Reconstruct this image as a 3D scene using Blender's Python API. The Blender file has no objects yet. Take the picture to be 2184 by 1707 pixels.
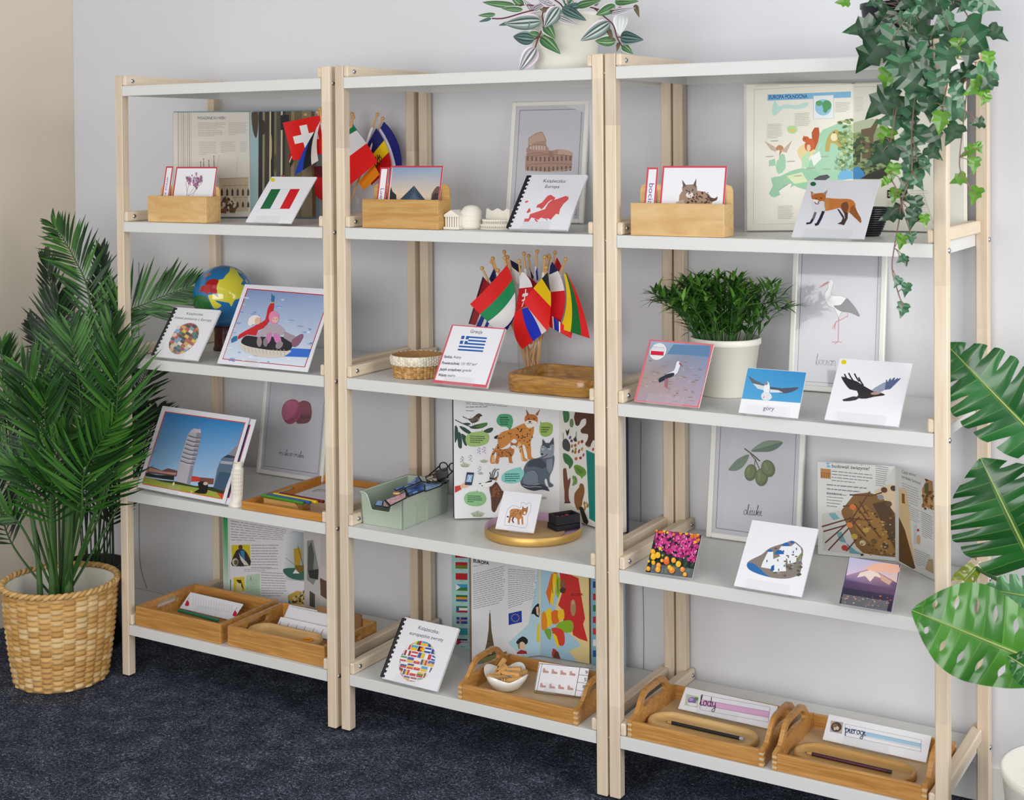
import bpy, math, random
from mathutils import Vector as V, Matrix
random.seed(7)
sc = bpy.context.scene
# ------------------------------------------------------------------ camera, light, exposure
CP = V((2.9395, -2.8004, 1.4690)); YAW, PITCH, ROLL, FPX, CX, CY = .53504, -.01734, -.00812, 3000.5, 1092.0, 366.1
_r = V((math.cos(YAW), math.sin(YAW), 0)); FW = V((-math.sin(YAW)*math.cos(PITCH), math.cos(YAW)*math.cos(PITCH), math.sin(PITCH)))
_u = _r.cross(FW); RT = math.cos(ROLL)*_r+math.sin(ROLL)*_u; UP = -math.sin(ROLL)*_r+math.cos(ROLL)*_u
cam_d = bpy.data.cameras.new('camera'); cam = bpy.data.objects.new('camera', cam_d); sc.collection.objects.link(cam)
m4 = Matrix((RT, UP, -FW)).transposed().to_4x4(); m4.translation = CP; cam.matrix_world = m4
cam_d.sensor_width = 36; cam_d.sensor_fit = 'HORIZONTAL'; cam_d.lens = FPX/2184*36
cam_d.shift_x = 0; cam_d.shift_y = (CY-853.5)/2184
cam_d.dof.use_dof = True; cam_d.dof.focus_distance = 3.45; cam_d.dof.aperture_fstop = 6.3
sc.camera = cam
sc.view_settings.view_transform = 'Standard'; sc.view_settings.look = 'None'; sc.view_settings.gamma = 1
sc.view_settings.use_curve_mapping = False; sc.view_settings.exposure = 0.0
sc.cycles.use_denoising = True; sc.cycles.max_bounces = 8; sc.cycles.transparent_max_bounces = 24
wd = bpy.data.worlds.new('world'); sc.world = wd; wd.use_nodes = True
wd.node_tree.nodes['Background'].inputs[0].default_value = (.84, .92, 1, 1)
wd.node_tree.nodes['Background'].inputs[1].default_value = .40
def area(name, loc, tgt, sx, sy, power, col):
    d = bpy.data.lights.new(name, 'AREA'); d.shape = 'RECTANGLE'; d.size = sx; d.size_y = sy; d.energy = power; d.color = col
    o = bpy.data.objects.new(name, d); sc.collection.objects.link(o); o.location = loc
    o.rotation_euler = (V(tgt)-V(loc)).to_track_quat('-Z', 'Y').to_euler(); return o
area('window_daylight_right', (4.6, -.9, 1.7), (.9, .3, .9), 1.8, 1.9, 64, (1, .985, .96))
area('window_daylight_front', (2.0, -4.4, 1.5), (.8, .2, .95), 3.6, 1.7, 108, (1, .99, .98))
area('overhead_fill', (1.2, -1.7, 2.74), (1.2, -1.55, 0), 2.6, 1.5, 9, (1, .99, .98))  # unseen overhead fill, added to lift the shelf tops and carpet

# ------------------------------------------------------------------ pixels of the photograph -> points of the room
def ray(x, y): return FW+RT*((x-CX)/FPX)-UP*((y-CY)/FPX)
def at(x, y, ax, v):
    d = ray(x, y); i = 'xyz'.index(ax); return CP+d*((v-CP[i])/d[i])
def cr(x0, y0, s): return lambda x, y: (x0+x/s, y0+y/s)
I0 = lambda x, y: (x, y)
A1 = cr(230, 130, 4.368); A2 = cr(670, 130, 3.4125); A3 = cr(1680, 370, 4.9636); AM = cr(1280, 90, 2.4159)
B1 = cr(230, 500, 4.368); B2 = cr(670, 520, 3.4125); B3 = cr(1290, 530, 2.8737)
C1 = cr(230, 800, 4.368); C2 = cr(670, 840, 3.4125); C3 = cr(1290, 880, 2.8737); CA = cr(960, 860, 6.3212)
D1 = cr(230, 1080, 3.64); D2 = cr(700, 1170, 3.467); D3 = cr(1290, 1250, 2.443)
TT = cr(1180, 1050, 6.825); FL1 = cr(590, 220, 6.5655); FL2 = cr(990, 520, 6.3222); IV = cr(1780, 0, 2.4381); MO = cr(1920, 700, 2.1326)
BN = cr(760, 970, 8.736); GB = cr(440, 1090, 5.1714)
class PL:                                       # a plane with its own axes: ex along, ey up, nz out of the face
    def __init__(s, O, ex, ey):
        s.O = V(O); s.ex = V(ex).normalized(); s.ey = V(ey).normalized(); s.nz = s.ex.cross(s.ey).normalized()
    def uv(s, x, y):
        d = ray(x, y); t = (s.O-CP).dot(s.nz)/d.dot(s.nz); q = CP+d*t-s.O; return q.dot(s.ex), q.dot(s.ey)
    def P(s, u, v, n=0): return s.O+s.ex*u+s.ey*v+s.nz*n
def tilt_pl(x, y, z, tilt, yaw=0):
    ya = math.radians(yaw); t = math.radians(tilt); ex = V((math.cos(ya), math.sin(ya), 0)); bk = V((-math.sin(ya), math.cos(ya), 0))
    return PL((x, y, z), ex, V((0, 0, math.cos(t)))+bk*math.sin(t))
def wall_pl(a, b, z):                           # upright plane over the floor line a-b
    return PL((a[0], a[1], z), (b[0]-a[0], b[1]-a[1], 0), (0, 0, 1))

# ------------------------------------------------------------------ colours and materials
def lin(c): return c/12.92 if c <= .04045 else ((c+.055)/1.055)**2.4
def H(h, k=1.0): return tuple(min(.93, k*lin(int(h[i:i+2], 16)/255)) for i in (0, 2, 4))
PK = .92
def new_mat(name):
    m = bpy.data.materials.new(name); m.use_nodes = True; nt = m.node_tree; return m, nt, nt.nodes['Principled BSDF']
def plain(name, h, rough=.5, metal=0, k=1.0, coat=0, bump=0, bscale=200, spec=None, var=0):
    m, nt, b = new_mat(name); c = H(h, k); b.inputs['Base Color'].default_value = (*c, 1); b.inputs['Roughness'].default_value = rough
    b.inputs['Metallic'].default_value = metal; b.inputs['Coat Weight'].default_value = coat; b.inputs['Coat Roughness'].default_value = .1
    if spec is not None: b.inputs['Specular IOR Level'].default_value = spec
    if bump or var:
        tc = nt.nodes.new('ShaderNodeTexCoord'); n = nt.nodes.new('ShaderNodeTexNoise'); n.inputs['Scale'].default_value = bscale; n.inputs['Detail'].default_value = 3
        nt.links.new(tc.outputs['Object'], n.inputs['Vector'])
        if bump:
            bp = nt.nodes.new('ShaderNodeBump'); bp.inputs['Strength'].default_value = bump; bp.inputs['Distance'].default_value = .002
            nt.links.new(n.outputs['Fac'], bp.inputs['Height']); nt.links.new(bp.outputs['Normal'], b.inputs['Normal'])
        if var:
            mx = nt.nodes.new('ShaderNodeMixRGB'); mx.inputs[1].default_value = (*[x*(1-var) for x in c], 1); mx.inputs[2].default_value = (*[min(.95, x*(1+var)) for x in c], 1)
            nt.links.new(n.outputs['Fac'], mx.inputs[0]); nt.links.new(mx.outputs[0], b.inputs['Base Color'])
    return m
def wood(name, h1, h2, scale, stretch, rough=.45, seg=0, dist=1.0, coat=0):
    m, nt, b = new_mat(name); N = nt.nodes.new; L = nt.links.new
    tc = N('ShaderNodeTexCoord'); mp = N('ShaderNodeMapping'); mp.inputs['Scale'].default_value = stretch
    oi = N('ShaderNodeObjectInfo'); ad = N('ShaderNodeVectorMath'); ad.operation = 'ADD'
    ml = N('ShaderNodeMath'); ml.operation = 'MULTIPLY'; ml.inputs[1].default_value = 7
    L(oi.outputs['Random'], ml.inputs[0]); L(tc.outputs['Object'], ad.inputs[0]); L(ml.outputs[0], ad.inputs[1]); L(ad.outputs[0], mp.inputs['Vector'])
    n = N('ShaderNodeTexNoise'); n.inputs['Scale'].default_value = scale; n.inputs['Detail'].default_value = 5; n.inputs['Distortion'].default_value = dist
    L(mp.outputs[0], n.inputs['Vector'])
    rp = N('ShaderNodeValToRGB'); rp.color_ramp.elements[0].position = .32; rp.color_ramp.elements[1].position = .68
    rp.color_ramp.elements[0].color = (*H(h1), 1); rp.color_ramp.elements[1].color = (*H(h2), 1)
    L(n.outputs['Fac'], rp.inputs[0]); out = rp.outputs[0]
    if seg:                                     # finger-jointed lengths, each board its own tone
        sx = N('ShaderNodeSeparateXYZ'); L(ad.outputs[0], sx.inputs[0]); mm = N('ShaderNodeMath'); mm.operation = 'MULTIPLY'; mm.inputs[1].default_value = 2.3
        L(sx.outputs[2], mm.inputs[0]); fl = N('ShaderNodeMath'); fl.operation = 'FLOOR'; L(mm.outputs[0], fl.inputs[0])
        wn = N('ShaderNodeTexWhiteNoise'); wn.noise_dimensions = '1D'; L(fl.outputs[0], wn.inputs['W'])
        hs = N('ShaderNodeHueSaturation'); mr = N('ShaderNodeMapRange'); mr.inputs['To Min'].default_value = .86; mr.inputs['To Max'].default_value = 1.06
        L(wn.outputs['Value'], mr.inputs['Value']); L(mr.outputs[0], hs.inputs['Value']); L(out, hs.inputs['Color']); out = hs.outputs[0]
    L(out, b.inputs['Base Color']); b.inputs['Roughness'].default_value = rough; b.inputs['Coat Weight'].default_value = coat
    bp = N('ShaderNodeBump'); bp.inputs['Strength'].default_value = .12; bp.inputs['Distance'].default_value = .001
    L(n.outputs['Fac'], bp.inputs['Height']); L(bp.outputs[0], b.inputs['Normal']); return m
def inked(name, rough=.5, coat=0, spec=.5, trans=0):
    m, nt, b = new_mat(name); a = nt.nodes.new('ShaderNodeAttribute'); a.attribute_name = 'Col'
    nt.links.new(a.outputs['Color'], b.inputs['Base Color']); b.inputs['Roughness'].default_value = rough
    b.inputs['Coat Weight'].default_value = coat; b.inputs['Coat Roughness'].default_value = .12; b.inputs['Specular IOR Level'].default_value = spec
    if trans:
        t = nt.nodes.new('ShaderNodeBsdfTranslucent'); mx = nt.nodes.new('ShaderNodeMixShader'); mx.inputs[0].default_value = trans
        nt.links.new(a.outputs['Color'], t.inputs['Color']); nt.links.new(b.outputs[0], mx.inputs[1]); nt.links.new(t.outputs[0], mx.inputs[2])
        nt.links.new(mx.outputs[0], nt.nodes['Material Output'].inputs[0])
    return m
def clear(name, body=.05, refl=.5, tint=(1, 1, 1)):
    m, nt, b = new_mat(name); N = nt.nodes.new; L = nt.links.new; nt.nodes.remove(b)
    t = N('ShaderNodeBsdfTransparent'); t.inputs[0].default_value = (*tint, 1); g = N('ShaderNodeBsdfGlossy'); g.inputs['Roughness'].default_value = .06
    d = N('ShaderNodeBsdfDiffuse'); d.inputs[0].default_value = (.85, .87, .9, 1)
    lw = N('ShaderNodeLayerWeight'); lw.inputs[0].default_value = .5; pw = N('ShaderNodeMath'); pw.operation = 'POWER'; pw.inputs[1].default_value = 3.5
    ma = N('ShaderNodeMath'); ma.operation = 'MULTIPLY_ADD'; ma.inputs[1].default_value = refl; ma.inputs[2].default_value = .025
    m1 = N('ShaderNodeMixShader'); m2 = N('ShaderNodeMixShader'); m2.inputs[0].default_value = body
    L(lw.outputs['Facing'], pw.inputs[0]); L(pw.outputs[0], ma.inputs[0]); L(ma.outputs[0], m1.inputs[0]); L(t.outputs[0], m1.inputs[1]); L(g.outputs[0], m1.inputs[2])
    L(m1.outputs[0], m2.inputs[1]); L(d.outputs[0], m2.inputs[2]); L(m2.outputs[0], nt.nodes['Material Output'].inputs[0]); return m
MT = dict(
    post=wood('birch_post', 'dcc7ab', 'ead9c3', 9, (9, 9, .55), .5, seg=1, dist=.6),
    rail=wood('birch_rail', 'dec9ad', 'ebdac4', 9, (9, .55, 9), .5, dist=.6),
    ply=wood('birch_plywood', 'd0a468', 'e0bd85', 5, (1.2, 4, 5), .4, dist=2.2),
    ply2=wood('oak_plywood', 'b98a4a', 'cda262', 14, (.5, 4, 7), .4, dist=1.0),
    tray=wood('pine_tray', 'b07a3a', 'd09a57', 14, (.45, 4, 7), .35, dist=1.4, coat=.2),
    trayb=wood('pale_tray_floor', 'cfaf82', 'dcc199', 10, (.6, 6, 6), .45),
    bamboo=wood('bamboo', 'b9782c', 'd0913f', 12, (.4, 5, 6), .35, coat=.25),
    mango=wood('mango_wood', '8a5d26', 'b98840', 9, (1.2, 3, 7), .3, dist=2.2, coat=.3),
    dish=wood('pale_dish_wood', 'd0a468', 'e0bb80', 12, (.5, 5, 5), .4),
    brown=wood('walnut_block', '8d6844', 'a37c57', 12, (.5, 5, 5), .4),
    stick=plain('beech_dowel', 'd9a868', .4, k=1.05), white=plain('white_lacquered_steel', 'dededb', .35, spec=.4),
    paper=plain('white_paper', 'e6e4e8', .6), cream=plain('cream_paper', 'efe9da', .7), frame=plain('white_frame', 'eceae4', .35),
    black=plain('black_plastic', '17171c', .35), blackm=plain('black_card', '16161d', .6), steel=plain('zinc_bolt', 'b9bcc4', .25, 1),
    dark=plain('bolt_recess', '30323a', .5, .5), rub=plain('black_felt_pad', '0c0c0e', .9),
    sage=plain('sage_plastic', 'adbaa9', .38), gold=plain('brushed_gold', 'd2aa62', .42, .7), pink=plain('pink_enamel', 'd9b4d3', .4),
    mdf=plain('hardboard', 'c8a272', .7, bump=.2, bscale=500, var=.1), plaster=plain('cast_plaster', 'efe9dc', .75, bump=.3, bscale=300, var=.05),
    potw=plain('cream_pot', 'efebe0', .4, spec=.4), soil=plain('soil', '2a211c', .95, bump=.8, bscale=120),
    ink=inked('printed_ink', .5, .0, .4), glossy=inked('laminated_print', .4, .12, .3), cloth=inked('flag_cloth', .55, 0, .3, .15),
    leaf=inked('leaf', .45, .06, .4, .18), gleaf=inked('glossy_leaf', .28, .3, .5, .12), paint=inked('glossy_paint', .12, .6, .5),
    acrylic=clear('clear_acrylic', .04, .35), glass=clear('clear_glass', .03, .55), film=clear('laminate_film', .03, .2), globebase=plain('dark_red_wood', '4a1712', .35),
    bowl=plain('white_porcelain', 'f4f2ee', .15, coat=.4), red=plain('red_glass_beads', 'c80d12', .15), dark_green=plain('stem_green', '3f6a33', .5), vine=plain('ivy_stem', '8a6a58', .6),
    bluecover=plain('navy_cover', '1b2740', .45), lbcover=plain('pale_blue_cover', '7fa3b5', .5), straw=None)

# ------------------------------------------------------------------ mesh builder
class M:
    def __init__(s): s.v = []; s.f = []; s.c = []; s.mi = []; s.sm = []
    def add(s, vs, fs, col=None, mi=0, smooth=False):
        o = len(s.v); s.v += [tuple(x) for x in vs]
        for f in fs:
            s.f.append(tuple(i+o for i in f)); s.c.append(col if col is None or not callable(col) else [col(i) for i in f]); s.mi.append(mi); s.sm.append(smooth)
        return s
    def box(s, c, sz, bev=.0012, pl=None, col=None, mi=0):
        c = V(c); h = [x/2 for x in sz]; b = min(bev, *[x*.45 for x in h]); vs = []; idx = {}
        for sx in (-1, 1):
            for sy in (-1, 1):
                for sz_ in (-1, 1):
                    S = (sx, sy, sz_)
                    for a in range(3):
                        p = [S[k]*(h[k] if k == a else h[k]-b) for k in range(3)]; idx[S, a] = len(vs); vs.append(p)
        fs = []
        for a in range(3):
            b1, b2 = [(1, 2), (2, 0), (0, 1)][a]
            for sg in (-1, 1):
                q = []
                for u, w in ((-1, -1), (1, -1), (1, 1), (-1, 1)):
                    S = [0]*3; S[a] = sg; S[b1] = u; S[b2] = w; q.append(idx[tuple(S), a])
                fs.append(q if sg > 0 else q[::-1])
                e = [0]*3
            for s1 in (-1, 1):
                for s2 in (-1, 1):
                    A = [0]*3; A[b1] = s1; A[b2] = s2; Bq = list(A); A[a] = -1; Bq[a] = 1; A, Bq = tuple(A), tuple(Bq)
                    q = [idx[A, b1], idx[Bq, b1], idx[Bq, b2], idx[A, b2]]; fs.append(q if s1*s2 < 0 else q[::-1])
        for S in [(x, y, z) for x in (-1, 1) for y in (-1, 1) for z in (-1, 1)]:
            q = [idx[S, 0], idx[S, 1], idx[S, 2]]; fs.append(q if S[0]*S[1]*S[2] > 0 else q[::-1])
        if pl: W = [pl.O+pl.ex*(c.x+p[0])+pl.ey*(c.y+p[1])+pl.nz*(c.z+p[2]) for p in vs]
        else: W = [c+V(p) for p in vs]
        return s.add(W, fs, col, mi)
    def bb(s, x0, x1, y0, y1, z0, z1, bev=.0012, **k): return s.box(((x0+x1)/2, (y0+y1)/2, (z0+z1)/2), (x1-x0, y1-y0, z1-z0), bev, **k)
    def prism(s, pts, n, col=None, mi=0, smooth=False):  # closed outline pushed along n
        pts = [V(p) for p in pts]; n = V(n); k = len(pts); nr = sum(((pts[i]-pts[0]).cross(pts[(i+1) % k]-pts[0]) for i in range(k)), V())
        if nr.dot(n) > 0: pts = pts[::-1]
        s.add(pts+[p+n for p in pts], [tuple(range(k)), tuple(range(2*k-1, k-1, -1))], col, mi)
        s.add(pts+[p+n for p in pts], [((i+1) % k, i, i+k, (i+1) % k+k) for i in range(k)], col, mi, smooth); return s
    def tube(s, pts, r, n=8, col=None, mi=0, cap=True):
        pts = [V(p) for p in pts]; k = len(pts); rr = r if isinstance(r, (list, tuple)) else [r]*k; vs = []; a = None
        for i in range(k):
            t = (pts[min(i+1, k-1)]-pts[max(i-1, 0)]).normalized()
            if a is None: a = t.orthogonal().normalized()
            a = (a-t*a.dot(t)).normalized(); b = t.cross(a)
            vs += [pts[i]+(a*math.cos(2*math.pi*j/n)+b*math.sin(2*math.pi*j/n))*rr[i] for j in range(n)]
        fs = [(i*n+j, i*n+(j+1) % n, (i+1)*n+(j+1) % n, (i+1)*n+j) for i in range(k-1) for j in range(n)]
        s.add(vs, fs, col, mi, True)
        if cap: s.add(vs[:n], [tuple(range(n))[::-1]], col, mi); s.add(vs[-n:], [tuple(range(n))], col, mi)
        return s
    def lathe(s, prof, c, n=48, col=None, mi=0, smooth=True, sx=1, sy=1):
        c = V(c); k = len(prof); vs = [c+V((r*sx*math.cos(2*math.pi*j/n), r*sy*math.sin(2*math.pi*j/n), z)) for r, z in prof for j in range(n)]
        return s.add(vs, [(i*n+j, i*n+(j+1) % n, (i+1)*n+(j+1) % n, (i+1)*n+j) for i in range(k-1) for j in range(n)], col, mi, smooth)
    def disc(s, c, r, n=40, col=None, mi=0, sx=1, sy=1):
        c = V(c); return s.add([c+V((r*sx*math.cos(2*math.pi*j/n), r*sy*math.sin(2*math.pi*j/n), 0)) for j in range(n)], [tuple(range(n))], col, mi)
    def ball(s, c, r, n=12, col=None, mi=0, sc=(1, 1, 1)):
        c = V(c); k = n//2+1; vs = []
        for i in range(k):
            th = math.pi*i/(k-1); rr = max(math.sin(th), .002)
            vs += [c+V((r*sc[0]*rr*math.cos(2*math.pi*j/n), r*sc[1]*rr*math.sin(2*math.pi*j/n), -r*sc[2]*math.cos(th))) for j in range(n)]
        return s.add(vs, [(i*n+j, i*n+(j+1) % n, (i+1)*n+(j+1) % n, (i+1)*n+j) for i in range(k-1) for j in range(n)], col, mi, True)
    def grid(s, fn, nu, nv, colfn=None, mi=0, smooth=True):
        vs = [fn(i/nu, j/nv) for j in range(nv+1) for i in range(nu+1)]
        for j in range(nv):
            for i in range(nu):
                pass
        o = len(s.v); s.v += [tuple(x) for x in vs]; w = nu+1
        for j in range(nv):
            for i in range(nu):
                s.f.append((o+j*w+i, o+j*w+i+1, o+(j+1)*w+i+1, o+(j+1)*w+i)); s.c.append(colfn((i+.5)/nu, (j+.5)/nv) if colfn else None); s.mi.append(mi); s.sm.append(smooth)
        return s
    def build(s, name, mats, parent=None, rot=None):
        me = bpy.data.meshes.new(name); off = V(parent['_o']) if parent is not None else V()
        vs = [tuple(V(v)-off) for v in s.v] if parent is not None else s.v
        me.from_pydata(vs, [], s.f); mats = mats if isinstance(mats, (list, tuple)) else [mats]
        for m in mats: me.materials.append(MT[m] if isinstance(m, str) else m)
        me.polygons.foreach_set('material_index', s.mi); me.polygons.foreach_set('use_smooth', s.sm)
        if any(c is not None for c in s.c):
            at_ = me.color_attributes.new('Col', 'FLOAT_COLOR', 'CORNER'); buf = []
            for f, c in zip(s.f, s.c):
                if c is None: c = (.8, .8, .8)
                if isinstance(c, list):
                    for q in c: buf += [*q, 1]
                else: buf += [*c, 1]*len(f)
            at_.data.foreach_set('color', buf)
        me.update(); o = bpy.data.objects.new(name, me); sc.collection.objects.link(o)
        if parent is not None:
            o.parent = parent
        o['_o'] = list(off)
        return o
def tag(o, label, cat, group=None):
    o['label'] = label; o['category'] = cat
    if group: o['group'] = group
    return o
def thing(name, label, cat, loc, group=None):
    o = bpy.data.objects.new(name, None); sc.collection.objects.link(o); o.location = loc; o['_o'] = list(loc); o.empty_display_size = .02
    return tag(o, label, cat, group)
def struct(name, m, mat, parent=None):
    o = m.build(name, mat, parent)
    if parent is None: o['kind'] = 'structure'
    return o
def spl(p, n=5, closed=False):
    p = [V(x) for x in p]; k = len(p); out = []
    for i in range(k if closed else k-1):
        g = (lambda j: p[j % k]) if closed else (lambda j: p[max(0, min(k-1, j))])
        a, b, c, d = g(i-1), g(i), g(i+1), g(i+2)
        for q in range(n):
            t = q/n; out.append(.5*((2*b)+(c-a)*t+(2*a-5*b+4*c-d)*t*t+(3*b-a-3*c+d)*t**3))
    if not closed: out.append(p[-1])
    return out

# ------------------------------------------------------------------ printed pictures: layered ink on a flat sheet
_gl = {}
PLB = {'ą': 'a', 'ę': 'e', 'ż': 'z', 'ź': 'z', 'ó': 'o', 'ś': 's', 'ć': 'c', 'ń': 'n', 'ł': 'l', 'Ą': 'A', 'Ż': 'Z', 'Ó': 'O', 'Ł': 'L', 'Ę': 'E'}
def _raw(text, bold):
    cu = bpy.data.curves.new('lettering', 'FONT'); cu.body = text; cu.size = 1; cu.resolution_u = 3; cu.offset = bold
    ob = bpy.data.objects.new('lettering', cu); me = bpy.data.meshes.new_from_object(ob)
    r = ([tuple(v.co[:2]) for v in me.vertices], [tuple(p.vertices) for p in me.polygons])
    bpy.data.meshes.remove(me); bpy.data.objects.remove(ob); bpy.data.curves.remove(cu); return r
def glyphs(text, bold=0):                        # letters, with Polish tails, dots and strokes added to the plain letter
    if (text, bold) not in _gl:
        base = ''.join(PLB.get(c, c) for c in text); vs, fs = _raw(base, bold); t = .035+bold
        def quad(*q): k = len(vs); vs.extend(q); fs.append(tuple(range(k, k+len(q))))
        for i, c in enumerate(text):
            if c in PLB:
                x1 = max(v[0] for v in _raw(base[:i+1], bold)[0]); only = [v[0] for v in _raw(base[i], bold)[0]]; w = max(only)-min(only); x0 = x1-w; xm = (x0+x1)/2; top = .70 if c.isupper() else .50
                if c in 'ąęĄĘ': quad((x1-.10, .02), (x1-.03, .02), (x1-.09, -.08), (x1+.01, -.13), (x1+.01, -.17), (x1-.09, -.16), (x1-.15, -.08))
                elif c in 'żŻ': quad(*[(xm+(t+.02)*math.cos(a), top+.13+(t+.02)*math.sin(a)) for a in [math.pi*q/4 for q in range(8)]])
                elif c in 'łŁ': xq = xm if c == 'ł' else x0+.06; quad((xq-.12, .27), (xq-.12, .27+2*t), (xq+.14, .44), (xq+.14, .44-2*t))
                else: quad((xm-.05, top+.07), (xm+.01, top+.07), (xm+.13, top+.22), (xm+.04, top+.22))
        _gl[text, bold] = (vs, fs)
    return _gl[text, bold]
class Art:
    def __init__(s, pl, crop=I0, n0=.0004, k=PK): s.pl = pl; s.cr = crop; s.m = M(); s.n = n0; s.k = k; s.clip = None
    def fit(s, quad, w, h):                         # photographed corners TL,TR,BR,BL -> the sheet's own corners
        (x0, y0), (x1, y1), (x2, y2), (x3, y3) = quad[3], quad[2], quad[1], quad[0]; dx1, dx2, dy1, dy2 = x1-x2, x3-x2, y1-y2, y3-y2; sx, sy = x0-x1+x2-x3, y0-y1+y2-y3
        dn = dx1*dy2-dx2*dy1; g = (sx*dy2-dx2*sy)/dn; hh = (dx1*sy-sx*dy1)/dn
        s.Hm = Matrix(((x1-x0+g*x1, x3-x0+hh*x3, x0), (y1-y0+g*y1, y3-y0+hh*y3, y0), (g, hh, 1))).inverted(); s.wh = s.clip = (w, h)
    def _u(s, x, y):
        if getattr(s, 'Hm', None):
            q = s.Hm @ V((x, y, 1)); return q.x/q.z*s.wh[0], q.y/q.z*s.wh[1]
        return s.pl.uv(*s.cr(x, y))
    def _z(s): s.n += 1.3e-5; return s.n
    def _add(s, uv, fs, col):
        z = s._z(); w, h = s.clip or (1e9, 1e9); lo = 0 if s.clip else -1e9
        s.m.add([s.pl.P(min(w, max(lo, u)), min(h, max(lo, v)), z) for u, v in uv], fs, col)
    def _poly(s, uv, h, keep=False):
        ar = sum(uv[i-1][0]*uv[i][1]-uv[i][0]*uv[i-1][1] for i in range(len(uv)))
        if isinstance(h, (list, tuple)):
            cols = [H(x, s.k) for x in h]
            if ar < 0: uv = uv[::-1]; cols = cols[::-1]
            s._add(uv, [tuple(range(len(uv)))], lambda i: cols[i])
        else: s._add(uv if ar > 0 else uv[::-1], [tuple(range(len(uv)))], H(h, s.k))
    def p(s, h, *xy, sm=0):
        pts = [(xy[i], xy[i+1]) for i in range(0, len(xy), 2)]
        if sm: pts = [(q.x, q.y) for q in spl([(a, b, 0) for a, b in pts], sm, True)]
        s._poly([s._u(*q) for q in pts], h); return s
    def uvr(s, h, u0, v0, u1, v1): s._poly([(u0, v0), (u1, v0), (u1, v1), (u0, v1)], h); return s
    def e(s, h, x, y, rx, ry=None, rot=0, n=20, mask=None):
        ry = ry or rx; c, d = math.cos(math.radians(rot)), math.sin(math.radians(rot))
        s._poly([s._u(x+rx*math.cos(t)*c-ry*math.sin(t)*d, y+rx*math.cos(t)*d+ry*math.sin(t)*c) for t in [2*math.pi*i/n for i in range(n)]], h); return s
    def l(s, h, w, *xy, sm=0):
        pts = [V((xy[i], xy[i+1], 0)) for i in range(0, len(xy), 2)]
        if sm: pts = spl(pts, sm)
        vs = []; fs = []
        for i, q in enumerate(pts):
            t = (pts[min(i+1, len(pts)-1)]-pts[max(i-1, 0)]); t.normalize(); nn = V((-t.y, t.x, 0))*w/2
            vs += [s._u(q.x+nn.x, q.y+nn.y), s._u(q.x-nn.x, q.y-nn.y)]
        for i in range(len(pts)-1): fs.append((2*i, 2*i+1, 2*i+3, 2*i+2))
        s._add(vs, fs, H(h, s.k)); return s
    def t(s, h, text, x, y, x2, y2, hgt, bold=0, shear=0, extra=.008):   # baseline runs from x,y towards x2,y2 ; hgt = capital height in crop px
        vs, fs = glyphs(text, bold+extra); w = max(v[0] for v in vs) or 1; c = []
        for a, b in vs:
            f = a/w; c.append(s._u(x+(x2-x)*f+shear*b*hgt/.72, y+(y2-y)*f-b*hgt/.72))
        s._add(c, fs, H(h, s.k)); return s
    def lines(s, h, q, n, th=.3, seed=1, ragged=.15, words=True):   # n rows of tiny print inside the quad q (TL,TR,BR,BL)
        rnd = random.Random(seed); uv = []; fs = []
        for r in range(n):
            v0 = (r+.5-th/2)/n; v1 = (r+.5+th/2)/n; u = 0; end = 1-rnd.random()*ragged if r < n-1 else .35+.5*rnd.random()
            while u < end-.02:
                w = min(end-u, (.05+.11*rnd.random()) if words else 1)
                o = len(uv)
                for a, b in ((u, v1), (u+w, v1), (u+w, v0), (u, v0)):
                    X = (q[0]*(1-a)+q[2]*a)*(1-b)+(q[6]*(1-a)+q[4]*a)*b; Y = (q[1]*(1-a)+q[3]*a)*(1-b)+(q[7]*(1-a)+q[5]*a)*b; uv.append(s._u(X, Y))
                fs.append((o, o+1, o+2, o+3)); u += w+.018
        s._add(uv, fs, H(h, s.k*1.3)); return s
    def dots(s, hs, n, quad, r, seed=1, asp=1.0, inside=None, rot=0):
        rnd = random.Random(seed); x0, y0, x1, y1 = quad; z = 0
        for _ in range(n):
            x, y = rnd.uniform(x0, x1), rnd.uniform(y0, y1)
            if inside and not inside(x, y): continue
            q = r*rnd.uniform(.7, 1.25); s.e(rnd.choice(hs), x, y, q, q*asp, rot+rnd.uniform(-25, 25), 8)
        return s
    def build(s, name, parent, mat='ink'): return s.m.build(name, mat, parent)
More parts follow.
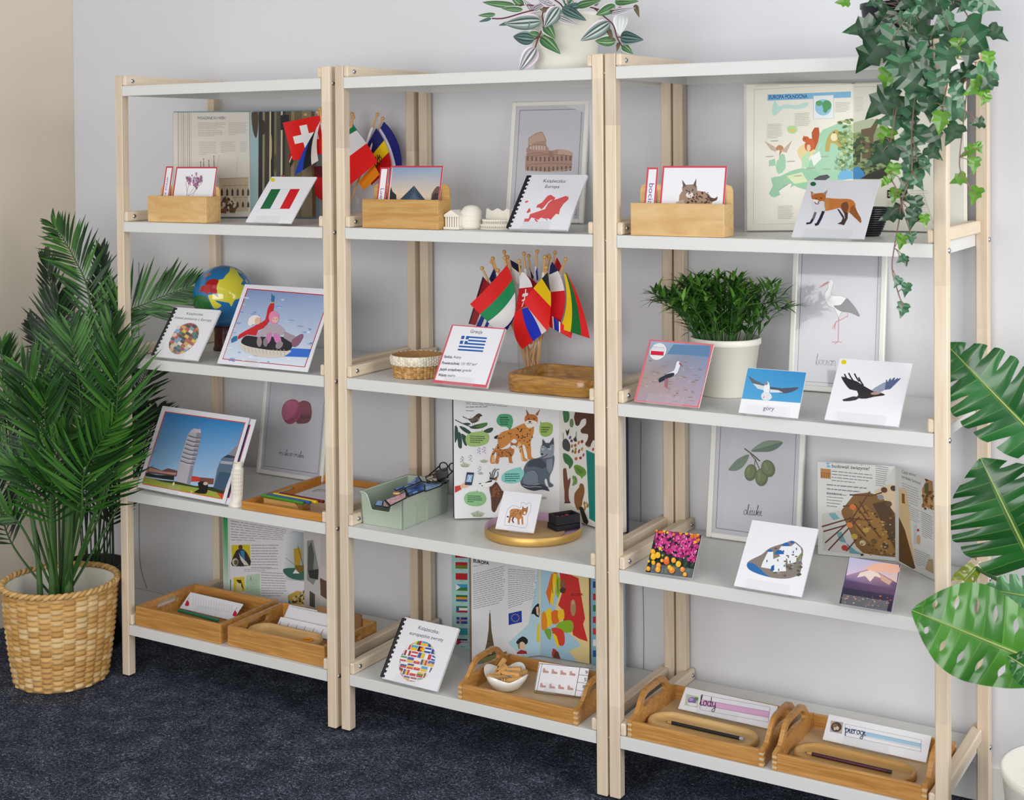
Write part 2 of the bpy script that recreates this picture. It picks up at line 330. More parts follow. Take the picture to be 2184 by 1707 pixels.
SCR = {  # round school handwriting: strokes in x-height units (x, y), width
    'a': (.62, [[.5, .78, .25, 1, 0, .5, .22, 0, .5, .3], [.52, 1, .5, .3, .56, .02, .7, .12]]), 'b': (.5, [[-.1, .1, .1, 1.5, .22, 2.1, .05, 1.9, .05, .2, .25, 0, .45, .4, .3, .9, .5, .95]]),
    'c': (.5, [[.45, .85, .22, 1, 0, .5, .22, 0, .5, .15]]), 'd': (.62, [[.5, .78, .25, 1, 0, .5, .22, 0, .5, .3], [.54, 2, .5, .3, .56, .02, .7, .12]]),
    'e': (.48, [[0, .35, .3, .6, .32, .95, .12, .95, 0, .45, .2, 0, .5, .15]]), 'g': (.6, [[.5, .78, .25, 1, 0, .5, .22, 0, .5, .3], [.52, 1, .5, -.6, .25, -1, .05, -.7, .65, .1]]),
    'i': (.32, [[-.1, .2, .12, 1, .12, .2, .22, 0, .38, .15], [.12, 1.4, .15, 1.5]]), 'k': (.55, [[-.1, .1, .12, 1.5, .2, 2.1, .05, 1.9, .05, 0], [.05, .4, .35, .95, .4, .6, .1, .5, .4, .02, .6, .15]]),
    'l': (.38, [[-.1, .1, .15, 1.5, .22, 2.1, .05, 1.9, .08, .2, .2, 0, .42, .15]]), 'm': (.95, [[-.08, .7, .05, 1, .08, 0], [.08, .6, .3, 1, .4, .8, .4, 0], [.4, .6, .62, 1, .75, .8, .75, .15, .85, 0, 1, .15]]),
    'n': (.68, [[-.08, .7, .05, 1, .08, 0], [.08, .6, .3, 1, .45, .8, .45, .15, .55, 0, .72, .15]]), 'o': (.58, [[.3, 1, .05, .75, .05, .25, .25, 0, .48, .3, .45, .8, .3, 1, .62, .85]]),
    'p': (.6, [[-.05, .6, .1, 1, .1, -1], [.1, .7, .32, 1, .52, .6, .4, .05, .1, .15]]), 'r': (.45, [[-.08, .7, .05, 1, .08, 0], [.08, .6, .25, 1, .45, .9]]),
    'w': (.85, [[-.05, .8, .08, 1, .08, .2, .25, 0, .42, .3, .42, 1, .42, .2, .6, 0, .8, .4, .75, 1, .9, .85]]), 'y': (.6, [[-.05, .8, .08, 1, .08, .4, .25, .1, .5, .4], [.5, 1, .48, -.6, .25, -1, .05, -.7, .62, .1]])}
def script(a, h, text, x, y, x2, y2, xh, w):      # baseline from (x,y) to (x2,y2) in crop px
    tot = sum(SCR[c][0]+.06 for c in text); pos = 0
    for c in text:
        wd_, strokes = SCR[c]
        for st in strokes:
            pts = []
            for i in range(0, len(st), 2):
                f = (pos+st[i])/tot; pts += [x+(x2-x)*f+st[i+1]*xh*.08, y+(y2-y)*f-st[i+1]*xh]
            a.l(h, w, *pts, sm=5)
        pos += wd_+.06
# ------------------------------------------------------------------ the setting
YW = .412; XL = -.618
def wallmat(name, h, k=1.0):
    m, nt, b = new_mat(name); N = nt.nodes.new; L = nt.links.new; b.inputs['Base Color'].default_value = (*H(h, k), 1); b.inputs['Roughness'].default_value = .8
    b.inputs['Specular IOR Level'].default_value = .2
    tc = N('ShaderNodeTexCoord'); bs = []
    for s_ in ((900, 900, 90), (90, 90, 900)):       # woven wallpaper threads
        mp = N('ShaderNodeMapping'); mp.inputs['Scale'].default_value = s_; L(tc.outputs['Object'], mp.inputs[0])
        n = N('ShaderNodeTexNoise'); n.inputs['Scale'].default_value = 1; n.inputs['Detail'].default_value = 1; L(mp.outputs[0], n.inputs['Vector']); bs.append(n)
    ad = N('ShaderNodeMath'); ad.operation = 'ADD'; L(bs[0].outputs['Fac'], ad.inputs[0]); L(bs[1].outputs['Fac'], ad.inputs[1])
    bp = N('ShaderNodeBump'); bp.inputs['Strength'].default_value = .25; bp.inputs['Distance'].default_value = .0006; L(ad.outputs[0], bp.inputs['Height']); L(bp.outputs[0], b.inputs['Normal']); return m
MT['wall'] = wallmat('woven_white_wallpaper', 'dcdce0'); MT['wallbeige'] = wallmat('beige_wall_paint', 'e0d4c2')
def carpetmat():
    m, nt, b = new_mat('charcoal_carpet'); N = nt.nodes.new; L = nt.links.new; tc = N('ShaderNodeTexCoord')
    n1 = N('ShaderNodeTexNoise'); n1.inputs['Scale'].default_value = 165; n1.inputs['Detail'].default_value = 4; n1.inputs['Roughness'].default_value = .75; n1.inputs['Distortion'].default_value = 1.2
    n2 = N('ShaderNodeTexNoise'); n2.inputs['Scale'].default_value = 14; n2.inputs['Detail'].default_value = 2
    for n in (n1, n2): L(tc.outputs['Object'], n.inputs['Vector'])
    rp = N('ShaderNodeValToRGB'); e = rp.color_ramp.elements; e[0].position = .40; e[0].color = (*H('20242f'), 1); e[1].position = .70; e[1].color = (*H('a4aabb'), 1)
    x = e.new(.54); x.color = (*H('414756'), 1)
    ad = N('ShaderNodeMath'); ad.operation = 'MULTIPLY_ADD'; ad.inputs[1].default_value = .18; L(n2.outputs['Fac'], ad.inputs[0]); L(n1.outputs['Fac'], ad.inputs[2])
    sb = N('ShaderNodeMath'); sb.operation = 'SUBTRACT'; sb.inputs[1].default_value = .09; L(ad.outputs[0], sb.inputs[0]); L(sb.outputs[0], rp.inputs[0])
    L(rp.outputs[0], b.inputs['Base Color']); b.inputs['Roughness'].default_value = .95; b.inputs['Specular IOR Level'].default_value = .1
    bp = N('ShaderNodeBump'); bp.inputs['Strength'].default_value = .8; bp.inputs['Distance'].default_value = .004; L(n1.outputs['Fac'], bp.inputs['Height']); L(bp.outputs[0], b.inputs['Normal']); return m
MT['carpet'] = carpetmat()
struct('floor', M().bb(XL-.1, 4.2, -4.0, YW+.1, -.05, 0, .001), 'carpet')
wb = struct('wall_back', M().bb(XL-.1, 4.2, YW, YW+.08, 0, 2.75, .001), 'wall')
struct('wall_left', M().bb(XL-.09, XL, -4.0, YW, 0, 2.75, .001), 'wallbeige')
struct('baseboard_back', M().bb(XL+.001, 4.2, YW-.006, YW+.001, 0, .083, .0015), 'white')
struct('trim_1', M().bb(XL+.002, -.03, .27, YW-.007, .0, .083, .012), 'white')
for pts in ([(313, 1254), (301, 1215), (297, 1160), (297, 1000), (296, 820), (296, 560)], [(1372, 1470), (1373, 1350), (1371, 1240), (1367, 1110), (1367, 900)]):
    q = spl([at(x, y, 'y', YW-.0008) for x, y in pts], 6); struct('seam', M().tube(q, .0008, 5), plain('seam_grey', '6f7484', .9), wb)
    # thin dark line for the joint where two drops of wallpaper meet

# ------------------------------------------------------------------ the three shelving units
W_, PW, PD, ST, DP, HT = .75, .0266, .0258, .0277, .3675, 1.6761
ZS = [None, 1.6468, 1.2711, .8948, .5215, .1472]
UX = [0, .7621, 1.5163]; UY = [0, .006, .0088]
UL = ['left shelving unit of pale wood posts and white shelves, beside the palm basket', 'middle shelving unit of pale wood posts and white shelves, under the striped-leaf plant',
      'right shelving unit of pale wood posts and white shelves, under the ivy']
def bolt(par, x, y, z, sg):
    m = M(); pr = [(.0062, 0), (.0062, .0008), (.0045, .0026), (.002, .0032), (.0, .0032)]; n = 14; k = len(pr)
    vs = [V((x+sg*h, y+r*math.cos(2*math.pi*j/n), z+r*math.sin(2*math.pi*j/n))) for r, h in pr for j in range(n)]
    m.add(vs, [(i*n+j, i*n+(j+1) % n, (i+1)*n+(j+1) % n, (i+1)*n+j) for i in range(k-1) for j in range(n)], None, 0, True)
    m.add([V((x+sg*.0034, y+.0022*math.cos(2*math.pi*j/6), z+.0022*math.sin(2*math.pi*j/6))) for j in range(6)], [tuple(range(6))], None, 1)
    return m.build('bolt', ['steel', 'dark'], par)
def make_unit():
    t = thing('shelving_unit', UL[0], 'shelf', (0, 0, 0), 'shelving units along the wall')
    for x in (0, W_-PW):
        for y in (0, DP):
            p = M().bb(x, x+PW, y, y+PD, .004, HT, .0018).build('post', 'post', t)
            M().bb(x+.003, x+PW-.003, y+.003, y+PD-.003, 0, .004, .001).build('foot_pad', 'rub', p)
    for z in ZS[1:]:
        m = M(); x0, x1, y0, y1 = PW+.0004, W_-PW-.0004, .0005, DP+PD-.0005
        m.bb(x0, x1, y0, y1, z-.002, z, .0006)
        m.bb(x0, x1, y0, y0+.0018, z-ST, z-.0018, .0006); m.bb(x0, x1, y1-.0018, y1, z-ST, z-.0018, .0006)
        m.bb(x0, x0+.0018, y0, y1, z-ST, z-.0018, .0006); m.bb(x1-.0018, x1, y0, y1, z-ST, z-.0018, .0006)
        m.build('shelf_board', 'white', t)
        for sg in (0, 1):
            m = M(); f = (lambda a: a) if sg == 0 else (lambda a: W_-a)
            xs = sorted((f(PW+.0003), f(PW+.0135))); m.bb(xs[0], xs[1], .0006, DP+PD, z+.0006, z+.0285, .003)
            xs = sorted((f(PW-.0118), f(PW+.006))); m.bb(xs[0], xs[1], PD+.0006, DP-.0006, z+.0006, z+.0285, .003)
            m.build('side_rail', 'rail', t)
        for y in (.0285, DP+.012): bolt(t, PW+.0136, y, z+.0145, 1)
        for y in (.0165, DP+.012): bolt(t, W_, y, z-.0135, 1)
    return t
unit = make_unit()
def dup(root, loc, label=None, group=None, rot=None):
    r = root.copy(); sc.collection.objects.link(r); r.location = loc; r['_o'] = list(loc)
    if label: r['label'] = label
    if group: r['group'] = group
    if rot is not None: r.rotation_euler = rot
    for ch in list(root.children):
        c = ch.copy(); sc.collection.objects.link(c); c.parent = r
        for g in list(ch.children):
            d = g.copy(); sc.collection.objects.link(d); d.parent = c
    return r
for i in (1, 2): dup(unit, (UX[i], UY[i], 0), UL[i])
# ------------------------------------------------------------------ cards on clear acrylic easels
QUAD = dict(art_italy=[(1525, 1080), (1945, 1083), (1700, 1528), (1283, 1505)], art_europa=[(1575, 832), (1985, 828), (1840, 1243), (1410, 1235)], fox=[(220, 75), (975, 72), (800, 715), (42, 690)],
    art_znane=[(640, 680), (1050, 712), (825, 1195), (415, 1155)], art_tube=[(1290, 470), (2095, 510), (1870, 1298), (1003, 1208)], art_pisa=[(510, 275), (1320, 412), (1085, 1200), (265, 1030)],
    art_grecja=[(1003, 597), (1393, 612), (1255, 1053), (860, 1020)], art_stork=[(275, 560), (668, 588), (575, 978), (178, 935)], art_gull=[(878, 733), (1235, 755), (1180, 1048), (818, 1012)], art_eagle=[(1440, 672), (1885, 708), (1795, 1105), (1345, 1060)],
    art_lynx=[(724, 1189), (1238, 1219), (1117, 1707), (609, 1651)], art_zwroty=[(568, 510), (970, 590), (800, 1062), (400, 960)], art_tulip=[(1503, 550), (2155, 630), (2020, 1255), (1340, 1165)], art_sant=[(905, 660), (1310, 712), (1205, 1140), (790, 1062)], art_volc=[(1495, 890), (1820, 925), (1755, 1232), (1440, 1170)])
def strip(m, pl, u0, wd_, prof, th=.0013):
    for (n0, v0), (n1, v1) in zip(prof, prof[1:]):
        d = V((n1-n0, v1-v0, 0)); d.normalize(); a, b = -d.y*th/2, d.x*th/2; e = .0004
        n0_, v0_, n1_, v1_ = n0-d.x*e, v0-d.y*e, n1+d.x*e, v1+d.y*e
        m.prism([pl.P(u0, v0_+b, n0_+a), pl.P(u0, v1_+b, n1_+a), pl.P(u0, v1_-b, n1_-a), pl.P(u0, v0_-b, n0_-a)], pl.ex*wd_)
def easel(pl, w, h, th, zs, uc, ws, what, lip=.02, up=.62):
    b = pl.P(uc, 0, 0); t = thing('acrylic_stand', 'clear acrylic easel holding '+what, 'stand', (b.x, b.y+.02, zs), 'clear acrylic easels')
    m = M(); nb = -th-.0022; lo = -.0026; strip(m, pl, uc-ws/2, ws, [(.0028, lip), (.0028, lo), (nb, lo), (nb, h*up)]); m.build('cradle', 'acrylic', t)
    T = pl.P(uc-ws/2, h*up, nb-.0015); ft = V((T.x, T.y, zs+.0006))+V((pl.nz.x, pl.nz.y, 0))*-.012; bk = V((-pl.nz.x, -pl.nz.y, 0)).normalized()*.0013
    M().prism([T, ft, ft+bk, T+bk], pl.ex*ws).build('back_leg', 'acrylic', t); return t
def card(name, label, cat, pos, w, h, tilt, yaw, crop, art, zs, what, th=.002, st=None, group='picture cards on easels', mat='glossy', border=None, book=0, ez=None):
    tr = math.radians(tilt); pos = (pos[0], pos[1], zs+((ez or th)+.0030)*math.sin(tr)+.0034*math.cos(tr)+.0006)
    pl = tilt_pl(*pos, tilt, yaw); t = thing(name, label, cat, (pos[0]+w/2, pos[1], zs), group)
    M().box((w/2, h/2, -th/2), (w, h, th-.0002), .0006, pl).build('pages' if book else 'sheet', 'paper', t)
    a = Art(pl, crop, .0001); a.W, a.Hh = w, h; a.fit(QUAD[art.__name__], w, h)
    if border: a.uvr(border, 0, 0, w, h)
    art(a); a.build('print', t, mat)
    if book:
        m = M(); m.tube([pl.P(-.0035, .004, -th/2), pl.P(-.0035, h-.004, -th/2)], th/2+.0025, 10); k = 13
        for i in range(k): v = h*(i+.5)/k; m.box((.0015, v, .0012), (.009, h/k*.5, .0012), .0003, pl); m.box((-.0035, v, .0006), (.004, h/k*.5, .002), .0003, pl)
        m.build('comb_binding', 'black', t)
        M().box((w/2+.0035, h/2, .0013), (w-.006, h+.001, .0003), .0001, pl).build('clear_cover', 'film', t)
    if st: easel(pl, w, h, ez or th, zs, w*st[0], st[1], what, *(st[2:]))
    return t, pl
Z2, Z3, Z4, Z5 = ZS[2:]
WH = 'f4f3f8'
def ec(a, h, x, y, r, k=1.0, n=40):          # a true circle on the sheet
    u, v = a._u(x, y); a._poly([(u+r*math.cos(t), v+r*k*math.sin(t)) for t in [2*math.pi*i/n for i in range(n)]], h); return u, v
def cells(a, u0, v0, R, cw, ch, rot, fill, seed=1, ky=1.0):  # small tiles cut off by a round outline
    rnd = random.Random(seed); c, s_ = math.cos(rot), math.sin(rot); n = int(R/min(cw, ch))+2
    cl = lambda x, y: (lambda X, Y, d: (u0+X*min(1, R/d if d else 1), v0+Y*min(1, R/d if d else 1)*1.0))(x*c-y*s_, x*s_+y*c, math.hypot(x*c-y*s_, x*s_+y*c))
    for j in range(-n, n+1):
        for i in range(-n, n+1):
            x, y = i*cw+(j % 2)*cw*.3, j*ch
            if math.hypot(x, y) < R*1.3:
                for (a0, b0, a1, b1, h) in fill(rnd, i, j):
                    q = [cl(x+cw*(p-.5), y+ch*(r-.5)) for p, r in ((a0, b0), (a1, b0), (a1, b1), (a0, b1))]; a._poly(q, h)
FLG = [[('d8122a', 1)], ['2a9a4a', 'f6f6f6', 'd81e2a'], ['1b3f9c', 'f2c414', 'd81e2a'], ['111111', 'd81e2a', 'f2c414'], ['f6f6f6', 'd81e2a'], ['f6f6f6', '1b4f9c', 'd81e2a'], ['f2c414', '2a8a4a', 'd81e2a'], ['1b4fac', 'f2c414'], ['d81e2a', 'f6f6f6', '1b4f9c'], ['a01a2a', 'f6f6f6', 'a01a2a'], ['49a7dc', 'f2c414'], ['f6f6f6', '2a8a4a', 'd81e2a'], ['d81e2a', 'f6f6f6', 'd81e2a'], ['1b4fac', 'f6f6f6', '1b4fac']]
def tinyflag(rnd, i, j):
    f = rnd.choice(FLG[1:]); k = len(f); vert = rnd.random() < .4; o = []
    for q, h in enumerate(f):
        o.append((.06+.88*q/k, .08, .06+.88*(q+1)/k, .92, h) if vert else (.06, .92-.84*(q+1)/k, .94, .92-.84*q/k, h))
    if rnd.random() < .3: o.append((.4, .35, .6, .65, 'f2c414'))
    return o
def spines(rnd, i, j): return [(0, .04, .97, .96, rnd.choice(['c9452f', 'e0b060', 'f0e6d8', '2a4f6a', '38261e', 'e08a3a', '9a3a4a', '3f7a6a', 'd8c8b0', '57392a', '7fa3c5', 'f2c414', '1c2430', 'b5572f']))]

# ---- shelf 2 (upper): Italy, Europe booklet, fox
def art_italy(a):
    a.uvr(WH, 0, 0, a.W, a.Hh); a.e('e8dc1e', 1533, 1110, 21, 18)
    a.p('126a3a', 1520, 1198, 1607, 1198, 1508, 1384, 1418, 1384); a.p('f2f0f6', 1607, 1198, 1697, 1198, 1598, 1386, 1508, 1384); a.p('d8101e', 1697, 1198, 1787, 1198, 1688, 1388, 1598, 1386)
    a.l('c8c6cc', 2, 1607, 1198, 1697, 1198); a.l('c8c6cc', 2, 1508, 1384, 1598, 1386)
card('flag_card', 'white card with a green, white and red vertical striped flag and yellow dot', 'card', (0.4616, 0.0094, Z2+.0035), 0.159, 0.154, 40.9, -3, A1, art_italy, Z2, 'the green, white and red flag card', .004, (.47, .085))
EU_MAIN = [1705, 1040, 1730, 1018, 1765, 1010, 1785, 1002, 1830, 985, 1852, 992, 1850, 1012, 1815, 1045, 1790, 1085, 1782, 1125, 1760, 1120, 1735, 1150, 1722, 1167, 1700, 1155, 1680, 1160, 1650, 1150, 1630, 1168, 1610, 1160, 1580, 1150, 1560, 1182, 1525, 1185, 1530, 1160, 1560, 1158, 1570, 1125, 1600, 1115, 1640, 1100, 1680, 1085]
def art_europa(a):
    a.uvr(WH, 0, 0, a.W, a.Hh); s_ = .4
    a.t('3d3a55', 'Książeczka:', 1665, 886, 1830, 887, 24, 0, s_); a.t('3d3a55', 'Europa', 1678, 927, 1782, 928, 24, 0, s_)
    a.p('e0352f', *EU_MAIN); a.p('e0352f', 1615, 1075, 1625, 1055, 1660, 1035, 1680, 1010, 1700, 985, 1725, 978, 1757, 1000, 1745, 1018, 1725, 1015, 1705, 1030, 1690, 1050, 1672, 1072, 1655, 1088, 1640, 1075)
    a.p('e0352f', 1545, 1112, 1560, 1085, 1572, 1080, 1575, 1105, 1555, 1118); a.p('e0352f', 1535, 1030, 1555, 1022, 1562, 1030, 1540, 1042); a.p('e0352f', 1610, 1160, 1630, 1180, 1618, 1185, 1600, 1165); a.p('e0352f', 1690, 1155, 1700, 1172, 1688, 1170)
card('spiral_booklet', 'comb-bound booklet with a red map of Europe on the cover', 'booklet', (1.2671, 0.003, Z2+.0035), 0.155, 0.158, 39.2, -0.7, A2, art_europa, Z2, 'the booklet with the red map', .007, (.46, .075), 'comb-bound booklets', 'glossy', None, 1)
def fox(a):
    a.uvr('e2e1e8', 0, 0, a.W, a.Hh); a.e('1d6a3c', 266, 117, 31, 24)
    a.p('3a3038', 515, 385, 540, 395, 590, 470, 600, 520, 570, 560, 520, 548, 560, 530, 575, 490); a.p('8a4a2a', 640, 420, 690, 320, 720, 400, 770, 490, 775, 530, 765, 545, 700, 480)
    a.p('c87a3a', 400, 270, 470, 275, 560, 278, 640, 280, 690, 300, 715, 350, 690, 390, 640, 425, 630, 450, 590, 440, 550, 380, 480, 395, 400, 412, 340, 400, 330, 300, sm=3)
    a.p('9a5a2a', 660, 375, 700, 350, 740, 440, 772, 505, 768, 540, 720, 500, 665, 440, sm=3); a.p('7a4a32', 570, 330, 620, 310, 640, 360, 620, 430, 590, 430, 560, 370, sm=3)
    a.p('4a3230', 590, 420, 632, 430, 630, 490, 600, 550, 590, 568, 520, 550, 570, 540, 600, 490); a.p('dcdade', 250, 300, 330, 290, 400, 330, 395, 400, 330, 425, 280, 415, 255, 370, sm=3)
    a.p('b86a30', 245, 225, 300, 222, 370, 215, 400, 250, 380, 290, 330, 310, 290, 300, 255, 280, sm=3); a.p('c9a88c', 238, 195, 290, 225, 250, 245); a.p('b08a78', 420, 180, 365, 222, 400, 245)
    a.p('a86030', 238, 195, 262, 208, 256, 240); a.p('f2eee8', 265, 285, 300, 290, 325, 300, 330, 318, 300, 320, 272, 312); a.e('2a1a1a', 322, 315, 7, 7); a.e('3a2418', 298, 276, 9, 6); a.e('3a2418', 350, 272, 9, 6)
    a.l('7a2a2a', 9, 280, 315, 300, 338, 322, 335, 328, 322); a.p('c88a4a', 395, 280, 430, 285, 425, 390, 400, 410, 385, 350, sm=3)
    a.l('6a6670', 26, 292, 425, 270, 490, 245, 535); a.l('2a1c30', 22, 262, 500, 240, 542, 195, 550); a.l('2a1c30', 30, 375, 415, 345, 490, 312, 555, 285, 563)
card('animal_card', 'white square card with a standing red fox and dark green dot', 'card', (1.9505, 0.0031, Z2+.0035), 0.153, 0.157, 42.8, -0.8, A3, fox, Z2, 'the fox card', .003, (.5, .1))

# ---- shelf 3 (middle)
def art_znane(a):
    a.uvr(WH, 0, 0, a.W, a.Hh); a.t('4a4760', 'Książeczka:', 728, 752, 888, 764, 25, 0, .45); a.t('4a4760', 'znane postacie z Europy', 618, 790, 965, 822, 25, 0, .45)
    u, v = ec(a, 'cdbfb4', 707, 985, .049); cells(a, u, v, .0485, .017, .0085, -.35, spines, 3)
    for x, y, r, h in ((650, 915, 22, '8fb3d8'), (625, 950, 20, 'e8c8c0'), (660, 880, 18, 'e6d8d0')): a.e(h, x, y, r)
card('spiral_booklet', 'comb-bound booklet with a round picture of colourful book spines', 'booklet', (0.1286, 0.003, Z3+.006), 0.164, 0.156, 36.6, -0.7, B1, art_znane, Z3, 'the booklet beside the globe', .007, (.52, .06), 'comb-bound booklets', 'glossy', None, 1)
def art_tube(a):
    a.uvr('ecebf2', 0, 0, a.W, a.Hh); a.p('b8263a', 1310, 505, 2060, 562, 1846, 1250, 1055, 1167)
    a.p(['7f97c4', '8fa5cf', 'dfe6f2', 'd8e2f0'], 1317, 514, 2050, 570, 1840, 1242, 1063, 1160)
    rnd = random.Random(5)
    for i in range(70):
        x, y = rnd.uniform(1100, 1900), rnd.uniform(560, 1200); a.e(rnd.choice(['a9bbdd', 'c3d0e8', '8aa2d0', '6f9ad8']) if y < 900 else rnd.choice(['4a86d0', 'e6edf6', '8fb3e2', 'f2f5fa']), max(x, 1330-(y-514)*.37), y, rnd.uniform(12, 34), rnd.uniform(4, 9), 5, 8)
    a.p('2f6fd0', 1640, 1140, 1720, 1060, 1900, 1070, 1880, 1150)
    a.p('d9cfc4', 1235, 1010, 1300, 1030, 1500, 1080, 1700, 1080, 1690, 1110, 1640, 1140, 1540, 1155, 1400, 1140, 1280, 1095, 1240, 1060, sm=3); a.p('1f2028', 1240, 1000, 1290, 940, 1400, 950, 1700, 960, 1705, 1075, 1600, 1085, 1450, 1070, 1300, 1040, sm=3)
    for i in range(12): x = 1270+i*34; a.l('b7aca0', 5, x, 1045+i*5-(i > 6)*(i-6)*6, x+10, 1095+i*4)
    a.p('c8202a', 1225, 930, 1330, 870, 1400, 830, 1470, 790, 1490, 700, 1520, 640, 1552, 640, 1540, 720, 1510, 800, 1450, 870, 1400, 890, 1380, 940, 1300, 930, 1215, 975, sm=2); a.l('e2b52e', 9, 1520, 635, 1552, 632); a.p('2a6f9c', 1525, 625, 1526, 580, 1530, 552, 1545, 575, 1558, 570, 1550, 628)
    a.p('2a6f9c', 1205, 940, 1205, 985, 1150, 1010, 1148, 980, 1170, 950); a.e('f0e6e2', 1370, 790, 58, 40, -20); a.e('e2b8a4', 1400, 800, 28, 34, 20); a.e('f0e6e2', 1330, 820, 22, 28)
    a.p('b5a5b2', 1430, 890, 1500, 830, 1570, 825, 1630, 860, 1650, 900, 1620, 930, 1560, 915, 1480, 930, 1400, 960, 1390, 920, sm=3); a.e('e08ab0', 1550, 770, 48, 62); a.e('e6b8a8', 1562, 790, 30, 28); a.e('2a2a30', 1548, 785, 4); a.e('2a2a30', 1575, 785, 4)
    a.p('cf7fb4', 1480, 930, 1530, 905, 1520, 980, 1490, 1020, 1470, 990, sm=2); a.p('cf7fb4', 1545, 920, 1600, 930, 1620, 1000, 1580, 1020, 1550, 970, sm=2); a.p('a794a0', 1650, 900, 1740, 940, 1760, 960, 1720, 1010, 1640, 960)
    a.p('8a5c78', 1720, 980, 1790, 930, 1820, 925, 1822, 960, 1780, 1030, 1740, 1050, 1720, 1030, sm=2); a.e('9a8a90', 1412, 1000, 24, 48); a.e('8a7c84', 1470, 1005, 22, 42); a.e('9a8a90', 1600, 1030, 30, 42, 40)
card('picture_card', 'laminated photograph of two children riding a snow tube, in a thin red border', 'card', (0.3627, 0.003, Z3+.006), 0.307, 0.23, 29.4, -0.4, B1, art_tube, Z3, 'the snow tube photograph', .003, (.4, .045))
def art_grecja(a):
    a.uvr('dc5a68', 0, 0, a.W, a.Hh); a.p(WH, 1012, 604, 1384, 620, 1247, 1032, 878, 1000); s_ = .35
    a.t('4b4868', 'Grecja', 1132, 652, 1222, 656, 25, 0, s_)
    for i in range(9):
        t0, t1 = i/9, (i+1)/9; L0, L1, R0, R1 = (1074-31*t0, 675+107*t0), (1074-31*t1, 675+107*t1), (1258-31*t0, 683+107*t0), (1258-31*t1, 683+107*t1)
        a.p('1f5fae' if i % 2 == 0 else 'f0f0f6', *L0, *R0, *R1, *L1)
    a.p('1f5fae', 1074, 675, 1129, 677, 1112, 736, 1057, 734); a.l('f0f0f6', 12, 1065, 705, 1121, 707); a.l('f0f0f6', 11, 1102, 676, 1085, 735)
    for y, x, b, n, x1, x2 in ((838, 942, 'Stolica:', 'Ateny', 1010, 1068), (884, 926, 'Powierzchnia:', '131 957 km²', 1062, 1182), (930, 912, 'Język urzędowy:', 'grecki', 1077, 1140), (972, 900, 'Waluta:', 'euro', 968, 1022)):
        a.t('3a3654', b, x, y, x1-7, y+(x1-x)*.03, 20, .012, s_); a.t('6a6880', n, x1, y+(x1-x)*.03, x2, y+(x2-x)*.03, 20, 0, s_)
card('country_card', 'red bordered fact card about Greece with its blue and white flag', 'card', (1.0508, 0.003, Z3+.006), 0.154, 0.156, 33.5, -0.7, B2, art_grecja, Z3, 'the Greece card', .008, (.48, .085))
def art_stork(a):
    a.uvr('e2707a', 0, 0, a.W, a.Hh); a.p(['a7bdd8', '6f8fb4', 'a793ae', 'b8a4b4', 'ad98a6', 'a9958e'], 283, 570, 648, 596, 605, 840, 566, 968, 192, 930, 232, 780)
    a.p('5f86ae', 420, 590, 648, 598, 640, 668, 520, 655, 380, 650); rnd = random.Random(2)
    for i in range(90):
        y = rnd.uniform(690, 940); x0 = 283-(y-570)*.25+14; x = rnd.uniform(x0, x0+340); a.e(rnd.choice(['b59fb0', '9c8896', 'c2aeb6', '94806e', 'a58f8a', 'b5a08c']), x, y, rnd.uniform(6, 16), rnd.uniform(2, 4), 5, 6)
    a.p('eceaf0', 440, 700, 455, 695, 462, 712, 455, 740, 440, 770, 400, 790, 370, 790, 385, 770, 425, 748, sm=3); a.p('1c2434', 390, 770, 425, 765, 420, 785, 380, 800, 335, 825, 332, 800, 360, 785, sm=2)
    a.p('b23a3a', 456, 700, 482, 730, 455, 712); a.l('b25a62', 5, 385, 795, 378, 858); a.l('b25a62', 5, 372, 798, 370, 850)
    u, v = ec(a, 'f0f0f2', 326, 635, .0205); a.p('e6e6ee', 287, 606, 366, 612, 362, 636, 284, 631); a.p('d8143a', 284, 631, 362, 636, 359, 660, 281, 655); a.l('8a8090', 2, 287, 606, 366, 612, 359, 660, 281, 655, 287, 606)
card('animal_card', 'red bordered photograph of a stork in a field with a red and white flag badge', 'card', (1.5777, 0.0208, Z3+.006), 0.159, 0.15, 31.3, -2.7, B3, art_stork, Z3, 'the stork photograph with the flag badge', .004, (.48, .09))
def art_gull(a):
    a.uvr(WH, 0, 0, a.W, a.Hh); a.p(['3f9ad0', '2f8cc8', '4aa2d6', '52a6d8'], 878, 735, 1235, 757, 1198, 950, 838, 925)
    a.p('5b6878', 880, 783, 920, 810, 975, 835, 990, 850, 985, 870, 930, 855, 900, 825, sm=2); a.p('d7dbe2', 905, 830, 975, 845, 985, 875, 935, 862); a.p('4b5464', 1010, 850, 1080, 858, 1180, 850, 1175, 865, 1110, 890, 1030, 880, sm=2); a.p('dcdfe6', 1010, 865, 1060, 870, 1090, 885, 1010, 885)
    a.e('eceef2', 990, 865, 18, 48, 5); a.e('7f8894', 986, 828, 11, 12); a.p('e2e4ea', 970, 885, 1005, 885, 1022, 915, 1000, 934, 965, 930, 955, 905, sm=2); a.l('c83a3a', 4, 975, 910, 968, 920)
    a.t('4a4868', 'góry', 966, 994, 1034, 998, 26, 0, .15)
card('picture_card', 'small white card with a gull on blue sky, captioned in dark lettering', 'card', (1.8318, 0.003, Z3+.006), 0.131, 0.104, 31.5, -0.9, B3, art_gull, Z3, 'the gull card', .003, (.5, .095))
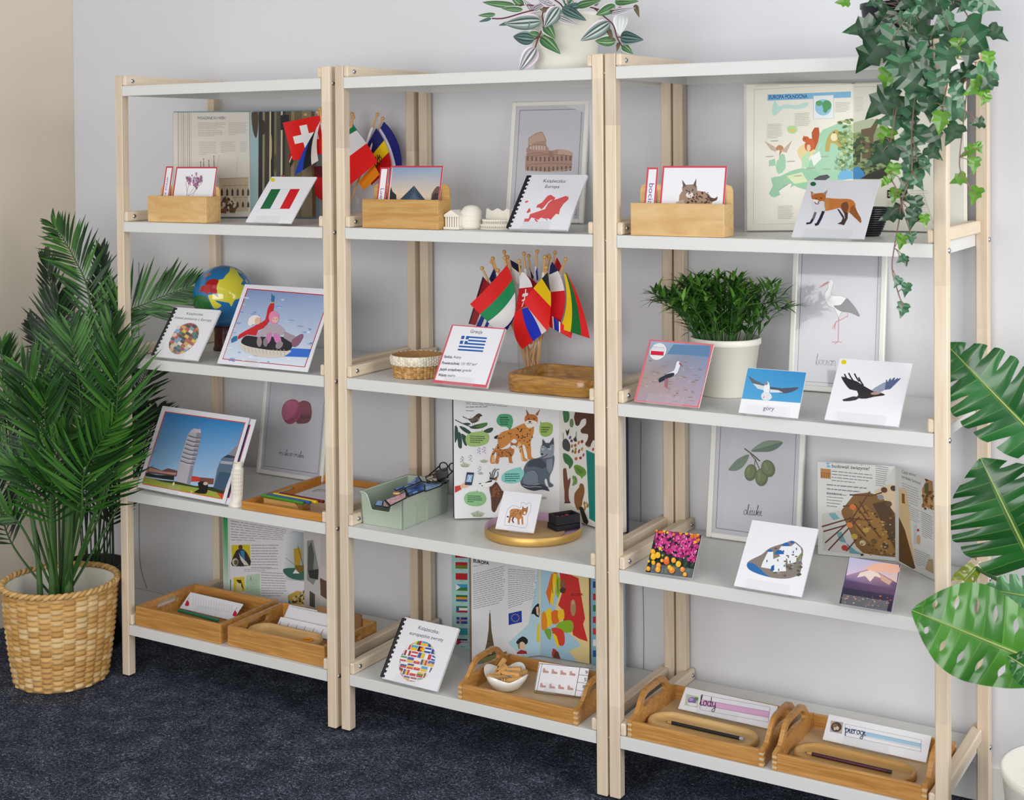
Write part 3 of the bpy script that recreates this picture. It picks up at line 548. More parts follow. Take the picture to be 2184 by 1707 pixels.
def art_eagle(a):
    a.uvr(WH, 0, 0, a.W, a.Hh); a.e('ecd310', 1465, 697, 17, 15)
    a.p('9aa2b8', 1630, 880, 1690, 840, 1725, 825, 1740, 850, 1700, 885, 1660, 895, sm=2)
    for x, y in ((1725, 808), (1750, 800), (1775, 795), (1795, 800), (1810, 800)): a.p('59678e', x, y, x+6, y+4, 1750, 870, 1715, 875, 1720, 850)
    a.p('2a2c32', 1460, 790, 1500, 805, 1545, 820, 1590, 850, 1640, 880, 1665, 900, 1650, 915, 1590, 930, 1555, 910, 1545, 880, 1500, 870, 1470, 830, sm=2)
    for x, y in ((1452, 790), (1468, 772), (1494, 766), (1530, 770), (1556, 795)): a.l('2c2630', 9, x, y, x+14, y+28, x+30, y+52, sm=3)
    a.p('352e2c', 1560, 900, 1640, 885, 1690, 892, 1718, 905, 1700, 912, 1650, 918, 1600, 930, 1550, 925, sm=2); a.e('b59a8a', 1660, 896, 30, 9, -5); a.p('3a3a40', 1455, 935, 1520, 915, 1570, 918, 1540, 938, 1500, 945, 1462, 945)
card('animal_card', 'white square card with a dark flying eagle and yellow dot', 'card', (2.0191, 0.003, Z3+.006), 0.152, 0.151, 41.4, -0.8, B3, art_eagle, Z3, 'the eagle card', .006, (.5, .1))

# ---- shelf 4
def art_pisa(a):
    a.uvr('eeedf2', 0, 0, a.W, a.Hh); a.p('d8402f', 532, 326, 1284, 452, 1067, 1160, 311, 1003)
    a.p(['1c74b4', '2b86c6', 'b7cfe8', '9cc4e6'], 540, 335, 1276, 460, 1080, 1090, 338, 940)
    a.p('6a4a4c', 372, 840, 430, 850, 500, 880, 560, 860, 650, 885, 640, 940, 360, 900); a.p('b58a7a', 385, 850, 440, 865, 520, 890, 640, 905, 630, 925, 370, 885); a.p('142218', 352, 895, 450, 920, 620, 930, 615, 975, 520, 960, 345, 930)
    a.p(['8f9a4a', '97a24e', 'b0ac3a', 'a7a940'], 340, 935, 1000, 1075, 1060, 1152, 318, 998); a.p('2c3c24', 420, 960, 640, 985, 810, 1030, 1000, 1045, 1090, 1080, 1075, 1110, 900, 1060, 500, 985)
    a.p('c8402f', 780, 935, 840, 945, 870, 955, 860, 990, 770, 990); a.p('7a4a44', 860, 950, 990, 965, 985, 1020, 850, 1010)
    a.p('b9b4bc', 780, 505, 872, 520, 870, 580, 835, 740, 800, 860, 770, 1015, 632, 985, 660, 830, 700, 690, 745, 555); a.p('8f8d9c', 835, 515, 872, 520, 870, 580, 835, 740, 800, 860, 770, 1015, 735, 1008, 790, 760); a.p('c4bfc6', 800, 495, 868, 505, 870, 540, 778, 528)
    for i in range(7):
        t = i/7; x0, y0, x1, y1 = 752-88*t, 560+270*t, 868-70*t, 585+280*t; a.l('76727e', 13, x0, y0, (x0+x1)/2, (y0+y1)/2+8, x1, y1); a.l('d8d4da', 5, x0-3, y0+12, (x0+x1)/2, (y0+y1)/2+21, x1-3, y1+12)
    a.l('b0acb4', 4, 858, 505, 862, 480); a.p('5f7288', 1060, 780, 1120, 745, 1180, 760, 1160, 880, 1085, 1085, 985, 1050, 1020, 880); a.p('aab0ba', 1055, 800, 1168, 815, 1160, 840, 1050, 826); a.p('2f4054', 1075, 770, 1120, 745, 1185, 765, 1180, 780)
    a.p('8f8892', 1125, 740, 1195, 670, 1212, 690, 1185, 765); a.p('3d5a74', 1040, 900, 1150, 920, 1085, 1085, 985, 1050); a.p('16181a', 840, 1000, 900, 990, 935, 1010, 925, 1095, 890, 1105, 800, 1090, 850, 1060, sm=2); a.e('d8b89a', 912, 1010, 22, 16)
    a.e('e8dcb0', 612, 1008, 10, 18, 20); a.e('d8cca8', 780, 1085, 6, 16, 10)
card('picture_card', 'laminated photograph of a leaning white tower under blue sky, in a red border', 'card', (0.0434, 0.0222, Z4+.006), 0.342, 0.233, 24.5, -3.6, C1, art_pisa, Z4, 'the leaning tower photograph', .003, (.42, .045), ez=.009)
tp = tilt_pl(.061, .0290, Z4+.0085, 24.5, -3.6); t_ = thing('picture_card', 'second laminated photograph showing only its right edge behind the leaning tower picture', 'card', (.3, .07, Z4), 'picture cards on easels')
M().box((.175, .113, -.0012), (.336, .233, .0015), .0006, tp).build('sheet', 'paper', t_); a_ = Art(tp, C1, -.0003); a_.uvr('eeedf2', .007, 0, .343, .228); a_.uvr('c83a50', .018, .014, .329, .214); a_.uvr('34507a', .02, .016, .326, .211); a_.build('print', t_, 'glossy')
def art_lynx(a):
    a.uvr(WH, 0, 0, a.W, a.Hh); o = [730, 1585, 760, 1440, 790, 1400, 850, 1365, 940, 1390, 950, 1335, 985, 1325, 1020, 1350, 1050, 1330, 1082, 1345, 1075, 1430, 1040, 1490, 1035, 1560, 1015, 1630, 960, 1640, 880, 1625, 800, 1610, 745, 1612]
    pts = spl([(o[i], o[i+1], 0) for i in range(0, len(o), 2)], 4, True); a.l('8a86a4', 4, *[c for q in pts+[pts[0]] for c in (q.x, q.y)])
    a.p('c98a4e', 800, 1430, 850, 1405, 930, 1410, 970, 1440, 960, 1500, 920, 1540, 860, 1510, 820, 1515, 800, 1490, sm=3); a.p('b3743c', 950, 1430, 975, 1390, 1010, 1395, 1040, 1390, 1035, 1440, 1010, 1480, 975, 1480, sm=3); a.p('8a4a2a', 972, 1362, 985, 1395, 965, 1400); a.p('8a4a2a', 1042, 1368, 1040, 1400, 1020, 1392)
    a.e('f0e4d8', 998, 1455, 16, 18); a.e('4a2a1c', 985, 1425, 5); a.e('4a2a1c', 1015, 1425, 5); a.l('b87838', 26, 810, 1480, 795, 1540, 785, 1580); a.l('6a3a2a', 20, 850, 1505, 830, 1545, 850, 1580); a.l('bf7d40', 26, 910, 1520, 915, 1600); a.l('bf7d40', 24, 962, 1500, 968, 1600); a.e('5a2a2a', 772, 1505, 14, 10)
    a.dots(['6a3a22', '8a522c'], 26, (815, 1420, 950, 1505), 6, 3)
card('animal_card', 'small white card with a cut-out outlined lynx, standing on the round tray', 'card', (1.1546, 0.1169, Z4+.0145), 0.102, 0.097, 33, 6.3, CA, art_lynx, Z4+.0085, 'the small lynx card on the round tray', .004, (.6, .05))
def art_tulip(a):
    a.uvr('1c2620', 0, 0, a.W, a.Hh); cu = lambda x, y: 1503-(y-550)*.265 < x-12 < 2155-(y-630)*.216-24 and 560+(x-1503)*.11 < y-6 < 1160+(x-1340)*.13-18
    a.dots(['2f4a36', '16201c', '3a5a3c', '0f1418'], 160, (1345, 555, 2150, 1250), 22, 8, 2.2, cu, 15)
    pk = lambda x, y: cu(x, y) and y < 830+(x-1500)*.36
    a.dots(['c02a7c', 'd2428e', 'a01c66', 'dc5c9e'], 330, (1450, 570, 2150, 1120), 21, 4, 1.25, pk, 10); a.dots(['f0a0c8'], 70, (1450, 600, 2150, 1100), 8, 12, 1.6, pk)
    a.dots(['e8902a', 'eec030', 'e06a28'], 60, (1490, 550, 2150, 640), 20, 9, .8, lambda x, y: cu(x, y) and y < 590+(x-1503)*.16); a.dots(['e0702c', 'ecb030'], 24, (2000, 600, 2150, 740), 22, 19, .9, cu)
    for x, y, r, h in ((1460, 880, 42, 'f0a21e'), (1465, 950, 48, 'f4b81c'), (1530, 930, 46, 'f4b81c'), (1565, 835, 26, 'f2b81e'), (1655, 1020, 52, 'e2602a'), (1660, 985, 40, 'ee7a2a'), (1760, 1005, 40, 'f0a02a'), (1830, 1060, 46, 'f4bc20'), (1540, 1080, 40, 'f09c28'), (1530, 1140, 44, 'f0a62c'), (1465, 1040, 34, 'f2a820'), (1395, 1020, 20, 'f4c030'), (1390, 1130, 36, 'ee9a2c'), (1735, 1150, 50, 'ee8a2c'), (1700, 1110, 36, 'f2ae28'), (1890, 1140, 40, 'e88a40'), (1925, 1215, 34, 'f0a838'), (1655, 1190, 34, 'f2c03a'), (1590, 1010, 26, 'f0ac2c'), (1600, 935, 12, 'f2d040')):
        if cu(x, min(y, 1195)): a.e(h, x, y, r*.85, r); a.e('f6cf5a', x-6, y-r*.3, r*.25, r*.45)
card('photo_block', 'small clear-framed photograph of pink and yellow tulips', 'photo', (1.612, 0.0034, Z4+.006), 0.107, 0.103, 42.1, 4.6, TT, art_tulip, Z4, 'the tulip photograph', .003, (.55, .095))
def art_sant(a):
    a.uvr(WH, 0, 0, a.W, a.Hh); a.p('8a8078', 870, 925, 900, 900, 960, 870, 1010, 830, 1100, 800, 1150, 785, 1200, 820, 1215, 850, 1205, 920, 1198, 985, 1150, 1015, 1080, 1022, 1000, 1010, 930, 985, 880, 960, sm=3)
    a.p('2f6fb0', 868, 935, 890, 918, 930, 940, 980, 990, 1010, 1012, 940, 992, 885, 965, sm=2); a.dots(['6a625c', '9a9088', '57504c', 'a8a298', '6f8a4a', '7a6a80'], 90, (900, 840, 1205, 1010), 12, 5, .7, lambda x, y: y > 1010-(x-880)*.5 and y < 925+(x-868)*.35)
    for q in ((965, 920, 1000, 850, 1030, 855, 1030, 900, 1080, 880, 1110, 890, 1105, 930, 1070, 960, 1010, 960, 955, 950), (1060, 850, 1080, 820, 1140, 820, 1165, 800, 1200, 830, 1205, 860, 1170, 900, 1120, 900, 1070, 880), (1030, 905, 1100, 905, 1110, 975, 1030, 980), (1110, 860, 1180, 860, 1170, 920, 1120, 930)): a.p('f0f2f6', *q)
    for x, y, rx, ry in ((1068, 862, 28, 17), (1108, 812, 22, 14), (1010, 847, 15, 10), (1148, 794, 14, 9)): a.p('2467b4', *[c for i in range(13) for c in (x+rx*math.cos(math.pi*i/12), y+8-ry*1.6*math.sin(math.pi*i/12))])
    for x, y in ((988, 905), (1022, 940), (1055, 900), (1090, 845), (1120, 880), (1150, 850), (1060, 960), (1130, 910), (1095, 935), (1170, 830)): a.p('3d5a8a', x, y, x+7, y, x+7, y+14, x, y+14)
    for x, y in ((1110, 875), (1095, 910), (1145, 870), (1165, 880), (1040, 830)): a.p('7a4a44', x, y, x+14, y, x+14, y+8, x, y+8)
    a.p('1f5fae', 1018, 945, 1036, 935, 1036, 970, 1014, 972)
card('picture_card', 'white square card with white island houses and blue domes', 'card', (1.8192, 0.003, Z4+.006), 0.15, 0.158, 42.5, -0.8, C3, art_sant, Z4, 'the blue domes card', .005, (.5, .095))
def art_volc(a):
    a.uvr('5a4a70', 0, 0, a.W, a.Hh); a.p(['b9bcdc', 'c9b8cc', 'efc4b4', 'd9c2d8'], 1497, 892, 1808, 928, 1790, 1045, 1478, 1005); a.p('f0b8a0', 1590, 965, 1640, 930, 1720, 920, 1806, 935, 1795, 985, 1700, 975, 1640, 985, sm=3)
    a.p(['9a7fa4', 'c08f94', 'b58490', '6f5478', '4a3a62', '3a3058'], 1477, 1005, 1600, 965, 1680, 985, 1786, 1042, 1775, 1110, 1470, 1040); a.p('efd8cc', 1560, 985, 1620, 968, 1670, 985, 1700, 1020, 1650, 1005, 1620, 1040, 1590, 1005, 1540, 1015); a.p('d8a894', 1680, 990, 1760, 1035, 1740, 1060, 1690, 1030)
    a.p(['57406a', '6a4a6a', '2c2440', '241c34'], 1470, 1030, 1778, 1085, 1758, 1195, 1443, 1135); a.p(['2a2440', '3a2c48', '120e1a', '16121e'], 1458, 1075, 1768, 1125, 1750, 1225, 1440, 1168); a.dots(['8a4a3a', 'b5724a', '4a2c3a', '3a2a48'], 60, (1455, 1125, 1750, 1200), 7, 4, .5, lambda x, y: y < 1160+(x-1440)*.18)
    a.dots(['d2a06a'], 8, (1500, 1140, 1740, 1190), 4, 7)
card('photo_block', 'small clear-framed photograph of a snow-streaked purple volcano', 'photo', (2.0488, 0.003, Z4+.006), 0.108, 0.103, 39, -1.1, C3, art_volc, Z4, 'the volcano photograph', .003, (.48, .095))

# ---- shelf 5 (bottom)
def art_zwroty(a):
    a.uvr(WH, 0, 0, a.W, a.Hh); a.t('2f3648', 'Książeczka:', 660, 596, 815, 632, 27, 0, .34); a.t('2f3648', 'europejskie zwroty', 596, 636, 848, 690, 26, 0, .34)
    u, v = a._u(656, 836); cells(a, u, v, .0505, .0205, .0152, .03, tinyflag, 11)
card('spiral_booklet', 'comb-bound booklet with a circle of many small national flags', 'booklet', (0.891, 0.0053, Z5+.006), 0.165, 0.158, 38.3, -1.5, D2, art_zwroty, Z5, 'the booklet with the circle of flags', .008, (.45, .07), 'comb-bound booklets', 'glossy', None, 1)
# ------------------------------------------------------------------ plywood card boxes on the second shelf
def card_box(label, cropf, bl, br, tl, tr, dep, hb, mat, yf):
    x0 = at(*cropf(*bl), 'y', yf).x; x1 = at(*cropf(*br), 'y', yf).x; z = Z2+.0005; h = at(*cropf(*tl), 'y', yf).z-z; t = thing('card_box', label, 'box', ((x0+x1)/2, yf+dep/2, z), 'plywood card boxes'); th = .005
    M().bb(x0, x1, yf, yf+th, z, z+h, .001).build('front_panel', mat, t); y1 = yf+dep
    pts = [V((x0, y1, z)), V((x1, y1, z)), V((x1, y1, z+hb-.012)), V((x1-.004, y1, z+hb-.003)), V((x1-.012, y1, z+hb)), V((x0+.012, y1, z+hb)), V((x0+.004, y1, z+hb-.003)), V((x0, y1, z+hb-.012))]
    M().prism(pts, V((0, -th, 0))).build('back_panel', mat, t)
    for x in (x0, x1-th): M().bb(x, x+th, yf+th, y1-th, z, z+h-.001, .001).build('side_panel', mat, t)
    M().bb(x0+th, x1-th, yf+th, y1-th, z, z+.004, .0005).build('base', mat, t); return x0, x1, yf, h
def boxed_card(name, label, cropf, pl, quad, border, art, mat='glossy', th=.0016):
    uv = [pl.uv(*cropf(*q)) for q in quad]; u0 = (uv[0][0]+uv[3][0])/2; u1 = (uv[1][0]+uv[2][0])/2; v1 = (uv[0][1]+uv[1][1])/2; v0 = 0
    c = pl.P((u0+u1)/2, 0, 0); t = thing(name, label, 'card', tuple(c), 'cards in plywood boxes'); M().box(((u0+u1)/2, v1/2, -th/2), (u1-u0, v1, th), .0005, pl).build('sheet', 'paper', t)
    a = Art(pl, cropf, .0001); a.uvr(border, u0, 0, u1, v1); e = .0042; a.uvr(WH, u0+e, e, u1-e, v1-e); a.u0, a.u1, a.v1 = u0, u1, v1; art(a); a.build('print', t, mat); return t
X0, X1, yf, h = card_box('pale plywood box of cards, in the left unit', A1, (372, 1492), (918, 1512), (370, 1255), (918, 1262), .056, .098, 'ply', .022)
def lav(a):
    for p in ((735, 1258, 745, 1190, 760, 1140, 775, 1090), (745, 1258, 790, 1200, 815, 1150, 830, 1060), (750, 1258, 800, 1225, 840, 1150, 885, 1080), (790, 1258, 830, 1190, 885, 1125), (740, 1250, 735, 1200, 728, 1130)): a.l('8a937a', 3.5, *p, sm=3)
    rnd = random.Random(3)
    for x, y, n, r in ((768, 1120, 16, 22), (812, 1150, 18, 20), (845, 1110, 14, 26), (828, 1170, 14, 14), (738, 1090, 5, 14), (828, 1060, 5, 10), (870, 1100, 6, 16)):
        for i in range(n): a.e(rnd.choice(['a05a8c', 'b873a0', '8a4a7a', 'c08ab0']), x+rnd.gauss(0, r*.4), y+rnd.gauss(0, r), 5, 11, rnd.uniform(-30, 40), 8)
    for i in range(20): x = rnd.uniform(735, 885); a.l('9a5a8a', 2.5, x, 1130, x+rnd.uniform(-6, 16), 1070+rnd.uniform(0, 30))
boxed_card('flashcard', 'red bordered card with purple lavender sprigs, in the left plywood box', A1, tilt_pl(0, yf+.028, Z2+.006, 12), [(653, 985), (1040, 990), (968, 1260), (590, 1258)], 'c8384f', lav)
def lab(text, x, y, x2, y2, hh, cropx):
    def f(a):
        a.t('4a3a78', text, x, y, x2, y2, hh, 0, 0)
    return f
def vlab(a, text, u, v0, v1, hgt, flip=False):     # lettering that climbs the strip
    vs, fs = glyphs(text); w = max(q[0] for q in vs); k = hgt/.72
    a._add([(u+(1 if flip else -1)*y*k, (v1-(v1-v0)*x/w) if flip else (v0+(v1-v0)*x/w)) for x, y in vs], fs, H('4a3a78', 1.2))
boxed_card('label_strip', 'narrow red bordered name strip left of the lavender card', A1, tilt_pl(0, yf+.028, Z2+.006, 12), [(553, 980), (622, 985), (560, 1253), (497, 1252)], 'c8384f', lambda a: vlab(a, 'wrzos zwy', (a.u0+a.u1)/2-.005, .052, a.v1-.03, .0095, True))
X0, X1, yf, h = card_box('honey coloured plywood box of cards, in the middle unit', A2, (350, 1212), (903, 1225), (347, 1005), (903, 1013), .056, .108, 'ply2', .02)
def pyr(a):
    a.p(['7f9cc0', '8fa8c6', 'e0c8ac', 'e8cca4'], 570, 775, 928, 777, 905, 1012, 545, 1012); a.p('20242c', 548, 1012, 552, 950, 560, 915, 570, 950, 598, 975, 600, 1012); a.p('6a5044', 850, 1012, 855, 970, 875, 935, 895, 912, 914, 915, 903, 1012); a.p('3a3038', 860, 1012, 862, 980, 885, 960, 905, 965, 903, 1012)
    a.p('1f3448', 622, 1012, 727, 908, 808, 1012); a.p('31506a', 680, 1012, 727, 960, 770, 1012)
    for i in range(7): f = i/7; a.l('6a8296', 2, 727-105*f, 908+104*f, 727-20*f, 1012); a.l('6a8296', 2, 727+81*f, 908+104*f, 727+10*f, 1012)
    a.l('4a6a80', 2, 700, 1012, 727, 908); a.l('4a6a80', 2, 750, 1012, 727, 908)
boxed_card('flashcard', 'red bordered photograph of a glass pyramid at dusk, in the middle plywood box', A2, tilt_pl(0, yf+.028, Z2+.006, 12), [(560, 764), (946, 764), (908, 1012), (528, 1010)], 'c8384f', pyr)
boxed_card('label_strip', 'narrow red bordered name strip left of the glass pyramid card', A2, tilt_pl(0, yf+.028, Z2+.006, 12), [(492, 775), (552, 775), (510, 1005), (447, 1003)], 'c8384f', lambda a: vlab(a, 'Luw', (a.u0+a.u1)/2-.005, .066, .094, .0115, True))
X0, X1, yf, h = card_box('pale plywood box of cards with a small knot, in the right unit', AM, (157, 995), (637, 1008), (155, 828), (637, 835), .056, .112, 'ply', .014)
def lyx(a):
    a.p('a88a72', 420, 770, 500, 765, 560, 785, 572, 835, 420, 835, sm=3); a.p('5a4034', 560, 800, 590, 805, 605, 795, 600, 815, 570, 822, sm=2); a.p('9a8478', 428, 740, 492, 735, 498, 770, 480, 800, 440, 800, 425, 770, sm=3); a.p('6a5850', 422, 708, 445, 740, 428, 752); a.p('6a5850', 496, 702, 478, 738, 494, 750); a.e('e8e0dc', 462, 788, 20, 14); a.e('2a2028', 446, 765, 4); a.e('2a2028', 476, 763, 4); a.e('7a4a44', 462, 778, 5, 4)
    a.dots(['3a2a24', '57402f'], 50, (450, 770, 565, 832), 4, 3); a.p('c8b0a0', 390, 825, 430, 812, 440, 835, 395, 835)
boxed_card('flashcard', 'red bordered card with a resting lynx, in the right plywood box', AM, tilt_pl(0, yf+.028, Z2+.006, 12), [(328, 640), (661, 636), (634, 835), (302, 830)], 'd8485c', lyx)
boxed_card('label_strip', 'narrow red bordered name strip left of the resting lynx card', AM, tilt_pl(0, yf+.028, Z2+.006, 12), [(250, 646), (308, 646), (278, 830), (220, 828)], 'd8485c', lambda a: vlab(a, 'bocian', (a.u0+a.u1)/2-.005, .052, .112, .0125, True))

# ------------------------------------------------------------------ white picture frames leaning on the wall
def picture_frame(label, cropf, zs, y, tilt, yaw, obl, obr, ht, inner, art, fw=.014, glare=0):
    z = zs+.003; o_ = at(*cropf(*obl), 'y', y); pl = tilt_pl(o_.x, y, z, tilt, yaw); uv0, uv1 = pl.uv(*cropf(*obl)), pl.uv(*cropf(*obr)); u0, u1 = uv0[0], uv1[0]; b = pl.P((u0+u1)/2, 0, 0)
    pl = PL(pl.P(u0, 0, 0), pl.ex, pl.ey); w = u1-u0; t = thing('framed_print', label, 'picture frame', (b.x, b.y, zs), 'white picture frames'); d = .013
    m = M(); m.box((fw/2, ht/2, -d/2), (fw, ht, d), .002, pl); m.box((w-fw/2, ht/2, -d/2), (fw, ht, d), .002, pl); m.box((w/2, fw/2, -d/2), (w-2*fw, fw, d), .002, pl); m.box((w/2, ht-fw/2, -d/2), (w-2*fw, fw, d), .002, pl); m.build('frame', 'frame', t)
    M().box((w/2, ht/2, -d*.65), (w-2*fw, ht-2*fw, .003), .0003, pl).build('backing', 'paper', t)
    a = Art(pl, cropf, -d*.65+.0016); a.uvr('d3d2da', fw, fw, w-fw, ht-fw); e = fw+inner
    for q in ((e, e, w-e, e), (w-e, e, w-e, ht-e), (w-e, ht-e, e, ht-e), (e, ht-e, e, e)):
        x0, y0, x1, y1 = q; hh = .0006; a._poly([(min(x0, x1)-hh, min(y0, y1)-hh), (max(x0, x1)+hh, min(y0, y1)-hh), (max(x0, x1)+hh, max(y0, y1)+hh), (min(x0, x1)-hh, max(y0, y1)+hh)], '4a4650')
    art(a); a.build('print', t, 'ink'); M().box((w/2, ht/2, -d*.65+.005), (w-2*fw, ht-2*fw, .0012), .0002, pl).build('glass_pane', 'glass', t); return t
def colos(a):
    A, B_, C_, D_ = 'b58a74', 'c9a48e', '5f4034', '9a6c58'
    a.p(A, 1550, 560, 1600, 525, 1640, 512, 1655, 515, 1670, 545, 1682, 572, 1680, 605, 1700, 640, 1700, 680, 1540, 690, 1535, 640, 1550, 620); a.p(B_, 1555, 565, 1600, 532, 1640, 518, 1655, 525, 1672, 575, 1620, 585, 1555, 610)
    a.p(A, 1530, 690, 1600, 660, 1690, 650, 1725, 650, 1770, 640, 1830, 645, 1876, 665, 1870, 720, 1868, 780, 1830, 800, 1700, 806, 1527, 795); a.p(B_, 1770, 640, 1830, 645, 1876, 665, 1872, 690, 1800, 675, 1765, 680)
    for k, (y0, n) in enumerate(((628, 6), (704, 11), (778, 11))):
        for i in range(n):
            x = (1562 if k == 0 else 1540)+i*(20 if k == 0 else 31); y = y0+((i-4)**2*-.55 if k == 0 else 6-abs(i-4)*1.2)
            a.p(C_ if k else 'd8c0b4', x, y+20, x, y-8, x+4, y-16, x+9, y-16, x+13, y-8, x+13, y+20)
    for y, x0, x1 in ((612, 1552, 1680), (672, 1535, 1700), (748, 1530, 1870), (685, 1535, 1870)): a.l('8a5f4c', 4, x0, y+8, (x0+x1)/2, y-6, x1, y+4, sm=4)
    a.l('d8bca8', 4, 1527, 797, 1700, 806, 1868, 782)
    a.p(D_, 1700, 650, 1730, 660, 1735, 700, 1700, 700)
picture_frame('white frame with a drawing of a round ruined arena', A2, Z2, .352, 8.5, 3, (1385, 1190), (1950, 1197), .318, .010, colos, .012)
def bocian(a):
    a.l('c46a78', 6, 1428, 415, 1427, 500, 1424, 572); a.l('c46a78', 6, 1478, 398, 1488, 412, 1440, 438, 1412, 450, 1390, 492); a.l('b85a68', 5, 1412, 450, 1402, 498); a.l('c46a78', 6, 1385, 575, 1424, 572, 1448, 575); a.l('b85a68', 5, 1424, 572, 1402, 585)
    a.p('8a858c', 1360, 203, 1376, 187, 1394, 194, 1398, 215, 1387, 245, 1382, 275, 1400, 288, 1442, 288, 1478, 303, 1488, 340, 1468, 383, 1442, 398, 1430, 421, 1416, 402, 1398, 367, 1363, 352, 1343, 310, 1343, 273, 1363, 238, sm=4); a.p('f0edee', 1362, 205, 1376, 190, 1392, 195, 1396, 215, 1385, 245, 1380, 275, 1400, 290, 1440, 290, 1475, 305, 1485, 340, 1465, 380, 1440, 395, 1430, 418, 1418, 400, 1400, 365, 1365, 350, 1345, 310, 1345, 275, 1365, 240, sm=4); a.p('fbf9f8', 1390, 295, 1440, 293, 1470, 310, 1460, 345, 1400, 340, sm=3)
    a.p('48424a', 1398, 350, 1440, 345, 1478, 305, 1500, 325, 1530, 360, 1556, 405, 1552, 418, 1500, 395, 1450, 388, 1415, 370, sm=3); a.l('6a6068', 4, 1480, 330, 1510, 365, 1545, 405); a.l('6a6068', 4, 1430, 362, 1490, 378, 1535, 402)
    a.p('b5484c', 1364, 200, 1368, 212, 1340, 228, 1302, 244, 1335, 215); a.e('2a2428', 1370, 205, 3); script(a, '57526a', 'bocian', 1290, 712, 1415, 718, 30, 2.8); a.l('57526a', 4, 1437, 672, 1440, 690)
picture_frame('white frame with a drawing of a stork on one leg', B3, Z3, .348, 8.6, 2.0, (1118, 862), (1702, 880), .342, .008, bocian, .013)
def oliwki(a):
    a.p('6f8a6e', 752, 355, 770, 325, 810, 285, 875, 258, 868, 295, 840, 335, 800, 358, sm=4); a.l('4f6a52', 3, 756, 352, 820, 305, 872, 262)
    a.p('7f977c', 890, 238, 930, 200, 980, 175, 1040, 172, 1083, 182, 1060, 215, 1010, 240, 940, 243, sm=4); a.p('56705a', 890, 238, 985, 210, 1083, 182, 1060, 215, 1010, 240, 940, 243, sm=4)
    a.l('5a4a34', 9, 850, 222, 900, 260, 945, 300); a.l('5a4a34', 6, 880, 245, 915, 290, 912, 325); a.l('5a4a34', 6, 915, 285, 940, 345)
    for x, y, rx, ry, r in ((888, 370, 38, 52, 10), (955, 398, 40, 56, 2), (995, 345, 42, 54, -20)): a.e('4e5c26', x, y, rx, ry, r, 28); a.e('67783a', x-5, y-5, rx*.78, ry*.8, r, 24); a.e('7d8c4e', x-14, y-12, rx*.22, ry*.5, r, 14)
    script(a, '2c2638', 'oliwki', 845, 628, 958, 636, 30, 2.8)
picture_frame('white frame with a drawing of green olives on a twig', C3, Z4, .342, 8.5, 1.0, (618, 745), (1197, 818), .33, .010, oliwki, .013)
def makar(a):
    a.p('7a3340', 1740, 300, 1770, 255, 1820, 240, 1870, 265, 1885, 330, 1880, 400, 1850, 445, 1790, 455, 1740, 440, sm=4); a.p('5f2630', 1760, 380, 1870, 385, 1865, 410, 1770, 408); a.p('8f4250', 1775, 270, 1825, 250, 1868, 285, 1872, 360, 1780, 350, sm=4)
    a.p('a83a66', 1605, 340, 1630, 265, 1690, 228, 1750, 240, 1785, 300, 1780, 380, 1730, 440, 1680, 460, 1640, 440, 1615, 400, sm=4); a.p('c05a84', 1612, 340, 1640, 270, 1695, 240, 1745, 262, 1750, 330, 1690, 400, 1640, 420, 1620, 390, sm=4); a.l('8f2a52', 10, 1640, 440, 1700, 425, 1755, 370, 1778, 300, sm=4)
    script(a, '3a3c4e', 'makaroniki', 1582, 745, 1815, 775, 27, 3)
picture_frame('white frame with a drawing of pink and brown macarons', C1, Z4, .335, 8.5, -1.5, (1378, 918), (1995, 998), .33, .010, makar, .012)
# ------------------------------------------------------------------ trays and what lies in them
def holed(m, pl, outer, inner, th, mi=0):        # a panel with one hole; equal point counts
    k = len(outer); A = [pl.P(*q, 0) for q in outer]; B = [pl.P(*q, 0) for q in inner]; C = [pl.P(*q, -th) for q in outer]; D = [pl.P(*q, -th) for q in inner]
    r = range(k); nx = lambda i: (i+1) % k
    m.add(A+B+C+D, [(i, nx(i), k+nx(i), k+i) for i in r]+[(2*k+nx(i), 2*k+i, 3*k+i, 3*k+nx(i)) for i in r]+[(nx(i), i, 2*k+i, 2*k+nx(i)) for i in r]+[(k+i, k+nx(i), 3*k+nx(i), 3*k+i) for i in r], None, mi)
    return m
def resample(p, n):
    P = [V((a, b, 0)) for a, b in p]; P.append(P[0]); L = [0]
    for i in range(len(P)-1): L.append(L[-1]+(P[i+1]-P[i]).length)
    out = []; j = 0
    for q in range(n):
        d = L[-1]*q/n
        while L[j+1] < d: j += 1
        f = (d-L[j])/max(1e-9, L[j+1]-L[j]); v = P[j].lerp(P[j+1], f); out.append((v.x, v.y))
    return out
def stadium(cx, cy, L, Wd, n=24):
    r = Wd/2; a = L/2-r; o = []
    for i in range(n//2+1): t = -math.pi/2+math.pi*i/(n//2); o.append((cx+a+r*math.cos(t), cy+r*math.sin(t)))
    for i in range(n//2+1): t = math.pi/2+math.pi*i/(n//2); o.append((cx-a+r*math.cos(t), cy+r*math.sin(t)))
    return o
def ring_match(outer, inner, n=72):              # start both loops at the same angle so that the faces do not twist
    def rot(p):
        p = resample(p, n*4); cx = sum(q[0] for q in p)/len(p); cy = sum(q[1] for q in p)/len(p)
        return p, cx, cy
    pi_, cx, cy = rot(inner); po = resample(outer, n*6); f = lambda P: [min(P, key=lambda q: abs((math.atan2(q[1]-cy, (q[0]-cx)*.45)-t+math.pi) % (2*math.pi)-math.pi)) for t in [2*math.pi*i/n for i in range(n)]]
    return f(po), f(pi_)
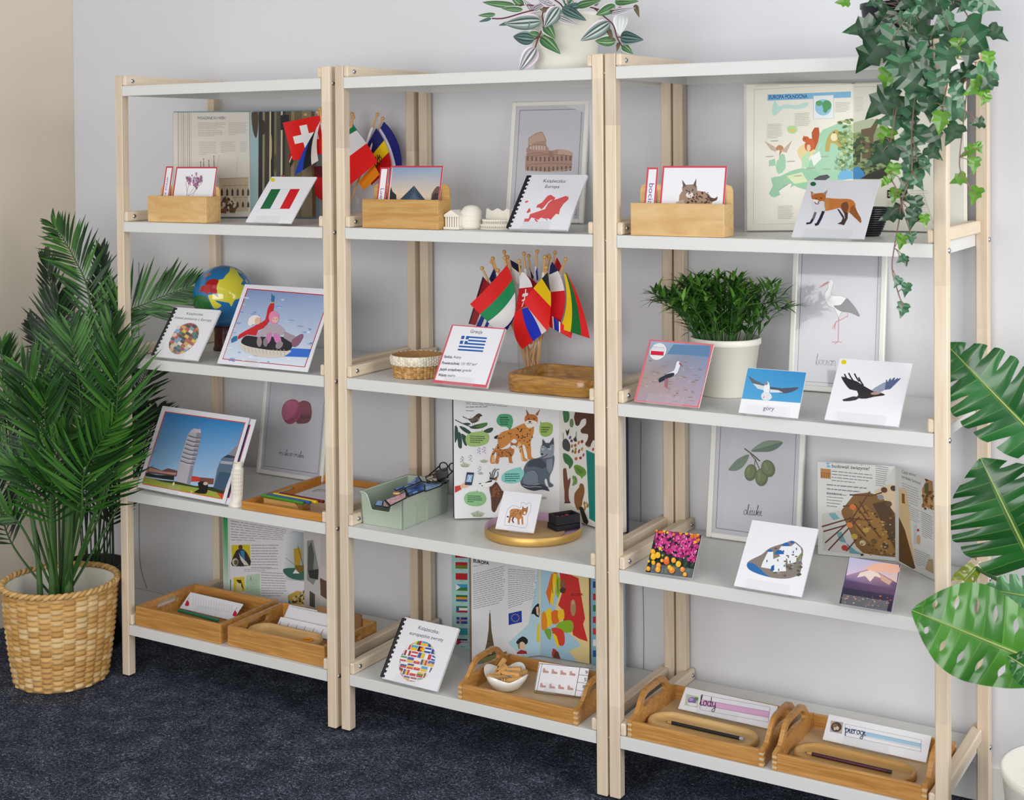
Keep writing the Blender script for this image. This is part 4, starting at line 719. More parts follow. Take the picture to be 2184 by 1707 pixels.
def slot_tray(name, label, x0, x1, y0, y1, z, h, mat, th=.009, hole=(.085, .02), group=None, sides=2):
    t = thing(name, label, 'tray', ((x0+x1)/2, (y0+y1)/2, z), group); z += .0006
    M().bb(x0+th*.6, x1-th*.6, y0+th*.6, y1-th*.6, z, z+.005, .0005).build('tray_floor', mat, t)
    M().bb(x0, x1, y0, y0+th, z, z+h, .0016).build('front_wall', mat, t); M().bb(x0, x1, y1-th, y1, z, z+h, .0016).build('back_wall', mat, t)
    for x, sg in ((x0, 0), (x1, 1)):
        d = y1-y0-2*th; pl = PL((x+(th if sg == 0 else 0), y0+th, z), (0, 1, 0), (0, 0, 1)); o, i = ring_match([(0, 0), (d, 0), (d, h), (0, h)], stadium(d/2, h*.62, hole[0], hole[1]))
        o[0:0] = []; m = M(); cs = [(0, 0), (d, 0), (d, h), (0, h)]
        for c in cs: k = min(range(len(o)), key=lambda q: (o[q][0]-c[0])**2+(o[q][1]-c[1])**2); o[k] = c
        holed(m, pl, o, i, th); m.build('end_wall', mat, t)
    return t
def arch_tray(label, x0, x1, y0, y1, z, h, H_, th=.0095, group='wooden trays with arched handles'):
    t = thing('handled_tray', label, 'tray', ((x0+x1)/2, (y0+y1)/2, z), group); z += .0006
    M().bb(x0+th*.5, x1-th*.5, y0+th*.5, y1-th*.5, z, z+.006, .0005).build('tray_floor', 'trayb', t)
    M().bb(x0+th, x1-th, y0, y0+th, z, z+h, .0012).build('front_wall', 'tray', t); M().bb(x0+th, x1-th, y1-th, y1, z, z+h, .0012).build('back_wall', 'tray', t)
    d = y1-y0; top = [(d-.001, h+.002)]+[(q.x, q.y) for q in spl([(d, h, 0), (d*.88, h+.006, 0), (d*.76, H_-.012, 0), (d*.66, H_-.001, 0), (d*.5, H_, 0), (d*.34, H_-.001, 0), (d*.24, H_-.012, 0), (d*.12, h+.006, 0), (0, h, 0)], 5)]
    hc = (h+H_)/2+.004; a = .3*d; hole = [(q.x, q.y) for q in spl([(d/2-a*.8, hc-.018, 0), (d/2, hc-.014, 0), (d/2+a*.8, hc-.018, 0), (d/2+a*.62, hc+.004, 0), (d/2, hc+.007, 0), (d/2-a*.62, hc+.004, 0)], 6, True)]
    o, i = ring_match([(0, 0), (d, 0)]+top, hole)
    for c in ((0, 0), (d, 0), (d, h), (0, h)): k = min(range(len(o)), key=lambda q: (o[q][0]-c[0])**2+(o[q][1]-c[1])**2); o[k] = c
    for x in (x0, x1-th):
        pl = PL((x+th, y0, z), (0, 1, 0), (0, 0, 1)); m = M(); holed(m, pl, o, i, th)
        e = m.build('end_panel', 'tray', t)
        for yy in (y0-.0002, y1-th+.0002):
            mm = M()
            for q in range(3): mm.bb(x-.0004, x+th+.0004, yy-.0002, yy+th*.98, z+h*(q*2+.6)/6.4, z+h*(q*2+1.5)/6.4, .0003)
            mm.build('finger_joint', 'trayb', e)
    return t
PNC = {}
def pencil(label, a, b, z, r, h, tip=None, group='pencils', round_=False, end=None):
    a = V((a[0], a[1], z+r)); b = V((b[0], b[1], z+r)); c = (a+b)/2; t = thing('pencil', label, 'pencil', (c.x, c.y, z), group); d = (b-a).normalized()
    body_a = a+d*.016 if tip else a; n = 12 if round_ else 6; mt = PNC.setdefault(h, plain('pencil_'+h, h, .3, coat=.3))
    M().tube([body_a, b-d*(.009 if end else 0)], r, n).build('barrel', mt, t)
    if tip: M().tube([body_a+d*.0005, a+d*.005], [r*.96, r*.34], 10).build('wood_cone', 'stick', t); M().tube([a+d*.005, a], [r*.34, r*.05], 8).build('lead', plain('lead_'+tip, tip, .4), t)
    else: M().tube([a-d*.0006, a+d*.0005], r*.85, 10).build('cut_end', 'stick', t)
    if end: M().tube([b-d*.0095, b], r*1.0, n).build('end_cap', plain('cap_'+end, end, .35), t)
    return t
SL = 'slotted wooden trays'
Ta = slot_tray('wooden_tray', 'honey wooden tray holding a white work card and a green pencil', .0452, .358, .008, .244, Z5, .053, 'tray', group=SL)
Tb = slot_tray('wooden_tray', 'honey wooden tray holding red-marked cards, right end of the left bottom shelf', .3795, .706, .012, .238, Z5, .053, 'tray', group=SL)
def tray_card(name, label, cropf, zs, y, tilt, yaw, quad, art, what, st, th=.002, hh=None, group='work cards in the bottom trays', lift=.0065):
    tr = math.radians(tilt); z = zs+(th+.003)*math.sin(tr)+.0034*math.cos(tr)+.0006; o = at(*cropf(*quad[3]), 'y', y); pl = tilt_pl(o.x, y, z, tilt, yaw)
    uv = [pl.uv(*cropf(*q)) for q in quad]; u0 = (uv[0][0]+uv[3][0])/2; u1 = (uv[1][0]+uv[2][0])/2; h = hh or (uv[0][1]+uv[1][1])/2
    pl = PL(pl.P(u0, 0, 0), pl.ex, pl.ey); w = u1-u0; c = pl.P(w/2, 0, 0); t = thing(name, label, 'card', (c.x, c.y, zs), group); M().box((w/2, h/2, -th/2), (w, h, th), .0006, pl).build('sheet', 'paper', t)
    a = Art(pl, cropf, .0001); a.W, a.Hh = w, h; a.uvr(WH, 0, 0, w, h); art(a); a.build('print', t, 'ink')
    if st: easel(pl, w, h, th, zs, w*st[0], st[1], what, *(st[2:]))
    return t
zt = Z5+.0058
def art_bells(a):
    a.lines('c9c7d2', (660, 690, 985, 770, 960, 845, 640, 770), 9, .16, 3, .1, False)
    for i in range(16): x = 665+i*20; a.l('c4c2ce', 2, x, 705+i*4.6, x-4, 775+i*4)
    for x, y in ((615, 760), (985, 840)): a.p('d01c48', x-16, y+10, x-8, y-15, x+3, y-30, x+16, y-12, x+14, y+12, x, y+17, sm=2); a.l('c06a80', 3, x+4, y-28, x+20, y-55)
tray_card('work_card', 'white card with two small pink-red bells leaning in the left bottom tray', D1, zt, .150, 52, -2, [(635, 668), (1098, 770), (915, 892), (556, 805)], art_bells, 'the card with pink-red bells', (.5, .09, .02, .8))
pencil('green pencil lying in the left bottom tray', (.080, .140), (.242, .128), zt, .0042, '0e8a68', None)
def art_marks(a):
    for i, x in enumerate((1330, 1393, 1460, 1523, 1592, 1660)): y = 925+i*12; a.l('c0442e' if i != 2 else '5a5560', 5, x+6, y-14, x-8, y+18); a.l('6a6670', 3, x+14, y-30, x+4, y-10)
    a.l('b9b7c2', 2, 1460, 985, 1600, 1010)
tray_card('work_card', 'white card with a row of slanting red marks, in the tray beside the middle posts', D1, zt, .158, 40, -1, [(1345, 872), (1760, 940), (1745, 1040), (1290, 958)], art_marks, 'the card with red marks', (.5, .09, .018, .7))
for i, (dx, ya, nm) in enumerate(((.424, 8, 'nearer'), (.414, 11, 'farther'))):
    pl = tilt_pl(dx, (.172+.012*i), zt+.002, 40, -2+ya*.2); t = thing('paper_slip', nm+' white paper strip stacked behind the card with red marks', 'paper', (dx, .18, zt), 'paper strips behind the marked card'); M().box((.085, .031, 0), (.165, .062, .001), .0003, pl).build('sheet', 'paper', t)
tag(M().bb(.515, .665, .2215, .2285, zt+.0002, zt+.062, .004).build('wooden_block', 'brown'), 'brown wooden block at the back of the tray beside the middle posts', 'block')
def dish(label, cx, cy, z, L, Wd, mat, yaw=0, hgt=.013, group='oval wooden dishes'):
    t = thing('oval_dish', label, 'dish', (cx, cy, z), group); c, s_ = math.cos(math.radians(yaw)), math.sin(math.radians(yaw)); m = M(); rings = []
    for d, zz in ((0, 0), (0, hgt*.7), (.002, hgt), (.006, hgt), (.009, hgt*.75), (.012, hgt*.45), (.02, hgt*.35)):
        rings.append([V((cx+x*c-y*s_, cy+x*s_+y*c, z+zz)) for x, y in stadium(0, 0, L-2*d, Wd-2*d, 40)])
    k = len(rings[0]); vs = [v for r in rings for v in r]; m.add(vs, [(i*k+j, i*k+(j+1) % k, (i+1)*k+(j+1) % k, (i+1)*k+j) for i in range(len(rings)-1) for j in range(k)]+[tuple(range((len(rings)-1)*k, len(rings)*k)), tuple(range(k))[::-1]], None, 0, True)
    m.build('body', mat, t); return t
dish('pale oval wooden dish in the tray beside the middle posts', .512, .090, zt+.0004, .235, .085, 'dish', -1, .028)
t = thing('ring', 'orange plastic ring lying on the dish near the middle posts', 'ring', (.575, .102, zt+.0104)); M().tube([V((.575+.014*math.cos(q*.35), .105+.010*math.sin(q*.35), zt+.0146)) for q in range(19)], .0028, 6).build('hoop', plain('orange_plastic', 'f0a020', .4), t)

# tray with clothespins
T2 = arch_tray('wooden tray with arched handles holding the white bowl of clothespins', 1.1125, 1.4345, .010, .245, Z5, .036, .080)
zb = Z5+.0068; BY_ = .104
t = thing('bowl', 'white four-cornered porcelain bowl of clothespins', 'bowl', (1.190, BY_, zb)); m = M(); n = 48
def bowl_ring(r, z, k, dz): return [V((1.190+r*(1+k*math.cos(4*q+.4))*math.cos(q), BY_+r*(1+k*math.cos(4*q+.4))*math.sin(q), zb+z+dz*math.cos(4*q+.4))) for q in [2*math.pi*i/n for i in range(n)]]
rr = [bowl_ring(*q) for q in ((.022, .0003, 0, 0), (.037, .010, .02, .0), (.050, .028, .06, .002), (.0555, .041, .10, .007), (.054, .041, .10, .007), (.047, .026, .06, .002), (.032, .010, .02, 0), (.015, .005, 0, 0))]
m.add([v for r in rr for v in r], [(i*n+j, i*n+(j+1) % n, (i+1)*n+(j+1) % n, (i+1)*n+j) for i in range(len(rr)-1) for j in range(n)]+[tuple(range(7*n, 8*n)), tuple(range(n))[::-1]], None, 0, True); m.build('body', 'bowl', t)
def clothespin(p, yaw, pitch, label):
    t = thing('clothespin', label, 'clothespin', p, 'wooden clothespins in the white bowl'); ya, pi_ = math.radians(yaw), math.radians(pitch); ex = V((math.cos(ya)*math.cos(pi_), math.sin(ya)*math.cos(pi_), math.sin(pi_))); ey = V((-math.sin(ya), math.cos(ya), 0)); pl = PL(p, ex, ey)
    for sg in (-1, 1): M().prism([pl.P(-.024, sg*.0012, .004), pl.P(.024, sg*.0005, .004), pl.P(.024, sg*.0048, .004), pl.P(.006, sg*.0052, .004), pl.P(-.024, sg*.0036, .004)], pl.nz*-.008).build('jaw', 'stick', t)
    M().tube([pl.P(-.002, 0, -.0052), pl.P(-.002, 0, .0052)], .0026, 8).build('spring', 'steel', t)
for i, (dx, dy, dz, ya, pi_, lb) in enumerate(((-.026, .012, .045, 78, 38, 'clothespin standing steeply at the left in the white bowl'), (-.018, -.004, .040, 60, 30, 'clothespin leaning beside the steepest one in the white bowl'), (.004, .018, .044, 18, 6, 'clothespin lying along the back of the white bowl'), (.014, .0, .0415, 4, 3, 'clothespin lying across the right half of the white bowl'), (-.012, -.022, .035, 40, -8, 'clothespin at the front left of the heap in the white bowl'), (.006, -.022, .034, 118, -10, 'clothespin pointing at the viewer in the white bowl'), (.024, -.014, .033, 40, 8, 'clothespin low at the right front in the white bowl'), (.0, -.004, .027, 150, 4, 'clothespin under the others in the white bowl'), (.03, .012, .038, 75, 4, 'clothespin against the right rim of the white bowl'))):
    clothespin((1.190+dx, BY_+dy, zb+dz), ya, pi_, lb)
def art_count(a):
    a.l('3a3848', 4, 1562, 852, 1957, 890, 1860, 1108, 1524, 1068, 1562, 852); a.l('3a3848', 4, 1862, 880, 1822, 1100); a.l('3a3848', 3, 1582, 855, 1540, 1068)
    for x, y, x2 in ((1850, 935, 1945), (1838, 990, 1918), (1828, 1048, 1890)): a.l('3a3848', 3, x, y, x2, y+10)
    for ch, x, y in (('9', 1898, 928), ('5', 1890, 982), ('8', 1880, 1034)): a.t('2f2d40', ch, x, y, x+20, y+2, 25, 0, .1)
    for x, y in ((1608, 910), (1673, 917), (1738, 924), (1806, 930), (1588, 1018), (1655, 1025), (1722, 1030), (1790, 1037)): a.p('cfa09a', x-20, y-20, x-6, y-24, x, y-6, x+22, y-2, x+22, y+14, x-22, y+10); a.l('b0807c', 3, x-18, y-4, x+20, y+4); a.l('b0807c', 2, x-18, y+4, x+20, y+10)
tray_card('counting_card', 'clear-framed counting card with small arenas and the numbers 9, 5 and 8', D2, zb, .118, 30, 9, [(1560, 848), (1960, 888), (1862, 1112), (1520, 1070)], art_count, 'the counting card', (.3, .03), .004)

# word trays
def word(a, text, hue, ink, x0, y0):
    pass
for k, (x0, x1, lb) in enumerate(((1.5605, 1.879, 'wooden tray with arched handles holding the pink-striped word card'), (1.899, 2.222, 'wooden tray with arched handles holding the blue-striped word card'))): arch_tray(lb, x0, x1, .014, .262, Z5, .036, .084)
dish('pale oval wooden dish with a black pencil in it', 1.704, .100, zb+.0002, .262, .098, 'dish', -1.5, .014); dish('honey oval wooden dish with a dark red pencil in it', 2.048, .100, zb+.0002, .262, .098, 'ply2', -1.5, .014)
pencil('black pencil lying in the pale oval dish', (1.614, .098), (1.804, .094), zb+.0056, .0042, '14141a', '2a2a2e', end='b8b8bc'); pencil('dark red pencil lying in the honey oval dish', (1.942, .096), (2.130, .092), zb+.0056, .0042, '4a1224', '6a2a2e', end='26262a')
def art_lody(a):
    a.p('c6cfba', 425, 563, 490, 578, 483, 635, 416, 622); a.e('8a6fae', 455, 598, 22, 18, 10); a.e('b9a4d4', 450, 592, 12, 9); a.e('f0f0f4', 456, 618, 26, 8, 10); a.p('5f8a4a', 470, 580, 488, 585, 482, 600, 468, 592)
    a.p('e8b4dc', 500, 592, 860, 655, 855, 690, 495, 622)
    for y in (0, 24, 52, 78): a.l('a9a4b8', 2, 505-y*.12, 568+y, 862-y*.15, 633+y)
    a.l('8a86a0', 2, 862, 633, 850, 712); a.l('8a86a0', 2, 505, 568, 495, 640); script(a, '2c2440', 'lody', 497, 622, 580, 634, 25, 4)
tray_card('word_card', 'long white word card with a pink stripe and a purple dessert picture', D3, zb, .186, 50, -1.1, [(412, 532), (917, 625), (850, 748), (388, 645)], art_lody, 'the pink-striped word card', (.42, .1, .018, 1.25), .0015)
def art_pierogi(a):
    a.p('b9b0ac', 1178, 702, 1243, 712, 1235, 772, 1172, 760); a.e('5a4238', 1206, 736, 28, 26); a.e('8a6a56', 1200, 730, 14, 12); a.e('d8ccc0', 1212, 742, 8, 10); a.e('d8ccc0', 1198, 745, 6, 8)
    a.p('a9cfe6', 1358, 760, 1648, 822, 1646, 842, 1356, 782)
    for y in (0, 22, 44, 62): a.l('a9b4c8', 2, 1252, 720+y, 1650, 804+y)
    a.l('7f93b0', 2, 1650, 804, 1646, 866); a.l('7f93b0', 2, 1252, 720, 1250, 780); script(a, '26406a', 'pierogi', 1252, 762, 1360, 782, 21, 4)
tray_card('word_card', 'long white word card with a blue stripe and a round dumpling picture', D3, zb, .186, 46, -1.2, [(1163, 672), (1695, 778), (1682, 920), (1140, 797)], art_pierogi, 'the blue-striped word card', (.42, .1, .018, 1.25), .0015)

# low bamboo tray on the fourth shelf
BT = slot_tray('bamboo_tray', 'low bamboo tray with coloured pencils on a block', .4405, .708, .004, .345, Z4, .021, 'bamboo', .009, (.0802, .006)); z4 = Z4+.0056
t = thing('paper_sheet', 'white drawing sheet lying in the bamboo tray', 'paper', (.58, .22, z4)); pl = PL((.475, .135, z4+.0003), (1, .02, 0), (-.02, 1, 0)); M().box((.105, .095, 0), (.205, .19, .0004), .0001, pl).build('sheet', 'paper', t)
a = Art(pl, C1, .0003); a.l('8a8894', 5, 1905, 1085, 1950, 1070, 1990, 1068, 2040, 1075); a.l('8a8894', 4, 1915, 1092, 1960, 1080, 2030, 1085); a.build('print', t, 'ink')
pl = PL((.487, .040, z4+.0003), (1, -.03, 0), (0, 0, 1)); t = thing('pencil_rest', 'honey wooden pencil rest in the bamboo tray', 'block', (.57, .07, z4)); M().prism([pl.P(0, 0, 0), pl.P(.118, 0, 0), pl.P(.118, .012, 0), pl.P(.108, .022, 0), pl.P(0, .022, 0)], V((0, .05, 0))).build('body', 'ply2', t)
for i, (h, nm) in enumerate((('3f8a28', 'green'), ('1f62b4', 'blue'), ('f0d21a', 'yellow'), ('7a1020', 'dark red'))):
    pencil(nm+' round pencil on the rest in the bamboo tray', (.478+i*.010, .044+i*.0125), (.628+i*.012, .031+i*.0125), z4+.0232, .0042, h, None, 'coloured pencils on the rest', True, None)
# ------------------------------------------------------------------ open books standing on the shelves
def halfblock(m, pl, w, h, th, n0=0, bev=.001): m.box((w/2, h/2, n0-th/2), (w, h, th), bev, pl); return m
def open_book(label, zs, A, G, B_, h, thA, thB, cover, cov_over=.005, loc=None, curl=0):
    z = zs+.0006+(cov_over if cov_over else 0); t = thing('open_book', label, 'book', (G[0], G[1]-.05, zs), 'open books standing on the shelves')
    pa, pb = wall_pl(A, G, z), wall_pl(G, B_, z); wa = math.hypot(G[0]-A[0], G[1]-A[1]); wb_ = math.hypot(B_[0]-G[0], B_[1]-G[1]); o = cov_over
    for nm, pl, w, th in (('left', pa, wa, thA), ('right', pb, wb_, thB)):
        if th: 
            p = halfblock(M(), pl, w-.001, h, th).build('page_block', 'cream', t)
            m = M()
            for i in range(7): m.box((-.0004 if nm == 'left' else w-.0004, h/2, -th*(i+.7)/7.6), (.0016, h-.002, .0006), .0001, pl)
            m.build('leaf_edges', 'brown' if cover == 'lbcover' else 'frame', p)
        if cover: M().box((w/2-(o/2 if nm == 'left' else -o/2), h/2, -th-.0016), (w+o, h+2*o, .003), .0008, pl).build('cover', cover, t)
    return t, pa, pb, wa, wb_
# cathedral book, upper left
t, pa, pb, wa, wb_ = open_book('old book with pale blue cover open at a cathedral page of small print', Z2, (.057, .166), (.240, .282), (.437, .318), .300, .022, .02, 'lbcover', .004)
a = Art(pa, A1, .0003); a.clip = (wa, .3); a.uvr('d9d3c8', 0, 0, wa, .3)
for i in range(8): x = 655+i*17; a.l(('6b4a3a', 'b8a898', '8d7a68')[i % 3], 4, x, 470, x+2+i, 1300)
a.t('4a444a', 'PODĄŻANIE KU NIEBU', 835, 545, 1098, 543, 26, .0); a.lines('8a847e', (838, 572, 1100, 572, 1100, 640, 838, 640), 5, .27, 1); a.lines('8a847e', (840, 645, 1100, 645, 1100, 705, 840, 705), 4, .27, 2); a.lines('8a847e', (1125, 572, 1305, 572, 1305, 690, 1125, 690), 9, .27, 3)
a.lines('9a948e', (848, 750, 1020, 750, 1020, 880, 850, 880), 8, .28, 4); a.lines('9a948e', (1050, 750, 1195, 750, 1200, 860, 1052, 860), 8, .28, 5); a.lines('9a948e', (1232, 750, 1305, 750, 1305, 850, 1232, 850), 7, .28, 6)
a.l('a8a098', 2, 1040, 880, 1000, 1060); a.l('a8a098', 2, 1215, 880, 1195, 1080)
for x, y in ((866, 945), (892, 915), (941, 930), (989, 890)): a.l('8a5a54', 4, x, y, x+2, 1000); a.e('8a5a54', x, y, 5, 8); a.l('a07a70', 2, x-6, 1000, x, y, x+8, 1000)
a.p('c2ae94', 1035, 1095, 1308, 1085, 1308, 1400, 1058, 1415); a.l('8a7458', 4, 1035, 1098, 1308, 1088)
for r_, y, hh in ((0, 1200, 56), (1, 1320, 44)):
    for i in range(6): x = 1063+i*49; a.p('3a2c26', x-10, y+hh, x-10, y+10, x, y-14, x+10, y+10, x+10, y+hh); a.l('a8906e', 3, x+24, y-50, x+24, y+hh+10)
a.l('8a7458', 4, 1060, 1165, 1308, 1158); a.l('8a7458', 4, 1060, 1275, 1308, 1270); a.dots(['6a4a34', '8a5a3a', 'd8c8b0', '4a3428'], 90, (1062, 1270, 1200, 1405), 12, 3, 1.6, lambda x, y: y > 1410-(1220-abs(x-1120)*2.2-1000))
a.build('left_page_print', t)
a = Art(pb, A1, .0003); a.clip = (wb_, .3); a.uvr('7d7464', 0, 0, wb_, .3)
a.p('9fbcc2', 1322, 460, 1420, 458, 1410, 1480, 1322, 1476)
rnd = random.Random(9); x = 1405
a.p('4f4030', 1340, 480, 1400, 470, 1398, 640, 1380, 720, 1350, 640, sm=3); a.l('d8cfae', 10, 1412, 458, 1402, 1300)
for wdt, h in ((38, '2c2c30'), (20, '8a8468'), (44, '3a382e'), (14, 'c8bd9a'), (30, '1f2024'), (22, '7d7250'), (40, '4a4a44'), (16, 'd2c6a4'), (26, '2a2c30'), (54, '57503c'), (30, '8a7c5c'), (70, '6a6048'), (120, '85785e')):
    a.p(h, x, 455, x+wdt, 453, x+wdt-4, 1475, x-4, 1478); x += wdt
a.p('1a1a1c', 1610, 505, 1688, 500, 1690, 640, 1612, 645); a.e('c8a860', 1842, 500, 16, 12); a.e('3a2c20', 1450, 620, 16, 70); a.e('c2b48a', 1520, 800, 9, 120); a.e('5a4a36', 1560, 950, 12, 90)
a.build('right_page_print', t)
# nature atlas, upper right
t, pa, pb, wa, wb_ = open_book('large cream atlas open at a map of northern Europe with animals', Z2, (1.768, .225), (1.975, .352), (2.222, .345), .332, .016, .014, 'cream', .003)
a = Art(pa, AM, .0003); a.clip = (wa, .332); a.uvr('ece8dc', 0, 0, wa, .332); a.l('b8b2a4', 2, 795, 245, 1292, 215); a.l('b8b2a4', 2, 795, 245, 788, 940, 1000, 935); a.t('c9c2b4', 'EUROPA PÓŁNOCNA', 797, 230, 925, 226, 10)
a.p('7fb8dc', 862, 270, 1292, 254, 1292, 285, 862, 302); a.t('1f4f86', 'EUROPA PÓŁNOCNA', 868, 294, 1068, 288, 21, .015)
a.p('bfe0d8', 900, 300, 920, 330, 960, 320, 1010, 325, 1060, 310, 1075, 315, 1060, 335, 1010, 345, 950, 340, 930, 355, 895, 380, 885, 350, sm=3); a.p('e2ecec', 1098, 276, 1202, 272, 1204, 392, 1098, 396); a.l('b0a89a', 2, 1098, 276, 1202, 272, 1204, 392, 1098, 396, 1098, 276)
u, v = ec(a, '8fc4dc', 1149, 336, .0185); a.e('4f9a62', 1168, 325, 24, 26); a.e('5aa06a', 1128, 315, 18, 14); a.e('4f9a62', 1160, 350, 12, 14)
GR = ['a8d0b0', 'b9d8b8', '8fc4a4']
a.p('a3cfb0', 1110, 520, 1150, 450, 1300, 430, 1300, 700, 1100, 705, 1060, 640, 1090, 600, 1100, 560, sm=2); a.p('9bcaa8', 880, 700, 930, 690, 980, 665, 1040, 650, 1110, 660, 1130, 700, 1060, 760, 1000, 740, 950, 770, 900, 800, 870, 780, 890, 740, sm=2); a.p('d8e4b8', 960, 690, 1040, 670, 1070, 720, 1000, 730)
a.p('e8d49a', 1015, 560, 1040, 530, 1090, 520, 1110, 560, 1080, 590, 1060, 640, 1030, 600, sm=2); a.p('b5dcb4', 1040, 590, 1080, 560, 1075, 640, 1040, 650); a.p('a3cfb0', 905, 640, 925, 585, 950, 580, 955, 650, 920, 680, sm=2); a.p('a3cfb0', 870, 610, 900, 600, 905, 635, 870, 640); a.p('b8dca0', 965, 435, 1000, 430, 1018, 450, 1000, 472, 970, 465, sm=2); a.e('e2c86a', 992, 455, 14, 8)
a.l('d2dccc', 3, 1085, 570, 1120, 560, 1135, 520, sm=3); a.p('e6eee8', 1085, 590, 1130, 560, 1140, 600, 1100, 640)
a.p('bb8a62', 905, 545, 925, 530, 945, 545, 930, 575, 915, 600, 905, 580, sm=3); a.p('c9b2a0', 845, 508, 900, 540, 915, 570, 880, 555); a.p('c9b2a0', 990, 505, 950, 545, 930, 560, 960, 570); a.p('efe6dc', 905, 560, 925, 555, 920, 605, 900, 612)
a.p('b8501f', 1085, 545, 1092, 500, 1090, 465, 1105, 440, 1126, 440, 1130, 470, 1122, 515, 1105, 555); a.e('c8602c', 1080, 530, 26, 34, 15); a.e('c8602c', 1060, 500, 18, 15); a.p('c8602c', 1048, 480, 1056, 490, 1046, 496); a.e('2a1a14', 1056, 498, 3); a.e('e8c8a8', 1074, 545, 10, 18)
a.p('b8a45c', 1165, 510, 1185, 470, 1215, 450, 1240, 470, 1260, 490, 1275, 520, 1250, 520, 1240, 560, 1220, 530, 1190, 520, 1180, 560, 1160, 560, sm=3); a.e('e6ddb0', 1205, 490, 18, 20); a.e('3a3420', 1205, 465, 4)
a.p('eceae2', 920, 765, 955, 740, 975, 725, 985, 735, 975, 765, 1020, 785, 1010, 797, 960, 780, 940, 795, sm=2); a.l('5a5048', 2, 920, 765, 955, 740, 980, 725); a.p('4a4a50', 1100, 705, 1130, 688, 1170, 682, 1185, 695, 1160, 712, 1110, 714)
a.p('6fb4dc', 1225, 690, 1240, 665, 1300, 645, 1300, 705, 1228, 708); a.dots(['8fb08a', '6f9a80', 'a8c4a0'], 60, (1210, 590, 1300, 660), 7, 3); a.dots(['7f9a58', '9ab070', '56743a', 'c2cc9a'], 80, (1230, 400, 1300, 640), 11, 5, .6)
for q, n in (((1002, 365, 1085, 360, 1085, 430, 1002, 436), 9), ((1212, 310, 1290, 306, 1290, 360, 1212, 362), 7), ((860, 420, 940, 418, 940, 495, 860, 497), 10), ((915, 842, 998, 838, 998, 910, 915, 914), 9)): a.lines('a8a49a', q, n, .3, n)
for x, y in ((965, 615), (1070, 650), (1150, 655), (1140, 590), (855, 590), (1000, 690), (880, 510)): a.l('a8a8a0', 4, x, y, x+36, y-2)
a.build('left_page_print', t)
a = Art(pb, AM, .0003); a.clip = (wb_, .332); a.uvr('e9e6dc', 0, 0, wb_, .332); a.l('b8b2a4', 2, 1310, 230, 1720, 225); a.lines('a8a49a', (1312, 282, 1360, 280, 1360, 360, 1312, 360), 10, .27, 2)
a.p('8fa070', 1302, 420, 1400, 395, 1450, 400, 1480, 420, 1480, 700, 1302, 705); a.p('b9c4a4', 1302, 415, 1360, 400, 1440, 395, 1440, 440, 1302, 470); a.p('4a4a34', 1310, 530, 1330, 470, 1345, 480, 1340, 620, 1315, 625); a.p('6a5a40', 1345, 450, 1395, 440, 1425, 395, 1440, 400, 1410, 480, 1400, 600, 1350, 600); a.dots(['5a7040', '3f5430', '86985e', '2f3c28'], 90, (1305, 480, 1470, 680), 13, 4, .6)
a.p('3f8fc8', 1302, 650, 1330, 640, 1360, 670, 1370, 705, 1302, 706); a.p('33302a', 1340, 705, 1380, 680, 1430, 660, 1480, 640, 1480, 690, 1440, 706)
a.t('1c1a20', 'EUROPA', 1480, 802, 1590, 800, 40, .03); a.lines('a8a49a', (1482, 815, 1580, 812, 1580, 890, 1482, 892), 8, .27, 5); a.l('b8b2a4', 2, 1640, 700, 1720, 940); a.lines('b0aca0', (1600, 760, 1690, 760, 1695, 930, 1600, 930), 14, .27, 7)
a.build('right_page_print', t)
# animal book, middle unit
GU = (1.214, .335)
t, pa, pb, wa, wb_ = open_book('large picture book open at lynx, wolf and chamois drawings with speech bubbles', Z4, (.994, .184), GU, (1.420, .255), .335, .026, .03, 'bluecover', .004)
a = Art(pa, CA, .0003); a.clip = (wa, .335); a.uvr('f0eff0', 0, 0, wa, .335)
a.lines('6a6a72', (210, -20, 870, 20, 870, 60, 210, 20), 2, .32, 3, .05); a.lines('6a6a72', (212, 38, 860, 28, 860, 60, 212, 72), 1, .32, 4, .05); a.lines('6a6a72', (212, 90, 380, 92, 380, 118, 212, 118), 1, .32, 5, .05)
a.l('3a3430', 12, 65, 225, 200, 290, 330, 330, 450, 320, 500, 290, sm=3)
for q in ((160, 275, 240, 265, 280, 285, 220, 300), (260, 330, 350, 290, 490, 262, 500, 290, 440, 335, 330, 350), (440, 385, 500, 345, 570, 330, 580, 360, 540, 400, 480, 400), (120, 310, 200, 330, 290, 400, 260, 420, 180, 380), (200, 430, 240, 500, 210, 560, 230, 580, 190, 560, 190, 470), (100, 400, 150, 420, 160, 600, 110, 590), (62, 310, 100, 330, 110, 430, 80, 520, 62, 520), (150, 410, 220, 460, 225, 575, 180, 540)): a.p('2d4a3c', *q, sm=2)
a.p('4a7a3c', 340, 320, 420, 275, 495, 265, 490, 300, 420, 335, sm=2)
a.p('4f3a2c', 170, 175, 240, 210, 300, 200, 360, 150, 400, 140, 435, 172, 405, 185, 390, 230, 350, 260, 290, 268, 250, 225, 180, 195, sm=2); a.p('2a2020', 410, 150, 440, 175, 415, 178); a.l('3a302a', 4, 300, 265, 305, 310); a.l('3a302a', 4, 325, 262, 332, 310); a.dots(['b09a80'], 26, (270, 190, 390, 250), 5, 3)
def bubble(h, pts, q, n, c, sd): a.p(h, *pts, sm=4); a.lines(c, q, n, .5, sd, .2)
bubble('4fa878', (625, 230, 660, 160, 740, 145, 820, 165, 848, 235, 835, 310, 815, 350, 805, 410, 795, 360, 760, 320, 690, 315, 640, 280), (672, 180, 810, 180, 810, 300, 672, 300), 4, '1f4a38', 2)
